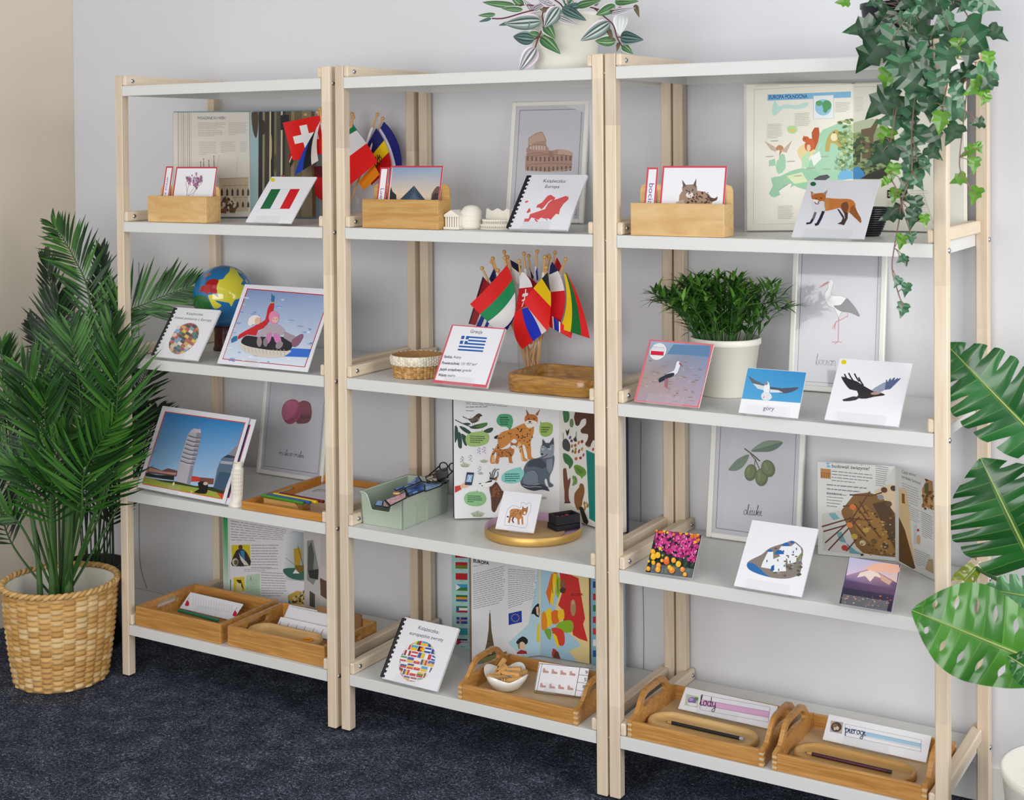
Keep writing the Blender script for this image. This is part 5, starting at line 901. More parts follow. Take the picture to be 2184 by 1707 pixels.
bubble('9ab858', (1210, 245, 1240, 262, 1310, 258, 1370, 280, 1385, 330, 1370, 410, 1310, 452, 1240, 445, 1205, 390, 1205, 320, 1215, 280), (1228, 312, 1355, 315, 1355, 405, 1228, 400), 3, '3a4a20', 3)
bubble('a4c474', (432, 358, 450, 385, 510, 410, 528, 460, 510, 530, 440, 570, 340, 588, 250, 575, 210, 520, 215, 450, 270, 405, 370, 385, 420, 378), (270, 430, 480, 440, 480, 545, 270, 540), 4, '4a5a34', 4)
bubble('8ad0c8', (980, 840, 955, 865, 965, 890, 1000, 930, 1005, 980, 980, 1030, 900, 1075, 800, 1085, 710, 1060, 690, 1010, 710, 960, 780, 910, 880, 875, 945, 862), (738, 945, 965, 940, 965, 1060, 738, 1060), 4, '1f6a66', 5)
bubble('93c48c', (365, 1165, 375, 1190, 440, 1205, 485, 1260, 480, 1330, 420, 1380, 320, 1390, 230, 1365, 190, 1310, 200, 1240, 260, 1200, 350, 1188), (235, 1238, 440, 1245, 440, 1345, 235, 1340), 4, '34603a', 6)
LX = 'd2883c'
a.p('33262a', 595, 455, 640, 430, 660, 445, 640, 480, 600, 480, sm=2)
a.p(LX, 640, 450, 700, 390, 780, 365, 870, 330, 950, 290, 1010, 270, 1100, 270, 1130, 330, 1120, 420, 1085, 520, 1090, 600, 1095, 720, 1125, 740, 1115, 760, 1050, 758, 1040, 700, 1010, 580, 975, 560, 985, 640, 1010, 740, 1045, 760, 1035, 782, 970, 780, 955, 700, 920, 600, 910, 520, 860, 480, 800, 540, 720, 600, 640, 630, 590, 700, 610, 800, 590, 818, 545, 810, 540, 740, 580, 640, 640, 560, 640, 500, sm=2)
a.p('e6b878', 860, 480, 910, 520, 920, 600, 955, 700, 965, 770, 990, 770, 960, 640, 960, 550); a.p('e2b070', 560, 740, 590, 690, 605, 800, 560, 805); a.p('f0e2d0', 1020, 270, 1110, 270, 1105, 330, 1060, 340, 1030, 320)
a.p('c27434', 1010, 250, 1005, 200, 1030, 160, 1100, 150, 1160, 170, 1180, 210, 1170, 280, 1130, 300, 1060, 300, sm=3); a.p('a85f2c', 1025, 90, 1068, 150, 1035, 175); a.p('a85f2c', 1210, 85, 1180, 170, 1145, 155); a.l('2a1c1a', 6, 1025, 90, 1045, 120); a.l('2a1c1a', 6, 1210, 85, 1192, 120); a.p('f4ece2', 1010, 255, 1060, 230, 1120, 235, 1170, 255, 1160, 300, 1085, 322, 1020, 300, sm=3); a.e('33241f', 1060, 212, 14, 8); a.e('33241f', 1130, 212, 14, 8); a.e('6a3a30', 1075, 252, 20, 12); a.l('4a2a24', 5, 1040, 275, 1080, 270, 1110, 272)
a.dots(['3a2620', '57341f'], 130, (560, 300, 1120, 720), 8, 6, 1.2, lambda x, y: (y < 480+(x-600)*-.0 and y > 470-(x-600)*.42 and x > 640) or (x < 720 and y > 560 and abs(x-640+(y-560)*.3) < 45) or (930 < x < 1080 and 500 < y < 700 and not (985 < x < 1015 and y > 570)))
a.p('c27a38', 610, 640, 680, 625, 780, 610, 820, 580, 860, 610, 855, 680, 830, 720, 835, 790, 855, 800, 795, 808, 785, 730, 700, 730, 660, 740, 655, 800, 620, 820, 610, 760, 630, 690, sm=2); a.p('b86c30', 815, 560, 815, 520, 850, 540, 890, 535, 920, 500, 905, 570, 890, 600, 840, 610, sm=2); a.e('f4ece2', 855, 590, 38, 24); a.e('33241f', 838, 562, 6); a.e('33241f', 872, 566, 6); a.dots(['3a2620'], 40, (640, 620, 840, 720), 6, 8)
a.p('566270', 945, 1060, 1000, 960, 990, 890, 1020, 820, 1080, 760, 1180, 740, 1230, 720, 1330, 720, 1395, 700, 1402, 780, 1380, 900, 1345, 970, 1340, 1060, 1385, 1095, 1385, 1120, 1330, 1130, 1300, 1020, 1270, 1040, 1290, 1110, 1330, 1140, 1280, 1140, 1230, 1100, 1180, 1085, 1060, 1120, 975, 1110, sm=2); a.p('3c4450', 1060, 790, 1180, 740, 1260, 780, 1300, 850, 1240, 880, 1140, 850, 1040, 860, sm=2); a.p('6f7d8c', 1010, 960, 1080, 900, 1160, 930, 1190, 1020, 1160, 1090, 1050, 1100, 980, 1060, sm=3)
a.p('7d8a96', 1300, 760, 1380, 740, 1380, 880, 1340, 950, 1300, 880); a.p('39404c', 955, 1085, 1080, 1110, 1220, 1090, 1300, 1130, 1335, 1185, 1240, 1165, 1120, 1180, 1000, 1140, sm=3); a.l('c8ccd2', 6, 980, 1110, 1060, 1130, 1150, 1125, 1230, 1130, sm=3); a.l('2f3844', 5, 1050, 920, 1120, 900, 1180, 950, 1190, 1040, sm=3)
a.p('8c969e', 1215, 640, 1235, 560, 1300, 535, 1390, 545, 1395, 650, 1380, 720, 1300, 735, 1250, 740, 1220, 690, sm=2); a.p('3f4a52', 1245, 480, 1295, 545, 1240, 580); a.p('3f4a52', 1390, 458, 1398, 560, 1335, 545); a.p('424c55', 1250, 560, 1300, 535, 1380, 545, 1340, 575, 1330, 640, 1300, 600); a.e('b4bcc0', 1248, 612, 17, 24); a.e('b4bcc0', 1338, 612, 24, 20); a.e('20242a', 1246, 600, 10, 6); a.e('20242a', 1333, 598, 12, 7); a.e('22262c', 1238, 686, 17, 13); a.l('5a2a34', 10, 1235, 725, 1280, 715, 1315, 682, sm=3)
a.p('5a3a2a', 530, 1130, 610, 1060, 650, 1100, 700, 1180, 720, 1190, 690, 1290, 640, 1390, 600, 1470, 560, 1440, 555, 1350, 545, 1230, sm=2); a.dots(['8a5030', '9a5c36'], 40, (560, 1110, 660, 1270), 5, 3, 4, None, 30); a.p('f2f0ee', 390, 1090, 440, 1075, 520, 1040, 580, 1010, 610, 1050, 560, 1110, 500, 1135, 430, 1135, 395, 1120, sm=3); a.l('cfcac6', 2, 390, 1090, 440, 1075, 520, 1040); a.p('2a2a30', 460, 1075, 520, 1045, 570, 1030, 560, 1060, 500, 1070)
a.e('1f1f24', 402, 1083, 16, 7); a.e('2a2228', 430, 1110, 12, 6); a.p('8a6a44', 575, 1035, 610, 1000, 640, 990, 620, 1040); a.p('2a2a2e', 525, 1030, 540, 1000, 600, 1005, 590, 1030)
for p in ((535, 1010, 545, 960, 530, 930), (560, 1000, 575, 920, 610, 880), (580, 1000, 610, 910, 660, 885), (600, 1010, 640, 980, 640, 920)): a.l('26242a', 10, *p, sm=4)
a.p('cf3a34', 60, 1120, 135, 1105, 150, 1160, 60, 1208); a.p('eab89a', 140, 1110, 190, 1070, 220, 1090, 270, 1090, 230, 1130, 150, 1140, sm=2); a.p('26314c', 225, 930, 322, 935, 290, 1105, 195, 1100); a.p('8fb4d8', 236, 960, 308, 963, 284, 1065, 210, 1060); a.l('e8eef4', 9, 250, 970, 265, 1010, 240, 1050); a.l('e8eef4', 7, 285, 975, 265, 1010, 278, 1050)
for x, y, s_ in ((200, 860, 1), (455, 800, .8), (410, 960, .6), (370, 1530, 1.4), (1265, 1290, .6)):
    for k in range(9): dx = (k-4)*16*s_; a.l(('7a9a4a', '5a8a5a', 'a8a84a')[k % 3], 5*s_, x+dx*.5, y, x+dx, y-(60-abs(k-4)*6)*s_)
for x, y, h in ((385, 640, '9a8ac8'), (455, 630, 'b88ac8'), (160, 760, '4a8a78'), (270, 740, '9aa4c0'), (395, 890, '9aa4b8')):
    for k in range(7): a.e(h, x+math.sin(k*2.3)*18, y+(k-3)*13, 8, 6)
a.build('left_page_print', t)
a = Art(pb, CA, .0003); a.clip = (wb_, .335); a.uvr('ebe8e2', 0, 0, wb_, .335)
a.p('5a3828', 1690, 100, 1960, 140, 1960, 480, 1930, 500, 1900, 560, 1890, 590, 1850, 580, 1820, 550, 1850, 500, 1860, 420, 1780, 410, 1760, 360, 1830, 290, 1830, 210, 1770, 230, 1740, 300, 1690, 290, sm=2); a.l('2a1c18', 5, 1825, 560, 1860, 600); a.l('2a1c18', 5, 1850, 575, 1880, 605)
for h, p, q in (('3f7a48', (1525, 100, 1600, 115, 1610, 200, 1590, 250, 1545, 265, 1530, 210), None), ('3f7a48', (1525, 680, 1600, 700, 1660, 780, 1650, 840, 1610, 890, 1595, 840, 1540, 790), (1545, 740, 1640, 790, 1640, 830, 1560, 790)), ('6f9a3c', (1670, 850, 1730, 835, 1820, 890, 1835, 960, 1790, 1000, 1775, 1025, 1760, 990, 1700, 950), (1690, 860, 1800, 910, 1800, 980, 1720, 930))):
    a.p(h, *p, sm=3); q and a.lines('24482a', q, 3, .4, 3)
a.p('1f2a26', 1555, 345, 1580, 380, 1610, 340, 1605, 400, 1580, 450, 1565, 400); a.p('4a4a48', 1520, 510, 1570, 480, 1620, 560, 1610, 650, 1560, 640, 1520, 600, sm=3); a.p('3a3c3a', 1660, 490, 1700, 440, 1715, 520, 1680, 520); a.l('5a7a6a', 10, 1705, 380, 1700, 480); a.l('2a2a30', 6, 1525, 400, 1530, 500)
rnd = random.Random(1)
for x, y, h in ((1735, 535, 'c86a2a'), (1690, 570, 'a8602c'), (1645, 580, 'b87a34'), (1690, 660, 'b8742c'), (1695, 620, '8a8a34'), (1780, 520, '9a2a4a'), (1640, 510, '6a3a7a'), (1780, 620, 'c8a04a'), (1740, 650, 'a04a30'), (1760, 740, '9a3a3a'), (1800, 700, '9a4a4a'), (1700, 750, 'b86a30'), (1655, 650, '8a5a34'), (1930, 625, 'b02a40'), (1620, 465, '4a5a9a')): a.e(h, x, y, 12+8*rnd.random(), 20+10*rnd.random(), 15, 10)
a.e('6f8a5a', 1640, 270, 28, 60); a.p('0f8a80', 1835, 630, 1965, 690, 1965, 1610, 1880, 1560, sm=0); a.lines('1c5450', (1850, 660, 1950, 700, 1950, 1590, 1890, 1540), 34, .32, 2)
a.p('7a4a30', 1545, 880, 1570, 890, 1590, 1040, 1620, 1000, 1625, 1060, 1600, 1180, 1605, 1300, 1620, 1340, 1550, 1340, 1545, 1200, 1530, 1060, 1525, 900, sm=2); a.p('8a5a30', 1755, 1085, 1800, 1100, 1815, 1200, 1790, 1300, 1770, 1420, 1720, 1440, 1680, 1350, 1680, 1220, 1740, 1140, sm=2); a.p('33241f', 1545, 1335, 1620, 1335, 1630, 1350, 1540, 1352); a.dots(['5a8a4a', '7a9a5a'], 14, (1660, 1000, 1705, 1110), 12, 3, 2); a.dots(['c8a060', 'a87a3a'], 8, (1810, 1350, 1860, 1450), 12, 3, 2)
a.p('2a2422', 1740, 1400, 1790, 1400, 1870, 1600, 1850, 1640, 1800, 1610)
a.build('right_page_print', t)
# politics atlas, middle unit bottom
t, pa, pb, wa, wb_ = open_book('large atlas open at an Europe page with an iron tower, star flag and coloured map', Z5, (1.022, .214), (1.143, .352), (1.283, .362), .318, .012, .012, 'lbcover', .002)
a = Art(pa, D2, .0003); a.clip = (wa, .318); a.uvr('eff0f2', 0, 0, wa, .318); a.p('bfe0ee', 1545, 150, 1572, 150, 1572, 840, 1440, 830, 1330, 700, 1480, 560, 1530, 300)
a.t('1c1c28', 'EUROPA', 1072, 102, 1190, 122, 24, .03); a.t('8a8a92', 'Kraje i historia', 1072, 138, 1166, 116, 12); a.lines('85858f', (1072, 185, 1310, 120, 1310, 400, 1072, 455), 17, .27, 4, .1); a.lines('85858f', (1330, 145, 1545, 165, 1540, 380, 1330, 450), 18, .27, 5, .1)
a.p('6a5a44', 1190, 480, 1200, 480, 1206, 600, 1222, 700, 1240, 790, 1210, 790, 1198, 720, 1186, 790, 1148, 790, 1172, 700, 1186, 600); a.l('6a5a44', 3, 1196, 480, 1196, 455); a.l('4a3c2c', 5, 1176, 690, 1218, 690); a.l('4a3c2c', 4, 1186, 600, 1206, 600); a.p('5a4a34', 1140, 790, 1245, 775, 1255, 800, 1130, 815); a.p('8a8a5a', 1072, 830, 1320, 760, 1330, 860, 1072, 880)
a.p('1c3fa8', 1333, 482, 1430, 460, 1432, 545, 1334, 568)
for i in range(12): a.e('f2d24a', 1383+28*math.cos(i*.524), 514+27*math.sin(i*.524), 3.5)
for x, y, hh in ((1425, 700, 0), (1540, 455, 1)):
    if hh: a.p('1c1a20', x-25, y-10, x, y-40, x+18, y-42, x+18, y+55, x-20, y+30, x-38, y+30, sm=2); a.p('e6c8ac', x-5, y-20, x+14, y-25, x+16, y+45, x, y+30)
    else: a.p('201c20', x-35, y-10, x+10, y-50, x+50, y-25, x+40, y+10, x-20, y+10, sm=2); a.e('e8c8a8', x+8, y+22, 24, 32); a.p('9a7a44', x-25, y+10, x-18, y+45, x-8, y+40, x-10, y); a.p('b02838', x-30, y+70, x, y+50, x+40, y+60, x+45, y+80, x-30, y+82)
a.p('e6d24a', 1545, 570, 1570, 560, 1572, 690, 1540, 690); a.build('left_page_print', t)
a = Art(pb, D2, .0003); a.clip = (wb_, .318); a.uvr('e8d294', 0, 0, wb_, .318); a.p('a8cce0', 1572, 160, 1700, 150, 1720, 300, 1680, 430, 1700, 560, 1840, 680, 1870, 720, 1780, 760, 1840, 850, 1740, 850, 1600, 830, 1572, 800)
a.p('e0701c', 1650, 190, 1690, 170, 1700, 230, 1660, 300, 1640, 420, 1610, 330); a.p('f0d020', 1665, 185, 1690, 190, 1680, 300, 1660, 430, 1640, 400, 1655, 290); a.p('9ab820', 1690, 200, 1720, 220, 1720, 320, 1700, 370, 1680, 330); a.p('cc2c28', 1710, 170, 1780, 190, 1850, 220, 1900, 520, 1885, 560, 1920, 690, 1860, 670, 1810, 640, 1800, 560, 1740, 540, 1730, 450, 1700, 420, 1730, 330)
for h, p in (('f0d020', (1610, 460, 1650, 450, 1655, 560, 1620, 580)), ('e0701c', (1650, 470, 1700, 460, 1710, 540, 1660, 560)), ('f0c820', (1700, 470, 1740, 450, 1745, 520, 1705, 530)), ('8ab428', (1700, 550, 1790, 530, 1815, 570, 1800, 620, 1730, 620, 1690, 600)), ('d8402c', (1650, 590, 1730, 600, 1750, 660, 1740, 720, 1690, 700)), ('e88a1c', (1580, 480, 1610, 480, 1620, 590, 1580, 600)), ('f0d020', (1660, 630, 1690, 650, 1710, 740, 1690, 720)), ('7aa83a', (1600, 600, 1650, 600, 1640, 680, 1610, 640)), ('b8382c', (1660, 740, 1700, 770, 1720, 840, 1660, 830))): a.p(h, *p, sm=2)
a.e('8a5a3a', 1735, 270, 20, 40); a.e('4a3028', 1735, 310, 22, 22); a.e('b08a64', 1812, 440, 20, 62); a.e('caa27a', 1810, 400, 14, 18); a.e('6a3a2c', 1690, 800, 20, 40); a.t('7a1c20', 'ROSJA', 1797, 352, 1885, 350, 20, .01); a.l('7a6a2a', 5, 1655, 250, 1660, 330); a.l('5a6a20', 5, 1695, 230, 1702, 330); a.build('right_page_print', t)
fl = wall_pl((.906, .300), (1.052, .300), Z5+.0016); M().box((.073, .157, -.001), (.146, .314, .0012), .0003, fl).build('flag_page', 'cream', t); a = Art(fl, D2, .0003); a.clip = (.146, .314); a.uvr('a8d0cc', 0, 0, .146, .314)
for i, y in enumerate((45, 125, 207, 288, 368, 450, 532, 614, 693)):
    c = [('b01c2c', 'b01c2c'), ('b01c2c', '6a7a2c'), ('b81c24', 'b81c24'), ('3a94c4', '2f7a3a'), ('2a6a44', '2a5a9a'), ('3a7a44', 'a82838'), ('27408a', '27408a'), ('2a9aa8', '2a9aa8'), ('27305a', 'c8ccd8')][i]; x = 940+i*1.5
    a.p(c[0], x, y-24, 1030, y-22, 1030, y+2, x, y); a.p(c[1], x, y, 1030, y+2, 1030, y+27, x, y+24)
    if i == 3: a.p('eceef0', x, y-24, x+34, y, x, y+24)
    if i == 4: a.p('e0982a', x, y-8, 1030, y-6, 1030, y+10, x, y+8)
    if i == 5: a.p('eceef0', x+20, y-10, 1030, y-8, 1030, y+10, x+10, y+8); a.p('2a5a9a', x, y-24, x+24, y, x, y+24)
    if i == 6: a.l('d8dce4', 9, x+28, y-24, x+28, y+24); a.l('d8dce4', 9, x, y, 1030, y+1); a.l('b8384a', 4, x+28, y-24, x+28, y+24); a.l('b8384a', 4, x, y, 1030, y+1)
    if i == 8: a.l('eceef0', 7, x, y-8, 1030, y-6); a.p('b8283a', x, y-24, x+40, y, x, y+24)
    a.l('6a8a8a', 3, x+30, y+34, x+60, y+35)
a.build('flag_page_print', t)
fl = wall_pl((1.286, .366), (1.385, .360), Z5+.0016); M().box((.05, .157, -.001), (.1, .314, .0012), .0003, fl).build('flag_page', 'cream', t); a = Art(fl, D2, .0003); a.clip = (.1, .314); a.uvr('7fb0c8', 0, 0, .1, .314)
for i, y in enumerate((270, 360, 445, 530, 615, 700, 780)): c = ('24407a', 'b02838', '2a7a44', 'b02838', 'c03040', 'e0e4e8', '24509a')[i]; a.p(c, 1958, y-25, 2010, y-28, 2010, y+25, 1958, y+22)
a.build('flag_page_print', t)
# Greek temple booklet, right unit
t, pa, pb, wa, wb_ = open_book('thin booklet open at a cut-away drawing of a Greek temple', Z4, (1.894, .338), (2.062, .372), (2.185, .262), .214, .002, .002, 'paper', .0008)
a = Art(pa, C3, .0003); a.clip = (wa, .214); a.uvr('e4e4e2', 0, 0, wa, .214); a.t('7fc0e4', '?', 1345, 335, 1398, 337, 66, .012); a.t('4a4850', 'Dlaczego Grecy', 1400, 303, 1580, 318, 21, .004, .1); a.t('4a4850', 'budowali świątynie?', 1390, 337, 1622, 355, 21, .004, .1)
a.p('c08a4a', 1322, 343, 1385, 348, 1385, 408, 1322, 402); a.l('8a5a2c', 4, 1322, 370, 1385, 375)
for i in range(4): a.l('8a5a2c', 5, 1330+i*14, 378, 1330+i*14, 400)
a.lines('77757c', (1390, 350, 1640, 375, 1640, 450, 1390, 425), 4, .27, 1, .08); a.lines('77757c', (1360, 430, 1640, 455, 1500, 520, 1360, 505), 3, .27, 2, .05); a.lines('77757c', (1360, 490, 1490, 500, 1430, 590, 1360, 580), 5, .27, 3, .1); a.lines('77757c', (1660, 310, 1745, 322, 1720, 460, 1660, 450), 11, .32, 4, .1)
a.p('e8d2ac', 1650, 480, 1740, 440, 1800, 450, 1803, 640, 1700, 560); a.p('8a6434', 1450, 600, 1530, 500, 1620, 490, 1700, 520, 1803, 620, 1803, 890, 1700, 880, 1560, 860, 1460, 750); a.p('a87a3a', 1520, 600, 1600, 570, 1690, 660, 1790, 860, 1700, 870, 1540, 720); a.p('5a4024', 1640, 560, 1730, 540, 1803, 640, 1803, 840, 1720, 720)
a.p('d8d4d0', 1330, 620, 1440, 600, 1480, 680, 1540, 820, 1600, 880, 1340, 848); a.p('7fb4b8', 1370, 620, 1410, 615, 1440, 650, 1400, 660); a.p('6fa8b4', 1420, 740, 1450, 730, 1480, 800, 1440, 790); a.p('6fa8b4', 1480, 800, 1540, 850, 1590, 872, 1500, 862)
for p in ((1330, 700, 1500, 650), (1340, 730, 1480, 690), (1350, 800, 1510, 660, 1625, 485), (1370, 845, 1560, 640), (1460, 575, 1530, 570), (1500, 505, 1640, 510, 1700, 490), (1500, 650, 1640, 660), (1530, 560, 1690, 770), (1500, 640, 1600, 760), (1560, 545, 1620, 640), (1480, 850, 1540, 780)): a.l('6a3f2a', 9, *p)
for x, y, h in ((1530, 760, 'c8a848'), (1500, 690, 'e08a4a'), (1650, 790, '7a5a34'), (1580, 800, 'd8c8a0'), (1720, 820, '57504a'), (1690, 520, '9a9aa0'), (1770, 465, '5a3a2c'), (1712, 475, '6a3a2c'), (1520, 580, 'e0783a'), (1740, 560, '6a5030'), (1470, 830, 'c83a30'), (1600, 720, 'd0a850')): a.e(h, x, y, 20, 17, 20)
a.dots(['7a5528', '9a7034', '4a3420', 'c8a060'], 80, (1560, 600, 1800, 880), 8, 4, .7, lambda x, y: y > 560+(x-1560)*.3); a.build('left_page_print', t)
a = Art(pb, C3, .0003); a.clip = (wb_, .214); a.uvr('dfdfdd', 0, 0, wb_, .214); a.t('6a6870', 'Czyje dłonie', 1820, 372, 1905, 392, 20, 0, .0); a.t('6a6870', 'zarabiały fortunę?', 1820, 400, 1938, 445, 20, 0, .0); a.lines('8a888e', (1822, 425, 1935, 470, 1935, 600, 1822, 560), 9, .27, 2); a.lines('8a888e', (1840, 560, 1935, 600, 1935, 690, 1850, 650), 7, .27, 3)
a.p('e2c498', 1803, 460, 1850, 480, 1870, 620, 1880, 780, 1900, 920, 1803, 880); a.p('6a4824', 1803, 640, 1840, 720, 1905, 955, 1890, 960, 1803, 910); a.p('8a5a30', 1820, 495, 1838, 500, 1840, 560, 1822, 555); a.p('b08050', 1945, 470, 1975, 395, 2010, 420, 2018, 600, 1950, 570, sm=1); a.p('5a5a34', 1960, 440, 1985, 430, 1985, 520, 1960, 510); a.e('5a3a2a', 1973, 408, 11, 14); a.dots(['9a6a3a', 'c89a60', '6a4424'], 30, (1950, 480, 2015, 590), 9, 3)
a.lines('8a888e', (1940, 600, 2015, 640, 2015, 800, 1945, 760), 12, .27, 5); a.p('c8ccd0', 1895, 690, 1912, 690, 1915, 810, 1895, 810); a.e('c83a48', 1922, 722, 7, 9); a.e('d8a878', 1925, 780, 10, 30); a.lines('8a888e', (1895, 830, 2010, 880, 2010, 980, 1905, 930), 8, .27, 6); a.p('b8a078', 1965, 960, 1985, 900, 2012, 900, 2016, 990, sm=1); a.build('right_page_print', t)
# green bordered history book, left unit bottom
t, pa, pb, wa, wb_ = open_book('book with green page edge open at pictures of sailing ships', Z5, (.091, .316), (.362, .356), (.475, .342), .30, .008, .008, 'cream', .002)
a = Art(pa, GB, .0003); a.clip = (wa, .30); a.uvr('e8e6ea', 0, 0, wa, .30); a.p(['2a9a54', '2a9a54', '6fb884', 'd8e6dc', 'd8e6dc', '5fb07a'], 178, 60, 236, 80, 240, 420, 250, 900, 200, 900, 186, 450); a.l('7ab08a', 3, 248, 80, 262, 900)
a.lines('85838e', (268, 95, 910, 205, 850, 345, 272, 335), 8, .27, 2, .05); a.lines('85838e', (498, 365, 800, 365, 800, 640, 498, 640), 9, .27, 3, .06); a.lines('85838e', (420, 635, 800, 625, 800, 670, 420, 675), 2, .27, 4, .06); a.lines('85838e', (605, 665, 880, 680, 890, 950, 610, 950), 10, .27, 5, .1)
a.p('d8c42a', 278, 378, 482, 372, 488, 608, 284, 612); a.p('3a3034', 285, 540, 330, 440, 370, 420, 420, 430, 470, 500, 488, 600, 290, 608, sm=2); a.p('2f86b8', 375, 440, 420, 435, 425, 540, 390, 520); a.e('5a4034', 378, 400, 24, 26); a.p('d8d8d4', 360, 460, 380, 500, 440, 560, 470, 600, 420, 600, 380, 540); a.e('c8c4bc', 320, 565, 34, 42); a.e('6a5a34', 328, 568, 22, 30)
a.p('e2c83a', 300, 735, 422, 728, 428, 888, 302, 892); a.p('3a3428', 335, 770, 385, 765, 420, 880, 380, 820); a.p('e8dc9a', 330, 800, 385, 800, 392, 892, 322, 892); a.l('2a2620', 12, 335, 765, 385, 768); a.p('bcd8bc', 440, 712, 592, 690, 600, 945, 430, 900); a.lines('7a9a80', (445, 750, 588, 752, 588, 915, 445, 890), 9, .27, 6); a.l('7a4a3a', 8, 493, 730, 492, 765); a.p('3a9a54', 263, 760, 276, 755, 274, 890, 268, 890)
a.p(['eef0f0', 'aab8be', '9aa8b0', '8a9aa2', 'c8d4d2', 'e8eaea'], 860, 260, 960, 220, 1112, 240, 1112, 780, 880, 760, 840, 600); a.p('3a6a5a', 850, 640, 980, 630, 1112, 660, 1112, 760, 950, 750, 870, 700, sm=2); a.p('b8942c', 965, 420, 1040, 405, 1060, 480, 1030, 600, 975, 600); a.p('7a6424', 975, 600, 1090, 600, 1100, 660, 1030, 690, 985, 650); a.p('e8ecea', 955, 690, 985, 645, 1030, 690); a.l('4a4438', 6, 1010, 385, 1070, 600); a.l('4a4a48', 4, 875, 515, 970, 590)
a.p('4f5450', 1085, 370, 1112, 360, 1112, 640, 1090, 640); a.p('c8a84a', 900, 935, 1000, 880, 1112, 900, 1112, 1045, 905, 1020); a.dots(['4a3420', '2f86a8', 'd8c8a0', '6a4a2c', '3a2c24'], 50, (905, 880, 1105, 1010), 13, 4, 1.1, lambda x, y: y > 1000-(x-900)*.7); a.build('left_page_print', t)
a = Art(pb, GB, .0003); a.clip = (wb_, .30); a.uvr('cfcac8', 0, 0, wb_, .30); a.p('8a928e', 1112, 330, 1180, 320, 1240, 640, 1240, 700, 1180, 820, 1112, 760, sm=1); a.p('5a5c58', 1125, 400, 1160, 340, 1190, 480, 1180, 660, 1120, 660); a.p('3a3c3c', 1120, 660, 1240, 640, 1235, 760, 1140, 740); a.lines('9a9698', (1262, 240, 1330, 260, 1330, 620, 1262, 600), 24, .27, 2); a.p('6a5044', 1255, 740, 1335, 780, 1335, 980, 1262, 930); a.p('57504a', 1140, 880, 1200, 920, 1200, 1070, 1140, 1050); a.lines('9a9698', (1205, 920, 1260, 960, 1260, 1080, 1205, 1060), 9, .27, 3); a.build('right_page_print', t)
# ------------------------------------------------------------------ globe
def inpoly(x, y, p):
    c = False; n = len(p)
    for i in range(n):
        x1, y1 = p[i]; x2, y2 = p[i-1]
        if (y1 > y) != (y2 > y) and x < (x2-x1)*(y-y1)/(y2-y1)+x1: c = not c
    return c
def pairs(*a): return [(a[i], a[i+1]) for i in range(0, len(a), 2)]
def toPx(q): d = V(q)-CP; z = d.dot(FW); return CX+FPX*d.dot(RT)/z, CY-FPX*d.dot(UP)/z
gc = at(477, 632, 'y', .235); gr = 66.3*(gc-CP).dot(FW)/FPX
t = thing('globe', 'glossy blue globe with red Europe and yellow Asia on a dark red base', 'globe', (gc.x, gc.y, Z3))
LAND = [('d8cf3c', spl([(a, b, 0) for a, b in pairs(1145, 305, 1195, 330, 1225, 385, 1262, 430, 1240, 462, 1290, 485, 1330, 520, 1250, 580, 1220, 600, 1180, 615, 1150, 672, 1130, 640, 1080, 630, 1000, 618, 1056, 660, 1030, 688, 990, 690, 960, 640, 935, 570, 990, 562, 1030, 590, 1018, 540, 1015, 480, 1035, 425, 1075, 415, 1100, 380, 1130, 350)], 3, True)),
        ('a81518', spl([(a, b, 0) for a, b in pairs(865, 520, 860, 490, 905, 475, 920, 440, 970, 418, 1032, 426, 1015, 480, 1016, 540, 1000, 560, 950, 540, 915, 565, 905, 540, 835, 530)], 3, True)),
        ('1f6a2c', spl([(a, b, 0) for a, b in pairs(790, 590, 850, 565, 925, 590, 965, 690, 900, 740, 820, 720, 780, 650)], 3, True)), ('a86a50', pairs(888, 392, 925, 368, 970, 352, 955, 384, 910, 394)), ('a86a50', pairs(1060, 286, 1110, 284, 1100, 292)), ('d8cf3c', pairs(1205, 330, 1245, 358, 1240, 366, 1200, 338)), ('d8cf3c', pairs(1285, 420, 1305, 450, 1298, 456, 1278, 428))]
LAND = [(h, [(q[0], q[1]) for q in p]) for h, p in LAND]
m = M(); NU, NV = 380, 200; vs = []
for j in range(NV+1):
    th = math.pi*j/NV; s_ = max(math.sin(th), .001); vs += [gc+V((s_*math.cos(2*math.pi*i/NU), s_*math.sin(2*math.pi*i/NU), math.cos(th)))*gr for i in range(NU)]
SEA, EX = H('1a72b0', 1.0), {'d8cf3c': H('d8cf3c', 1.1), 'a81518': H('a81518', 1.1), '1f6a2c': H('2a6a34'), 'a86a50': H('a86a50')}
rndb = [V((random.gauss(0, 1), random.gauss(0, 1), random.gauss(0, 1))).normalized() for _ in range(9)]
for j in range(NV):
    for i in range(NU):
        f = (j*NU+i, (j+1)*NU+i, (j+1)*NU+(i+1) % NU, j*NU+(i+1) % NU); c = sum((vs[k] for k in f), V())/4; n = (c-gc).normalized(); col = SEA
        if n.dot((CP-c).normalized()) > .02:
            px, py = toPx(c); X, Y = (px-230)*4.368, (py-500)*4.368
            for h, p in LAND:
                if inpoly(X, Y, p): col = EX[h]
        else:
            for k, b in enumerate(rndb):
                if b.y > -.2 and n.dot(b) > .93: col = (EX['1f6a2c'], EX['a86a50'], EX['d8cf3c'])[k % 3]
        m.f.append(f); m.c.append(col); m.mi.append(0); m.sm.append(True)
m.v = [tuple(v) for v in vs]; m.build('sphere', 'paint', t)
hz = gc.z-gr-Z3; M().lathe([(0, 0), (.030, .0), (.031, .006), (.028, .012), (.027, hz*.7), (.030, hz+.006), (.024, hz+.008)], (gc.x, gc.y, Z3+.0005), 40).build('base', 'globebase', t)

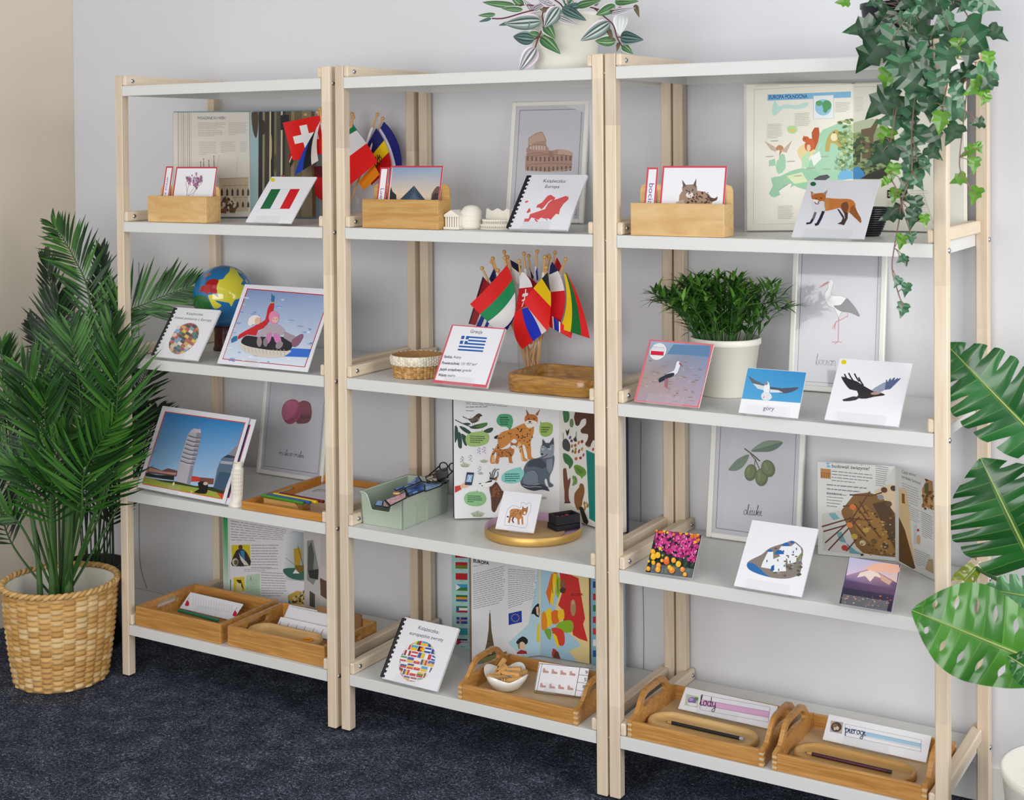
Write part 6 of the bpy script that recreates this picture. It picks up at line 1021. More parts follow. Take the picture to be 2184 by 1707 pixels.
# ------------------------------------------------------------------ paper flags on sticks
def flag(label, ball, y0, foot, quad, cf, mids=((0, 0), (0, 0), (0, 0), (0, 0)), F=FL2, dy=0, wave=.004, sleeve=.45, nu=18, nv=14, group='small flags in the fluted jar', ph=0):
    B = at(*F(*ball), 'y', y0); ft = V(foot); t = thing('stick_flag', label, 'flag', (ft.x, ft.y, ft.z), group)
    M().tube([B, ft], .0026, 8).ball(B, .0054, 12).build('stick', 'stick', t); d = (ft-B)
    if sleeve: M().tube([B+d*.13, B+d*sleeve], .0042, 8).build('sleeve', 'paper', t)
    q = [V((*c, 0)) for c in quad]; HT, FT, FB, HB = q; mt, mf, mb, mh = [V((*c, 0)) for c in mids]
    bz = lambda a, b, k, s: a.lerp(b, s)+k*(4*s*(1-s))
    def fn(u, v):
        top, bot = bz(HT, FT, mt, u), bz(HB, FB, mb, u); hl, fr = bz(HB, HT, mh, v), bz(FB, FT, mf, v)
        p = bot.lerp(top, v)+hl.lerp(fr, u)-(HB.lerp(FB, u).lerp(HT.lerp(FT, u), v)); 
        return at(*F(p.x, p.y), 'y', y0-.006+dy*u-wave*math.sin(u*5+v*1.5+ph)*(.3+u))
    M().grid(fn, nu, nv, lambda u, v: H(cf(u, v), 1.12)).build('cloth', 'cloth', t); return t
def bands(ax, *cs):                                   # (limit, colour) bands along u or v
    def f(u, v):
        x = u if ax == 'u' else v
        for lim, h in cs:
            if x < lim: return h
        return cs[-1][1]
    return f
R_, W_h, BL_, NV_, GN_, YL_ = 'e01818', 'eceaf0', '1c3cb0', '1c2458', '128a52', 'f2c40c'
jc = at(*B2(1590, 880), 'y', .275); jc.z = Z3; fz = Z3+.012
def J(i): return (jc.x+.014*math.cos(i*1.7), jc.y+.014*math.sin(i*1.7), fz)
t = thing('glass_jar', 'fluted clear glass jar holding the small flags behind the Greece card', 'jar', tuple(jc)); n = 96
prof = [(.030, .001), (.0365, .004), (.0375, .012), (.0375, .078), (.0365, .088), (.033, .094), (.033, .100), (.0315, .100), (.0315, .094), (.0345, .087), (.0355, .078), (.0355, .012), (.02, .006)]; m = M()
vs = [V((jc.x+(r+(.0008*math.cos(24*a) if 2 < k < 10 else 0))*math.cos(a), jc.y+(r+(.0008*math.cos(24*a) if 2 < k < 10 else 0))*math.sin(a), Z3+z)) for k, (r, z) in enumerate(prof) for a in [2*math.pi*j/n for j in range(n)]]
m.add(vs, [(i*n+j, i*n+(j+1) % n, (i+1)*n+(j+1) % n, (i+1)*n+j) for i in range(len(prof)-1) for j in range(n)], None, 0, True); m.build('body', 'glass', t)
def slovak(u, v):
    if u > .48:
        a, b = (u-.73)/.24, (v-.5)/.3
        if abs(a) < .95 and ((abs(b) < .14) or (abs(a-.25) < .13 and abs(b) < .5) or (abs(a+.3) < .13 and abs(b) < .62)): return W_h
        return 'c8141c'
    return W_h
F2 = [
 ('small navy flag at the back left of the fluted jar', (370, 245), .305, ((400, 335), (338, 470), (362, 535), (455, 450)), bands('u', (2, NV_)), {}),
 ('small maroon flag hanging farthest left in the fluted jar', (240, 330), .255, ((250, 440), (58, 1080), (150, 1100), (345, 545)), bands('v', (.5, '9a1420'), (.78, '8a1420'), (1, '3a1420')), {}),
 ('small blue and white striped flag behind the maroon one, farthest left', (385, 200), .268, ((330, 640), (110, 1130), (420, 1150), (560, 760)), lambda u, v: ('27408f', W_h)[int(v*6) % 2], {}),
 ('small dark navy flag at the back of the fluted jar', (540, 110), .312, ((618, 215), (770, 300), (760, 400), (640, 320)), bands('u', (2, '1a1c3a')), {}),
 ('small white flag right behind the red, green and white one', (585, 180), .265, ((640, 310), (770, 420), (740, 560), (655, 470)), bands('u', (2, W_h)), {}),
 ('small blue flag low behind the red, green and white one', (455, 360), .262, ((700, 800), (530, 1135), (580, 1165), (700, 960)), bands('u', (2, '1c2a9c')), {}),
 ('small red, green and white striped flag, the large one at the left', (548, 192), .232, ((575, 285), (78, 815), (450, 1185), (688, 925)), bands('v', (.33, 'f2f0f4'), (.67, GN_), (1, R_)), dict(mids=((0, 20), (0, 0), (30, 30), (40, -40)), dy=-.02)),
 ('small dark red flag behind the cross-shield flag', (805, 135), .285, ((820, 400), (985, 540), (930, 620), (840, 520)), bands('u', (.25, '2a2458'), (2, 'b01820')), {}),
 ('small black and gold flag at the back middle of the fluted jar', (870, 165), .32, ((870, 310), (940, 450), (925, 490), (885, 420)), bands('u', (.5, '1c1a1e'), (2, '4a1a1c')), {}),
 ('small blue over white flag at the back middle of the fluted jar', (985, 105), .30, ((985, 305), (935, 480), (990, 505), (1000, 480)), bands('u', (.78, '1c3a9c'), (2, W_h)), {}),
 ('small white flag with a red cross-shield lower half', (740, 235), .222, ((800, 385), (845, 838), (690, 915), (765, 390)), slovak, dict(mids=((100, -10), (0, 0), (10, -30), (0, 0)), nu=26, nv=26)),
 ('small white, blue and red striped flag hanging lowest over the jar', (1085, 180), .218, ((905, 862), (1115, 1170), (790, 1422), (682, 930)), bands('v', (.42, R_), (.78, '1c34c0'), (1, 'e6dce0')), dict(mids=((30, -20), (0, 0), (-60, 40), (0, -20)))),
 ('small red flag at the back right of the fluted jar', (1225, 120), .30, ((1250, 180), (1315, 300), (1270, 400), (1210, 290)), bands('u', (2, 'c01820')), {}),
 ('small navy, white and red flag at the right of the fluted jar', (1150, 195), .245, ((1185, 240), (1300, 1062), (1120, 1010), (1160, 300)), bands('u', (.14, NV_), (.52, W_h), (1, 'd81820')), dict(mids=((110, -20), (0, 0), (-10, 0), (0, 0)))),
 ('small red flag with a white-edged blue bar, low at the right', (1140, 165), .235, ((1130, 930), (1462, 1190), (1440, 1280), (1150, 1120)), bands('u', (.18, R_), (.25, W_h), (.42, '1c2aa0'), (.50, W_h), (1, 'd81820')), {}),
 ('small black, yellow and red flag in front at the right', (1105, 320), .205, ((1128, 385), (795, 790), (1130, 1192), (1150, 560)), bands('u', (.24, '232228'), (.55, YL_), (1, R_)), dict(mids=((-10, -10), (0, 0), (30, -60), (0, 0)))),
 ('small yellow, green and red striped flag hanging farthest right', (1365, 210), .24, ((1352, 350), (1695, 1278), (1288, 1145), (1345, 420)), bands('v', (.37, YL_), (.72, '0f6a2a'), (1, 'dc1c20')), dict(mids=((30, -60), (0, 0), (60, 30), (20, 0))))]
for i, (lb, ball, y0, q, cf, kw) in enumerate(F2): kw.pop('quad2', 0); flag(lb, ball, y0, J(i), q, cf, ph=i*1.3, **kw)
# glass mug with flags, left unit
mg = at(724, 455, 'y', .300); mg.z = Z2; G1 = 'small flags in the glass mug'
t = thing('glass_mug', 'clear glass mug with handle holding small flags, behind the posts', 'mug', tuple(mg))
m = M(); m.lathe([(.0, .001), (.034, .001), (.036, .004), (.037, .105), (.0352, .105), (.0345, .008), (.0, .007)], mg, 56); m.build('body', 'glass', t)
hp = [V((mg.x+.033+.028*math.sin(a), mg.y+.004, Z2+.050-.0265*math.cos(a))) for a in [math.pi*q/16 for q in range(17)]]; M().tube(hp, .0045, 10).build('handle', 'glass', t)
def K(i): return (mg.x+.014*math.cos(i*1.9), mg.y+.014*math.sin(i*1.9), Z2+.012)
def swiss(u, v):
    a, b = abs(u-.5), abs(v-.5)
    return 'f0eef0' if (a < .105 and b < .33) or (b < .105 and a < .33) else 'e01414'
def eagle_(u, v):
    h = bands('u', (.36, '1a2268'), (.66, 'f0d010'), (1, 'c81418'))(u, v); a, b = (u-.60)/.15, (v-.42)/.2
    return '4a1c14' if a*a+b*b < 1 and (int(u*60)+int(v*40)) % 3 else h
F1 = [
 ('small red flag with a white cross, left of the posts', (575, 130), .285, ((612, 170), (85, 275), (228, 805), (725, 690)), swiss, dict(nu=30, nv=30, dy=-.02)),
 ('small red, white and green flag peeking out under the white cross flag', (590, 120), .31, ((190, 690), (60, 1030), (150, 1010), (235, 800)), bands('v', (.4, '1f3a20'), (.6, W_h), (1, 'c01818')), {}),
 ('small blue, black and white flag in front of the white cross flag', (606, 82), .262, ((622, 235), (585, 805), (248, 1015), (395, 630)), bands('v', (.34, '1440b0'), (.70, '141418'), (1, 'd8cfcc')), dict(mids=((-40, 0), (0, 0), (-10, 0), (0, 0)))),
 ('small red flag hanging lowest beside the left posts', (620, 100), .30, ((522, 890), (540, 1300), (660, 1380), (660, 880)), bands('u', (.35, '5a1018'), (1, 'c81418')), {}),
 ('small teal and green flag just right of the middle posts', (1055, 150), .335, ((1035, 240), (1200, 480), (1120, 520), (1020, 330)), bands('v', (.6, '1a6a4a'), (1, '2a9ac0')), {}),
 ('small orange-tipped flag below the green, white and red one', (1062, 160), .318, ((1365, 860), (1442, 1000), (1220, 1222), (1145, 1105)), bands('u', (2, 'f08c10')), {}),
 ('small navy, yellow and red flag with an eagle, right of the middle posts', (1410, 160), .345, ((1395, 350), (1605, 880), (1325, 1155), (1268, 585)), eagle_, dict(nu=26, nv=22, mids=((40, -10), (0, 0), (0, 0), (0, 0)))),
 ('small blue and white flag, farthest right by the rear posts', (1485, 215), .352, ((1500, 258), (1755, 872), (1600, 882), (1415, 420)), bands('v', (.45, 'd8d4e4'), (1, '1a2478')), dict(mids=((60, -40), (0, 0), (0, 0), (0, 0)))),
 ('small green, white and red flag just right of the middle posts', (1072, 195), .300, ((1080, 330), (1415, 820), (1000, 1170), (900, 420)), bands('u', (.10, '0f7a48'), (.52, 'e8e6f0'), (1, 'f01414')), dict(mids=((10, -10), (0, 0), (0, 0), (0, 0))))]
for i, (lb, ball, y0, q, cf, kw) in enumerate(F1): flag(lb, ball, y0, K(i), q, cf, F=FL1, group=G1, ph=i*1.1, **kw)

# ------------------------------------------------------------------ little plaster buildings
px0 = at(*A2(1140, 1232), 'y', .085); t = thing('plaster_temple', 'small white plaster domed temple with columned porch', 'figurine', (px0.x, .075, Z2)); cx_, cy_ = px0.x, .088; z = Z2+.0006
m = M(); m.lathe([(0, 0), (.0265, 0), (.0265, .009), (.0255, .010), (.0255, .021), (.0262, .022), (.0255, .024), (.0255, .033), (.0262, .034), (.0255, .036), (.0255, .042), (.026, .0425), (.0235, .046), (.0215, .0475), (.0205, .0495), (.0165, .054), (.009, .057), (0, .058)], (cx_, cy_, z), 48); m.build('rotunda', 'plaster', t)
m = M(); x0, x1, y0, y1 = cx_-.048, cx_-.008, .042, .074; m.bb(x0-.002, x1+.002, y0-.003, y1, z, z+.006, .001); m.bb(x0, x1, y0+.008, y1, z+.006, z+.032, .001); m.bb(x0-.001, x1+.001, y0-.001, y1, z+.030, z+.034, .0006)
m.prism([V((x0-.002, y0-.002, z+.034)), V((x1+.002, y0-.002, z+.034)), V(((x0+x1)/2, y0-.002, z+.047))], V((0, y1-y0+.012, 0))); m.build('porch', 'plaster', t)
for i in range(6): M().tube([V((x0+.003+i*(x1-x0-.006)/5, y0+.003, z+.006)), V((x0+.003+i*(x1-x0-.006)/5, y0+.003, z+.030))], .0021, 10).build('column', 'plaster', t)
q = at(*A2(1330, 1225), 'y', .095); cx_, cy_ = q.x, .095; t = thing('plaster_arena', 'small white plaster model of a round ruined arena', 'figurine', (cx_, cy_, Z2))
def ringwall(name, r0, r1, hf, arches, n=64):
    m = M(); vs = []
    for r, top in ((r1, 0), (r1, 1), (r0, 1), (r0, 0)): vs += [V((cx_+1.12*r*math.cos(a), cy_+.8*r*math.sin(a), z+(hf(a) if top else 0))) for a in [2*math.pi*j/n for j in range(n)]]
    m.add(vs, [(i*n+j, i*n+(j+1) % n, ((i+1) % 4)*n+(j+1) % n, ((i+1) % 4)*n+j) for i in range(4) for j in range(n)]); w = m.build(name, 'plaster', t)
    mm = M()
    for lvl, zz in enumerate(arches):
        for j in range(26):
            a = math.pi+math.pi*(j+.5)/26
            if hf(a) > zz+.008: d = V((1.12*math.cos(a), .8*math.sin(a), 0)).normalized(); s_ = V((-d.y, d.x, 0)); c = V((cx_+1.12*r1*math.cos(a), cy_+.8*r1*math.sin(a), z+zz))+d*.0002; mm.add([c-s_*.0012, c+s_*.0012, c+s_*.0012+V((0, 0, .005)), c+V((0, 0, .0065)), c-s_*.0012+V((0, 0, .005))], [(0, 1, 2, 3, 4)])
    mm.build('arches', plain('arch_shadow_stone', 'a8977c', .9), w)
ringwall('lower_wall', .026, .034, lambda a: .024 if math.sin(a) < .2 else .020, (.004, .014)); ringwall('upper_wall', .0355, .0385, lambda a: (.046-.003*math.sin(a*9)) if math.sin(a+.35) > .05 else .012, (.003,))
cx_, cy_ = .4080, .0230; t = thing('plaster_tower', 'small white plaster leaning tower figurine beside the tower photograph', 'figurine', (cx_, cy_, Z4)); z = Z4+.0005
M().lathe([(0, 0), (.0215, 0), (.022, .004), (.021, .0075), (.0205, .008), (.0195, .012), (.015, .0135)], (cx_, cy_, z), 40).build('base', 'plaster', t)
m = M(); pr = [(.0150, .012), (.0150, .026)]
for k in range(7): zz = .026+k*.0105; pr += [(.0155, zz), (.0155, zz+.0013), (.0135, zz+.0016), (.0135, zz+.0095), (.0150, zz+.0098)]
pr += [(.0152, .1), (.0150, .1015), (.0115, .102), (.0112, .112), (.0124, .1128), (.0124, .1155), (.0108, .1155), (.0106, .108), (0, .108)]; nn = 36; vs = []
for r, zz in pr: vs += [V((cx_+(zz-.012)*.055+r*math.cos(2*math.pi*j/nn), cy_+r*math.sin(2*math.pi*j/nn), z+zz)) for j in range(nn)]
m.add(vs, [(i*nn+j, i*nn+(j+1) % nn, (i+1)*nn+(j+1) % nn, (i+1)*nn+j) for i in range(len(pr)-1) for j in range(nn)], None, 0, False); w = m.build('tower', 'plaster', t); m = M()
for k in range(7):
    for j in range(18): a = 2*math.pi*j/18; zz = .0272+k*.0105; c = V((cx_+(zz-.012)*.055+.0146*math.cos(a), cy_+.0146*math.sin(a), z+zz)); m.tube([c, c+V((.0005, 0, .0085))], .00085, 5)
m.build('colonnade', 'plaster', w)
q = at(*A3(900, 610), 'y', .20); t = thing('ribbed_bowl', 'small black ribbed bowl half hidden behind the fox card', 'bowl', (q.x-.012, .20, Z2)); m = M(); pr = [(.0, .0005), (.026, .0005)]
for k in range(12): zz = .003+k*.0049; r = .027+.021*(k/12)**.8; pr += [(r, zz), (r+.0022, zz+.0012), (r+.0022, zz+.003), (r+.0004, zz+.0042)]
pr += [(.050, .062), (.047, .062), (.028, .006), (0, .006)]; m.lathe(pr, (q.x-.012, .20, Z2), 40, smooth=False); m.build('body', 'black', t)

# ------------------------------------------------------------------ baskets, trays, pot
def strawmat(name, h1, h2):
    return inked(name, .6, 0, .3)
MT['straw'] = strawmat('straw', '', '')
def woven(t, name, c, r_of_z, h, cols, rows, amp, pal, z0=0, seed=2, stag=.5, sx=1, sy=1, nu=5, nv=4):
    rnd = random.Random(seed); colr = {}; m = M(); U, Vn = cols*nu, rows*nv
    def rc_(u, v):
        col = int(u*cols) % cols; x = v*rows+(stag if col % 2 else 0); return col, x
    def fn(u, v):
        a = 2*math.pi*u; col, x = rc_(u, v); fu = (u*cols) % 1; fv = x % 1
        b = (abs(math.sin(math.pi*fv))**.5)*(abs(math.sin(math.pi*fu))**.4); r = r_of_z(v)+amp*(b-.4); return V((c[0]+sx*r*math.cos(a), c[1]+sy*r*math.sin(a), c[2]+z0+h*v))
    def cf(u, v):
        col, x = rc_(u, v); k = (int(x), col)
        if k not in colr: h_ = H(rnd.choice(pal)); f = rnd.uniform(.9, 1.08); colr[k] = tuple(min(.9, q*f) for q in h_)
        fv = x % 1; fu = (u*cols) % 1
        return colr[k]
    m.grid(fn, U, Vn, cf); return m.build(name, 'straw', t)
q = at(*B2(645, 990), 'z', Z3); bc = (q.x, q.y+.066, Z3+.0008); t = thing('woven_basket', 'small round raffia basket with a cream rope rim, beside the Greece card', 'basket', bc)
woven(t, 'raffia_side', bc, lambda v: .060+.005*v, .031, 44, 7, .003, ['b98d54', 'c89d62', 'a97c44', 'd2aa70'], 0)
woven(t, 'rope_rim', bc, lambda v: .066+.003*math.sin(v*3), .024, 60, 3, .0028, ['e6dcc6', 'ddd0b6', 'ece4d2'], .031, 5)
M().lathe([(.067, .053), (.062, .054), (.0585, .030), (.056, .004), (0, .004)], bc, 48).build('inside', plain('raffia_inside', 'b08450', .8, bump=.5, bscale=90, var=.2), t); M().disc((bc[0], bc[1], bc[2]+.0002), .06, 40).build('bottom', plain('raffia_bottom', '9a7040', .8), t)
# rounded square tray
def rrect(x0, x1, y0, y1, r, n=8): return [(cx+r*math.cos(a), cy+r*math.sin(a)) for cx, cy, s_ in ((x1-r, y0+r, -90), (x1-r, y1-r, 0), (x0+r, y1-r, 90), (x0+r, y0+r, 180)) for a in [math.radians(s_+90*i/n) for i in range(n+1)]]
x0, x1, y0, y1 = 1.236, 1.4665, .024, .214; t = thing('wooden_tray', 'dark mango wood tray with rounded corners, in front of the flag jar', 'tray', (1.35, .12, Z3)); m = M(); rs = []
for d, zz in ((.004, .0006), (.0, .004), (-.001, .040), (.001, .0425), (.0105, .0425), (.0125, .040), (.013, .012), (.017, .0085)): rs.append([V((a, b, Z3+zz)) for a, b in rrect(x0+d, x1-d, y0+d, y1-d, .036-d*.9)])
k = len(rs[0]); m.add([v for r in rs for v in r], [(i*k+j, i*k+(j+1) % k, (i+1)*k+(j+1) % k, (i+1)*k+j) for i in range(len(rs)-1) for j in range(k)]+[tuple(range(7*k, 8*k)), tuple(range(k))[::-1]], None, 0, True); m.build('body', 'mango', t)
pl = PL((1.345, .075, Z3+.0094), (1, .12, 0), (-.12, 1, 0)); t = thing('paper_card', 'white card with a blue picture lying in the dark mango wood tray', 'card', (1.4, .12, Z3+.0088)); M().box((.045, .05, 0), (.10, .10, .0008), .0002, pl).build('sheet', 'paper', t); a = Art(pl, I0, .0005); a.uvr('5a7aa8', .02, .03, .085, .075); a.uvr('9ab4d0', .03, .05, .07, .072); a.build('print', t)
# round tray and what it carries
rc = (1.231, .170); t = thing('round_tray', 'round tray, brushed gold outside and pink inside, with a low rim', 'tray', (*rc, Z4)); RR = .1195
M().lathe([(0, .001), (RR-.004, .001), (RR-.001, .003), (RR, .006), (RR, .022), (RR-.0008, .0226)], (*rc, Z4), 96).build('outside', 'gold', t); M().lathe([(RR-.0008, .0226), (RR-.0018, .0222), (RR-.002, .006), (RR-.006, .0035), (0, .0035)], (*rc, Z4), 96).build('inside', 'pink', t)
dc = (1.212, .168); t = thing('hardboard_disc', 'thin brown hardboard disc lying in the round tray', 'disc', (*dc, Z4+.0037)); M().lathe([(0, 0), (.0945, 0), (.095, .0008), (.095, .0032), (.0945, .004), (0, .004)], (*dc, Z4+.0038), 72).build('body', 'mdf', t)
bx_ = at(*C2(1850, 985), 'z', Z4+.006); bpl = PL((bx_.x-.010, bx_.y-.002, Z4+.0082), (math.cos(1.02), math.sin(1.02), 0), (-math.sin(1.02), math.cos(1.02), 0)); t = thing('black_box', 'small open black card box tilted on the round tray rim', 'box', (bx_.x, bx_.y, Z4+.0082)); L_, W2 = .066, .042
m = M(); m.prism([bpl.P(-L_/2-.002, -W2/2-.002, 0), bpl.P(L_/2+.002, -W2/2-.002, 0), bpl.P(L_/2+.002, W2/2+.002, 0), bpl.P(-L_/2-.002, W2/2+.002, 0)], V((0, 0, .013))); m.build('lower_box', 'blackm', t)
m = M(); zt_ = .0135
for u0, u1, v0, v1 in ((-L_/2, L_/2, -W2/2, -W2/2+.003), (-L_/2, L_/2, W2/2-.003, W2/2), (-L_/2, -L_/2+.003, -W2/2+.003, W2/2-.003), (L_/2-.003, L_/2, -W2/2+.003, W2/2-.003)): m.box(((u0+u1)/2, (v0+v1)/2, zt_+.011), (u1-u0, v1-v0, .022), .0006, bpl)
m.box((0, 0, zt_+.001), (L_-.004, W2-.004, .002), .0003, bpl); m.build('upper_box', 'blackm', t)
for i, (u, v, w_, lb) in enumerate(((-.020, -.002, .0, 'larger red glass bead at the near end of the black box'), (-.004, .001, .0, 'red glass bead in the middle of the black box'), (.010, .004, .0, 'red glass bead at the far end of the row in the black box'))):
    p = bpl.P(u, v, zt_+.0094); o = M().ball((p.x, p.y, p.z+.001), (.0084, .007, .0078)[i], 16).build('glass_bead', 'red'); tag(o, lb, 'bead', 'red beads in the black box')
# sage bin with jigsaw shapes
bx0, bx1, by0, by1, hb = .806, .929, .046, .246, .066; t = thing('storage_bin', 'sage green plastic storage bin with a scooped front', 'bin', ((bx0+bx1)/2, (by0+by1)/2, Z4)); z = Z4+.0006; e = .004; th = .0028
hb = at(*C2(335, 715), 'y', by0-e).z-z
def side(x, sg): return [V((x, by0, z)), V((x, by1, z)), V((x+sg*e, by1+e, z+hb)), V((x+sg*e, by0-e, z+hb))]
M().prism(side(bx1-th, 1), V((th, 0, 0))).build('side_wall', 'sage', t); M().prism(side(bx0, -1), V((th, 0, 0))).build('side_wall', 'sage', t)
M().prism([V((bx0, by1, z)), V((bx1, by1, z)), V((bx1+e, by1+e, z+hb)), V((bx0-e, by1+e, z+hb))], V((0, -th, 0))).build('back_wall', 'sage', t)
w_ = bx1-bx0; f = lambda u, v: V((bx0-e*v+(w_+2*e*v)*u, by0-e*v, z+hb*v)); ed = [(0, 0), (1, 0), (1, 1)]+[(q.x, q.y) for q in spl([(.86, 1, 0), (.80, .93, 0), (.74, .72, 0), (.69, .50, 0), (.64, .46, 0)], 4)]+[(q.x, q.y) for q in spl([(.28, .46, 0), (.23, .50, 0), (.19, .72, 0), (.14, .93, 0), (.08, 1, 0)], 4)]+[(0, 1)]
M().prism([f(*q) for q in ed], V((0, th, 0))).build('front_wall', 'sage', t); M().bb(bx0+.001, bx1-.001, by0+.001, by1-.001, z, z+.003, .0005).build('bottom', 'sage', t)
rim = [f(1, 1)]+[f(*q) for q in ed[3:-1]]+[f(0, 1)]; m = M(); m.tube([p+V((0, .0014, 0)) for p in rim], .0028, 8); m.tube([V((bx1+e-.0014, by0-e, z+hb)), V((bx1+e-.0014, by1+e, z+hb)), V((bx0-e+.0014, by1+e, z+hb)), V((bx0-e+.0014, by0-e, z+hb))], .0028, 8); m.build('rolled_rim', 'sage', t)
m = M()
for y in (.095, .150): m.prism([V((bx1, y, z)), V((bx1, y+.006, z)), V((bx1+e*.8, y+.006, z+hb*.66)), V((bx1+e*.8, y, z+hb*.66))], V((.0022, 0, 0)))
m.build('rib', 'sage', t)
JC = {}
def shape(label, quad, z, cols, seed, lift=0):
    P_ = [at(*BN(*q), 'z', z+i_) for q, i_ in zip(quad, (0, lift, lift, 0))]; c = sum(P_, V())/len(P_); t = thing('cutout_shape', label, 'cutout', tuple(c), 'black-edged cut-out shapes in the bin'); nrm = (P_[1]-P_[0]).cross(P_[2]-P_[0]).normalized(); nrm = nrm if nrm.z > 0 else -nrm
    M().prism(P_, nrm*-.0018).build('card', 'blackm', t); m = M(); rnd = random.Random(seed); I_ = [c+(p-c)*.86 for p in P_]; n = 6
    g = lambda u, v: I_[0].lerp(I_[1], u).lerp(I_[3].lerp(I_[2], u), v)+nrm*.0004
    m.grid(g, n, n, lambda u, v: H(rnd.choice(cols), 1.1)); m.build('picture', 'glossy', t)
BLUE = ['2a5fae', '3f78c4', '1f4a92', '6f9ad0', '8fb4e0', '24508f']; zs_ = Z4+.088
for lb, q, zz, c, l in (
  ('blue mountain cut-out lying highest in the bin', ((790, 690), (1160, 390), (1230, 490), (930, 610)), zs_+.004, BLUE, .006), ('blue mountain cut-out with a white peak at the middle of the bin', ((870, 610), (1210, 480), (1520, 570), (960, 790)), zs_-.004, BLUE, .002),
  ('pale blue sky cut-out against the right side of the bin', ((1260, 530), (1620, 545), (1560, 590), (1270, 690)), zs_-.002, ['8fb4e0', 'a0c0e8', '7fa4d8'], 0), ('pink-bordered cut-out standing at the front of the bin', ((520, 850), (940, 690), (945, 800), (620, 960)), zs_-.006, ['d8a8ac', 'e0b4b8', 'c89a9c'], .004),
  ('pale pink cut-out at the scooped front of the bin', ((500, 870), (700, 820), (600, 990), (490, 970)), zs_-.016, ['d8b8bc', 'cfa8b0'], 0), ('light blue cut-out in the corner of the scoop', ((390, 850), (500, 860), (480, 960), (340, 950)), zs_-.018, ['8fb4ea', '7fa8e0'], 0),
  ('bright blue narrow cut-out by the left side of the bin', ((700, 640), (870, 580), (890, 600), (740, 670)), zs_, ['2a7fd0', '3f94e0'], 0), ('black and cream striped cut-out toward the back of the bin', ((1280, 400), (1500, 370), (1520, 520), (1310, 500)), zs_+.004, ['d8ccb8', '1c1a1e', 'e0d4c4', '24222a'], .003),
  ('dark cut-out piece at the back of the bin', ((1300, 390), (1560, 330), (1700, 420), (1520, 500)), zs_+.0, ['14161c', '1c2430'], .004), ('black-edged dark cut-out standing against the back wall of the bin', ((1480, 300), (1700, 230), (1720, 420), (1520, 470)), zs_+.004, ['1a1c22', '22262e'], .004),
  ('teal cut-out in the back right corner of the bin', ((1540, 500), (1690, 460), (1690, 520), (1560, 550)), zs_-.008, ['3f7fa8', '2f6a94'], 0)): shape(lb, q, zz, c, len(lb), l)
q = at(*BN(750, 730), 'z', zs_); o = M().lathe([(0, 0), (.0085, 0), (.009, .001), (.009, .003), (0, .0034)], (q.x, q.y, q.z), 24).build('wooden_counter', 'stick'); tag(o, 'round peach wooden counter among the cut-outs in the bin', 'counter')
q = at(*BN(1600, 230), 'y', .222); t = thing('toy_glasses', 'black round-rimmed toy glasses on the heap at the back of the bin', 'glasses', (q.x, q.y, q.z-.02))
for dx in (0, .026): c = V((q.x+dx, q.y+.006+dx*.2, q.z)); M().tube([c+V((.0105*math.cos(a), .003*math.cos(a), .0105*math.sin(a))) for a in [2*math.pi*i/20 for i in range(21)]], .0019, 6).build('lens_rim', 'black', t)
M().tube([V((q.x-.010, q.y, q.z)), V((q.x-.012, q.y-.045, q.z-.014))], .0017, 6).build('temple_arm', 'black', t); M().tube([V((q.x+.0095, q.y+.008, q.z+.002)), V((q.x+.0165, q.y+.010, q.z+.002))], .0015, 6).build('bridge', 'black', t)
M().tube([V((q.x+.036, q.y+.012, q.z)), V((q.x+.034, q.y-.03, q.z-.016))], .0017, 6).build('temple_arm', 'black', t)
# white pot with bushy grass
pc = at(*B3(742, 880), 'y', .235); pc.z = Z3+.0006; t = thing('potted_plant', 'bushy green plant with narrow leaves in a white pot', 'plant', tuple(pc)); k_ = (pc-CP).dot(FW)/FPX/2.8737
rt, rb, ph_ = 216*k_, 158*k_, 352*k_
M().lathe([(0, 0), (rb, 0), (rb+.001, .002), (rt-.004, ph_-.016), (rt-.001, ph_-.015), (rt, ph_-.012), (rt, ph_-.003), (rt-.0015, ph_), (rt-.004, ph_), (rt-.005, ph_-.01), (rt-.007, ph_-.03)], pc, 64).build('pot', 'potw', t); M().disc((pc.x, pc.y, pc.z+ph_-.02), rt-.006).build('soil', 'soil', t)
rnd = random.Random(12); ms, ml = M(), M(); GC = [H(h) for h in ('3a6c22', '467c28', '588f32', '2e5c1e', '659e3a', '274f1a', '7aae46')]
def blade(m, p, d, L, w, col, up=V((0, 0, 1)), bend=.25, fold=.2, seg=3):
    d = d.normalized(); s_ = d.cross(up); s_ = s_.normalized() if s_.length > .01 else V((1, 0, 0)); n = s_.cross(d); vs = []; pr = (0.15, .8, 1.0, .62, 0) if seg > 3 else (.2, 1, .72, 0)
    k = len(pr)
    for i, q in enumerate(pr):
        f = i/(k-1); c = p+d*L*f-n*L*bend*f*f; vs += [c-s_*w*q+n*w*q*fold, c, c+s_*w*q+n*w*q*fold]
    fs = []
    for i in range(k-1): fs += [(3*i, 3*i+1, 3*i+4, 3*i+3), (3*i+1, 3*i+2, 3*i+5, 3*i+4)]
    return m.add(vs, fs, col, 0, True)
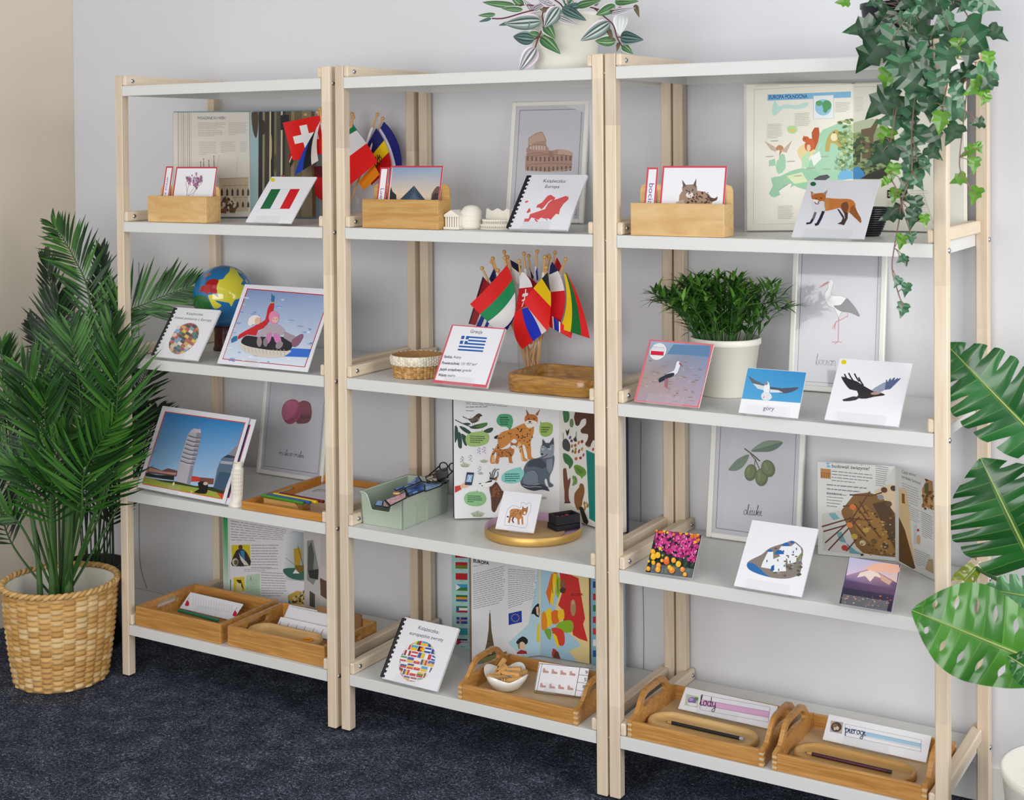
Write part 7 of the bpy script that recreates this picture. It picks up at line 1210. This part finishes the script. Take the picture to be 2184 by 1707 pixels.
for i in range(95):
    a = rnd.uniform(0, 6.283); r0 = rt*.78*math.sqrt(rnd.random()); sp = r0/rt; h = ph_*(.9+.35*rnd.random())*(1.02-.45*sp*sp); out = .02+.105*sp*rnd.uniform(.7, 1.25)
    b = V((pc.x+r0*math.cos(a), pc.y+r0*math.sin(a), pc.z+ph_-.02)); tip = b+V((out*math.cos(a)+rnd.gauss(0, .012), out*math.sin(a)*.75+rnd.gauss(0, .01), h)); tip.y = min(tip.y, YW-.035 if tip.x < 1.77 else .27)
    mid = (b+tip)/2+V((0, 0, .025)); st = spl([b, mid, tip], 5); ms.tube(st, .0011, 4)
    for j in range(2, len(st)):
        for sgn in (1, -1):
            if rnd.random() < .8:
                d = (st[j]-st[j-1]).normalized(); sd = V((rnd.gauss(0, 1), rnd.gauss(0, 1), rnd.gauss(0, .4))).normalized(); blade(ml, st[j], d*.8+sd*.75, rnd.uniform(.028, .044), rnd.uniform(.0034, .0056), rnd.choice(GC[:6] if j < len(st)-2 else GC[2:]))
    blade(ml, tip, tip-mid, .028, .003, rnd.choice(GC))
s_ = ms.build('stems', 'dark_green', t); ml.build('leaves', 'leaf', t)
# ------------------------------------------------------------------ palm in the woven basket
BC = (-.139, -.093, .0); rnd = random.Random(21)
t = thing('basket_planter', 'round honey woven planter basket on the carpet under the palm', 'basket', BC); prof_ = lambda v: .124+.029*v+.004*math.sin(v*3.1)
BP = ['c99d5c', 'd4aa6c', 'c4965a', 'd8b57e', 'cda264', 'dcbc88', 'be9050']
woven(t, 'woven_side', (BC[0], BC[1], .004), prof_, .262, 28, 17, .0085, BP, 0, 3, .5, nu=8, nv=8)
m = M(); q = 54
for s_ in range(2):
    pts = [V((BC[0]+(.1545+.0042*math.cos(a*q/2+s_*math.pi))*math.cos(a), BC[1]+(.1545+.0042*math.cos(a*q/2+s_*math.pi))*math.sin(a), .272+.0042*math.sin(a*q/2+s_*math.pi))) for a in [2*math.pi*i/324 for i in range(325)]]
    m.tube(pts, .0056, 6, H(('d6b078', 'c49a5c')[s_]))
m.build('twisted_rim', 'straw', t)
M().lathe([(.150, .266), (.147, .262), (.135, .12), (.122, .012), (0, .012)], BC, 64).build('white_liner', 'potw', t); M().lathe([(0, .002), (.124, .002), (.127, .01), (.124, .02)], BC, 64).build('bottom', plain('basket_bottom', 'b08a52', .8), t)
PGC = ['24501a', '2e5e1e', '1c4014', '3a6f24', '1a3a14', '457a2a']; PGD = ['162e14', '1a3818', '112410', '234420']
def frond(px, ys, Lm, n, cols, wid=.0085, roll=0, base=None, start=.3, rr=.004):
    k = len(px); P_ = [at(x, y, 'y', ys[0]+(ys[1]-ys[0])*(i/(k-1))) for i, (x, y) in enumerate(px)]
    if base is not None: P_ = [V(base)]+P_
    for p in P_: p.x = max(p.x, XL+.03); p.y = min(p.y, YW-.02)
    st = spl(P_, 8); tot = len(st); m = M(); cg = [H(c) for c in cols]; m.tube(st, [rr*(1-.75*i/(tot-1)) for i in range(tot)], 6, H('3f6a30'))
    for i in range(n):
        f = start+(1-start)*(i+.5)/n; j = f*(tot-1); a = int(j); p = st[a].lerp(st[min(a+1, tot-1)], j-a); d = (st[min(a+1, tot-1)]-st[max(a-1, 0)]).normalized(); vw = (CP-p).normalized()
        s_ = d.cross(vw).normalized(); nn = s_.cross(d); c_, q_ = math.cos(roll), math.sin(roll); s2 = s_*c_+nn*q_; g = (f-start)/(1-start); L = Lm*(.35+.65*math.sin(math.pi*min(1, .18+.8*g)))*rnd.uniform(.88, 1.1); an = math.radians(58-34*g+rnd.uniform(-6, 6))
        for sg in (1, -1):
            dd = d*math.cos(an)+s2*sg*math.sin(an)+nn*rnd.uniform(.05, .3)+V((0, 0, .05)); e = p+dd.normalized()*L; Lq = L
            if e.x < XL+.012 or e.y > YW-.008: Lq = L*.45
            blade(m, p, dd, Lq, wid*.5, rnd.choice(cg), up=nn, bend=rnd.uniform(.08, .26), fold=.25, seg=4)
    return m
t = thing('palm', 'tall artificial palm with feathery green fronds growing out of the woven basket', 'plant', (BC[0], BC[1], .10)); cz = (BC[0], BC[1])
M().disc((BC[0], BC[1], .19), .136, 40).build('soil', 'soil', t)
for i, (dx, dy, h, r) in enumerate(((-.005, -.02, .55, .013), (.03, .0, .52, .012), (.05, -.02, .40, .011), (-.045, -.03, .30, .009), (.005, .03, .5, .011))): M().tube(spl([V((cz[0]+dx, cz[1]+dy, .185)), V((cz[0]+dx*1.2, cz[1]+dy, .185+h*.5)), V((cz[0]+dx*1.6, cz[1]+dy*1.3, .185+h))], 5), [r*(1-.35*q/10) for q in range(11)], 10).build('stem', plain('palm_stem', '4a6b3c', .4) if i == 0 else bpy.data.materials['palm_stem'], t)
b0 = (BC[0], BC[1], .2)
FR = [
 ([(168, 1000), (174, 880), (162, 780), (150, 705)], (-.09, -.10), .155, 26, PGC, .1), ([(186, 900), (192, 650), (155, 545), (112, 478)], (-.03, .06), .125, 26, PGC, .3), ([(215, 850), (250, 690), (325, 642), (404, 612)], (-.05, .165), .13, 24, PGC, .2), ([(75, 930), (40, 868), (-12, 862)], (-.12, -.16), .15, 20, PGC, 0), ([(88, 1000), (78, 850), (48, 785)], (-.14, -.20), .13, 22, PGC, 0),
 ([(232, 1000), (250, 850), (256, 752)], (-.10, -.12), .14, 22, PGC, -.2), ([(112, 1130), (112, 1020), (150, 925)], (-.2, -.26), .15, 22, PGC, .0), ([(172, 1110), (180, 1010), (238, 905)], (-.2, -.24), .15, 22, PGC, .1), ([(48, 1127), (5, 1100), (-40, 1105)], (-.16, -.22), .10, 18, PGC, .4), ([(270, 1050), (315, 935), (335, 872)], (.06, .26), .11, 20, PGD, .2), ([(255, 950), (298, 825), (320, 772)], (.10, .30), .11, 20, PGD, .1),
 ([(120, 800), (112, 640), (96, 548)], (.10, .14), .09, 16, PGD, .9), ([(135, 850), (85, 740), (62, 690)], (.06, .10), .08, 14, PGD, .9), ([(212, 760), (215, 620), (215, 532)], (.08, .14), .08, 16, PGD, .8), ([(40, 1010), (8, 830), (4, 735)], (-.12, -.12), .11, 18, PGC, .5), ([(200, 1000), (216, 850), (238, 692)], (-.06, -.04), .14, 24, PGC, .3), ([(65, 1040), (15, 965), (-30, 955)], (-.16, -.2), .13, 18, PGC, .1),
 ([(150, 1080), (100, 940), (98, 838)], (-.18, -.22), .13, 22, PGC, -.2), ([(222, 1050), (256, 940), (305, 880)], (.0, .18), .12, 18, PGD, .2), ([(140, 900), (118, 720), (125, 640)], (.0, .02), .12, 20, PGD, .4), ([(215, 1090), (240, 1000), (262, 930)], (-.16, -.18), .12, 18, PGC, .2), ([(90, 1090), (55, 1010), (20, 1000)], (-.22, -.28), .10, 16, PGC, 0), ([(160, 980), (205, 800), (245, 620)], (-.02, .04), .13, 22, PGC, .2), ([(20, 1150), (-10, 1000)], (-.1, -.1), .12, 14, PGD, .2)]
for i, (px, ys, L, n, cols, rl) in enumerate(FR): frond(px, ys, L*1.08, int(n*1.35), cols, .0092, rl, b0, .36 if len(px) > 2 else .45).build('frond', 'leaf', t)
# slim plant in a black pot behind the basket
bp = (-.275, .145, 0); t = thing('potted_palm', 'dark slim palm in a black pot half hidden behind the woven basket', 'plant', bp)
M().lathe([(0, .001), (.082, .001), (.084, .004), (.098, .228), (.101, .232), (.101, .24), (.096, .24), (.090, .18), (0, .18)], bp, 48).build('pot', 'black', t); M().disc((bp[0], bp[1], .20), .09).build('soil', 'soil', t)
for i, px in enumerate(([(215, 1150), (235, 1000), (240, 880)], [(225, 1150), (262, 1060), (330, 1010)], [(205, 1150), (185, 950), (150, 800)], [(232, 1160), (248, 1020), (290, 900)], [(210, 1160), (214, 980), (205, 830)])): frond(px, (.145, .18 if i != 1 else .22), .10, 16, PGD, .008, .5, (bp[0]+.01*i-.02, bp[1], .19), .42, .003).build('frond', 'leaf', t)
m = M()
for i in range(16): x = bp[0]+.05*math.cos(i*2.4)+.03; y = bp[1]+.04*math.sin(i*2.4); m.tube([V((x, y, .19)), V((x+rnd.uniform(-.02, .03), y, .42+.1*rnd.random()))], .0022, 5)
m.build('stalks', plain('dark_stalk', '1f3220', .5), t)

# ------------------------------------------------------------------ striped trailing plant on the middle unit
TD = cr(1000, 0, 5.46); tc_ = (1.330, .17, ZS[1]+.0006); t = thing('potted_plant', 'trailing plant with pink and silver striped leaves in a cream pot, on top', 'plant', tc_)
ht = at(1208, 22, 'y', .10).z-tc_[2]; M().lathe([(0, 0), (.073, 0), (.0745, .003), (.083, ht-.012), (.0855, ht-.010), (.0858, ht), (.0825, ht), (.081, ht-.02), (0, ht-.022)], tc_, 64).build('pot', 'potw', t); M().disc((tc_[0], tc_[1], tc_[2]+ht-.015), .081).build('soil', 'soil', t)
ST = {'s': ['5c6f68', '7d9088', 'b9c4be', '3f5350', 'c8cfcb', '4a615a', '8a9c96', 'e6d5e2'], 'g': ['3f6a3c', '4d7a48', '8fae84', '39603a', '5f8a58', '47744a', '3f6a3c', 'd8d2d0'], 'd': ['33504c', '4a6a64', '24403f', '6f8a84', '2c4a48', '5a7a74', '33504c', '8a9a98'], 'p': ['e0cbd8', 'b5a8b0', '6a7f76', 'e8d8e2', '5a7068', 'd8c4d2', '8a9a92', 'ead9e4'], 'w': ['d5d9d8', 'c8cecd', 'dfe2e1', 'cdd3d2', 'd9dddb', 'c4cac9', 'd5d9d8', 'e2e4e3'], 'b': ['6a5a44', '7a6a50', '5a4a3a', '6a5a44', '7a6a50', '6a5a44', '5a4a3a', '6a5a44']}
def sleaf(m, b, e, w, y0, y1, ty, cup=.25):
    B = at(*TD(*b), 'y', y0); E_ = at(*TD(*e), 'y', y1); d = E_-B; L = d.length; d.normalize(); vw = (CP-B).normalized(); s_ = d.cross(vw).normalized(); n = s_.cross(d); ww = w/5.46*((B-CP).dot(FW)/FPX)/2; cols = [H(c, 1.08) for c in ST[ty]]
    def fn(u, v):
        r = (math.sin(math.pi*min(1, u**.72)))**.75*(1-.25*u) if 0 < u < 1 else 0; x = (v-.5)*2; return B+d*L*u+s_*ww*x*r*1.12+n*(abs(x)*ww*cup*r+L*.10*math.sin(math.pi*u))
    m.grid(fn, 14, 8, lambda u, v: cols[min(7, int(v*8))])
TL = [((540, 60), (155, 25), 90, 'g'), ((310, 165), (105, 180), 60, 'g'), ((262, 213), (115, 255), 40, 'd'), ((845, 240), (408, 275), 190, 's'), ((765, 455), (515, 425), 160, 'd'), ((780, 555), (588, 832), 190, 'p'), ((838, 435), (1072, 632), 160, 'g'), ((885, 300), (1005, 455), 140, 'g'), ((1050, 80), (878, 325), 180, 's'), ((1085, 95), (1372, 242), 140, 'd'), ((1030, 190), (1282, 292), 90, 'p'), ((1645, 255), (1298, 475), 180, 's'), ((1715, 470), (1468, 478), 130, 'g'), ((1765, 435), (2038, 465), 160, 'd'), ((1785, 535), (1915, 632), 100, 'g'), ((1770, 170), (1755, 415), 170, 'w'), ((1705, 60), (1478, 175), 130, 'g'), ((1640, 150), (1945, 90), 80, 'p'), ((1700, 25), (1985, 15), 110, 'g'), ((1265, 75), (1545, 5), 100, 'g'), ((740, 120), (630, -20), 80, 'p'), ((745, 115), (925, 20), 80, 'p'), ((630, 110), (375, 95), 70, 'g'), ((980, 60), (800, -10), 90, 'p'), ((1100, 30), (1230, -30), 130, 'g'), ((1935, 55), (1985, 205), 60, 'b'), ((560, 240), (345, 297), 55, 'd'), ((1745, 495), (1722, 605), 45, 'b'), ((820, 400), (690, 380), 80, 'g'), ((1300, 60), (1100, 90), 90, 'd'), ((1450, 60), (1520, -60), 100, 's'), ((880, 60), (860, -90), 100, 's'), ((640, 60), (480, -60), 100, 'g'), ((1750, 30), (1850, -80), 100, 'g'), ((1180, 60), (1160, -120), 110, 'p'), ((780, 200), (690, 330), 80, 'd'), ((1620, 330), (1680, 480), 60, 'b'), ((1000, 120), (820, 110), 70, 'b')]
sm_ = M()
for p in ([(1000, 60), (860, 150), (870, 300), (812, 430), (772, 555)], [(1450, 90), (1560, 180), (1680, 290), (1722, 430), (1785, 540)], [(1000, 80), (700, 130), (420, 210), (270, 215)], [(1100, 90), (1060, 40), (1000, 0)], [(900, 90), (720, 60), (540, 60)], [(1400, 80), (1640, 130), (1800, 60)], [(1722, 430), (1770, 435)], [(812, 430), (765, 455)], [(812, 430), (840, 437)], [(1130, 100), (1260, 75)]): sm_.tube(spl([at(*TD(*q), 'y', .10 if i == 0 else .062) for i, q in enumerate(p)], 4), .0017, 6)
sm_.build('stems', plain('maroon_stem', '6a2f3a', .5), t); lm = M()
for i, (b, e, w, ty) in enumerate(TL): sleaf(lm, b, e, w, .070-.0016*(i % 5), .056-.0016*(i % 4), ty)
lm.build('leaves', 'leaf', t)

# ------------------------------------------------------------------ ivy on the right unit
ic = (2.13, .15, ZS[1]+.0006); t = thing('trailing_ivy', 'ivy in a black pot trailing down over the right shelving unit', 'plant', ic)
M().lathe([(0, 0), (.058, 0), (.060, .004), (.072, .104), (.075, .106), (.075, .116), (.071, .116), (.066, .09), (0, .09)], ic, 48).build('pot', 'black', t); M().disc((ic[0], ic[1], ic[2]+.095), .068).build('soil', 'soil', t)
dep = lambda cy: .075 if cy < 40 else (-.062 if cy > 330 else .075-.137*(cy-40)/290)
HALF = [(-.10, .0), (-.17, .16), (-.12, .34), (.03, .49), (.20, .34), (.40, .45), (.52, .23), (.78, .11), (1.0, 0)]
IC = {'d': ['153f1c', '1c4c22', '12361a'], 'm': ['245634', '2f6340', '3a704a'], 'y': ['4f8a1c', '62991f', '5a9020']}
def ivyleaf(m, x, y, L, ang, ty):
    p = at(*IV(x, y), 'y', dep(y)+rnd.uniform(-.024, .014)); k = (p-CP).dot(FW)/FPX/2.4381; L = L*k*(1.12 if y > 900 or (x > 620 and y > 500) else 1.42); a = math.radians(ang); vw = (CP-p).normalized()
    d = (RT*math.cos(a)-UP*math.sin(a)); nrm = (vw*1.0+RT*rnd.uniform(-.55, .55)+UP*rnd.uniform(-.1, .6)).normalized(); d = (d-nrm*d.dot(nrm)*.8).normalized(); s_ = d.cross(nrm).normalized(); n = s_.cross(d)
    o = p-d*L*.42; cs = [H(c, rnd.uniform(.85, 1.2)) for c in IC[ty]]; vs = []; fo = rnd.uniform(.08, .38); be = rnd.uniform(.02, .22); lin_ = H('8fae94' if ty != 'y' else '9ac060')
    def P(u, v): return o+d*L*u+s_*L*v*.95+n*L*(-fo*abs(v)*-.6-be*u*u+.04*math.sin(v*14))
    mid = [P(u, 0) for u in (0, .15, .32, .5, .75)]
    for sg in (1, -1):
        pts = [P(u, v*sg) for u, v in HALF]; idx = [0, 0, 0, 1, 2, 2, 3, 4, 4]; 
        for i in range(len(pts)-1):
            q = [mid[idx[i]], pts[i], pts[i+1]] if idx[i] == idx[i+1] else [mid[idx[i]], pts[i], pts[i+1], mid[idx[i+1]]]
            c = cs[i % 3]; m.add(q, [tuple(range(len(q)))], lambda j, q=q, c=c: tuple(.86*x+.14*y_ for x, y_ in zip(c, lin_)) if j in (0, 3) else c, 0, True)
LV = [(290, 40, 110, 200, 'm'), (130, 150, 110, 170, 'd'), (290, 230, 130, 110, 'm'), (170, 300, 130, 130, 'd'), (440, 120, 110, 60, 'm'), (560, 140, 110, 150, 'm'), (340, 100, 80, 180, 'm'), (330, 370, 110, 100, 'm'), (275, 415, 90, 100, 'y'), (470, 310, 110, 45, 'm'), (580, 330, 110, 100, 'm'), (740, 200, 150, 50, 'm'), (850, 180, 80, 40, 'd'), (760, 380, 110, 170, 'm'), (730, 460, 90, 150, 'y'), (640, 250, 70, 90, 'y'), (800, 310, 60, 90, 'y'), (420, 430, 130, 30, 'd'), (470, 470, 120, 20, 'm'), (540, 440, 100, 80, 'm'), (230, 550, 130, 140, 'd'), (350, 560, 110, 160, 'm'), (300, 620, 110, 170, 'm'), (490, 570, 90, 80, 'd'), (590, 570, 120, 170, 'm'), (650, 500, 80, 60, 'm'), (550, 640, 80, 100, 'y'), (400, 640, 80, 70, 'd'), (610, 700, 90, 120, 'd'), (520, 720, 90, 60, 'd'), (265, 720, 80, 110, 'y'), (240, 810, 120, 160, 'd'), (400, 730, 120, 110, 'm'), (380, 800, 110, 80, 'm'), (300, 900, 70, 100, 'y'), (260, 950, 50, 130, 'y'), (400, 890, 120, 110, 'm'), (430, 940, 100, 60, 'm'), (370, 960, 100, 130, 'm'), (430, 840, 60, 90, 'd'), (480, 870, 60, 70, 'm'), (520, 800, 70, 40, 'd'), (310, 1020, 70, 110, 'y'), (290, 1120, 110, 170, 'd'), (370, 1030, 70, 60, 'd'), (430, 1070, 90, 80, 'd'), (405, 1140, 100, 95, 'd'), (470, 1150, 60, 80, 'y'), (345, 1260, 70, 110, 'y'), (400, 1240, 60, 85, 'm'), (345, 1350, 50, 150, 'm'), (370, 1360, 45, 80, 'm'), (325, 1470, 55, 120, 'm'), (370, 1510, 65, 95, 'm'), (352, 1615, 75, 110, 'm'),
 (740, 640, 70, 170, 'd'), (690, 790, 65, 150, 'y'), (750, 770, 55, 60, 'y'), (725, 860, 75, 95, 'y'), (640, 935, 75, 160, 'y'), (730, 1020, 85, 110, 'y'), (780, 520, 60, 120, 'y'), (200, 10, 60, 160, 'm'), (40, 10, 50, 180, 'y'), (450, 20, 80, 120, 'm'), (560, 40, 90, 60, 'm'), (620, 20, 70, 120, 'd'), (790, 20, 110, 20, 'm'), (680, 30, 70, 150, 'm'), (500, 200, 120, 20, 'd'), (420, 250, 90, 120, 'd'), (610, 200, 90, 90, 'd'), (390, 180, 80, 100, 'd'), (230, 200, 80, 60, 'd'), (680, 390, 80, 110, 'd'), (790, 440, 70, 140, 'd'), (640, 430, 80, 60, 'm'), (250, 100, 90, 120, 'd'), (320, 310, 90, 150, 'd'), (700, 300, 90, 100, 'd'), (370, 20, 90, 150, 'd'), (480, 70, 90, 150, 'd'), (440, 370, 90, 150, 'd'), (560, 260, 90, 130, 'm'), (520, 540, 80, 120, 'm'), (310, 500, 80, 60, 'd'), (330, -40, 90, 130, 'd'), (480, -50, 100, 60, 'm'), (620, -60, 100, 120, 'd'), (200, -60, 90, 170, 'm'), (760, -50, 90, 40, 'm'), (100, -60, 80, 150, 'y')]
VN = [([(350, 60), (345, 300), (330, 500), (290, 750), (285, 900), (330, 1000), (345, 1080), (310, 1290), (300, 1400), (330, 1520), (356, 1590)], lambda x, y: x < 400 and y > 480), ([(400, 60), (460, 300), (420, 500), (400, 700), (400, 900), (350, 1050), (385, 1180), (400, 1230)], lambda x, y: x < 500), ([(620, 0), (700, 110), (690, 400), (677, 580), (650, 820), (660, 900), (712, 990)], lambda x, y: x >= 620), ([(550, 60), (600, 300), (560, 560), (500, 760)], lambda x, y: True)]
left = list(LV)
for px, ok in VN:
    st = M(); st.tube(spl([at(*IV(x, y), 'y', dep(y)+(.03 if i == 0 else 0)) for i, (x, y) in enumerate(px)], 5), .0013, 5)
    mine = [q for q in left if ok(q[0], q[1])]; left = [q for q in left if not ok(q[0], q[1])]; lm = M()
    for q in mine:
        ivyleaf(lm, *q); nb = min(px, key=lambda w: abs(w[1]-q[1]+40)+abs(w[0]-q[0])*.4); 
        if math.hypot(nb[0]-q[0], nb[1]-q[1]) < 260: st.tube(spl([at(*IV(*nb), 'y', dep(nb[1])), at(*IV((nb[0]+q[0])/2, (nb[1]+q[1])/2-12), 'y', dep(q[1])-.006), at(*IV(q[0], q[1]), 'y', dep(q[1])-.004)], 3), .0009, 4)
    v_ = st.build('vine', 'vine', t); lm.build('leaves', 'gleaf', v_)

# ------------------------------------------------------------------ monstera at the right edge
mc = (2.52, .0, 0); t = thing('potted_monstera', 'large monstera with split glossy leaves in a cream pot at the right edge', 'plant', mc)
M().lathe([(0, .001), (.118, .001), (.121, .004), (.147, .262), (.150, .268), (.151, .28), (.1445, .281), (.139, .25), (0, .235)], mc, 72).build('pot', 'potw', t); M().disc((mc[0], mc[1], .243), .138, 48).build('soil', 'soil', t)
def monstera(b, e, hwL, hwR, y0, y1, n, cols, open_=True, cup=.12, bend=.08, vein='a9c46a'):
    B = at(*MO(*b), 'y', y0); E_ = at(*MO(*e), 'y', y1); d = E_-B; L = d.length; d.normalize(); vw = (CP-B).normalized(); s_ = d.cross(vw).normalized(); nn = s_.cross(d); k = (B-CP).dot(FW)/FPX/2.1326; m = M(); cv = H(vein)
    axis = lambda u: B+d*L*u+nn*L*bend*math.sin(math.pi*u)
    for sg, hw in ((1, hwR*k), (-1, hwL*k)):
        W_of = lambda u: hw*(math.sin(math.pi*min(1, (.16+.84*u)))**.62)*(1.0 if u < .6 else 1-.35*((u-.6)/.4)**2)
        for i in range(n):
            u0, u1 = i/n, (i+1)/n; c0 = H(cols[i % len(cols)]); c1 = H(cols[(i+1) % len(cols)])
            def fn(a, w, u0=u0, u1=u1):
                gap = 0
                if i < n-1 or True:
                    if open_: gap = .17*max(0, (a-.48)/.52)**.6 if a > .48 else 0
                    else: gap = .12*math.sin(math.pi*(a-.38)/.34) if .38 < a < .72 else 0
                lo, hi = u0+(u1-u0)*gap*(1 if i > 0 else 0), u1-(u1-u0)*gap*(1 if i < n-1 else 0); u = lo+(hi-lo)*w; uu = u+.16*a*(1-u)*(1 if open_ else .8)-.14*a*(1-min(1, u*4))
                tipc = 1-(.10 if open_ else 0)*abs(w-.5)**2*4*max(0, a-.6); x = W_of(min(.999, max(.001, u)))*a*tipc; return axis(min(1.0, uu))+s_*sg*x+nn*(x*cup+.006*math.cos((w-.5)*math.pi)*a-.25*x*x/max(hw, .01)*.5)
            def cf(a, w, c0=c0, c1=c1):
                if a < .035 or abs(w-.5) < .028: return tuple(.84*p+.16*q for p, q in zip(c0, cv))
                return c0 if w < .5 else c1
            m.grid(fn, 18, 19, cf)
    m.tube([axis(q/10)+nn*.001 for q in range(11)], [.0028*(1-.07*q) for q in range(11)], 6, H(vein, .8)); lf = m.build('leaf', 'gleaf', t)
    top = V((mc[0]+rnd.uniform(-.04, .04), mc[1]+rnd.uniform(-.03, .03), .24)); M().tube(spl([top, top.lerp(B, .55)+V((.05, 0, .08)), B], 8), .0042, 8).build('petiole', 'dark_green', t); return lf
DG = ['17501c', '1f5c22', '134818']; LG = ['3a7a22', '468428', '337020']
monstera((640, 520), (205, 70), 205, 190, .13, .11, 7, ['22602a', '2b6c32', '1c5624']); monstera((600, 1075), (365, 592), 275, 270, .10, .08, 7, DG); monstera((600, 1508), (52, 1284), 205, 235, -.10, -.16, 6, LG, False, .06, .05)
monstera((700, 1240), (372, 1186), 90, 90, .02, .0, 5, ['4f8a58', '5a9462']); monstera((660, 1600), (488, 1490), 80, 80, -.16, -.19, 5, ['1f5a24', '266428'], False); monstera((345, 1090), (232, 1215), 40, 50, .24, .20, 4, ['8a9a2e', '7f8f2a'], False)
for o in sc.objects:
    if '_o' in o: del o['_o']
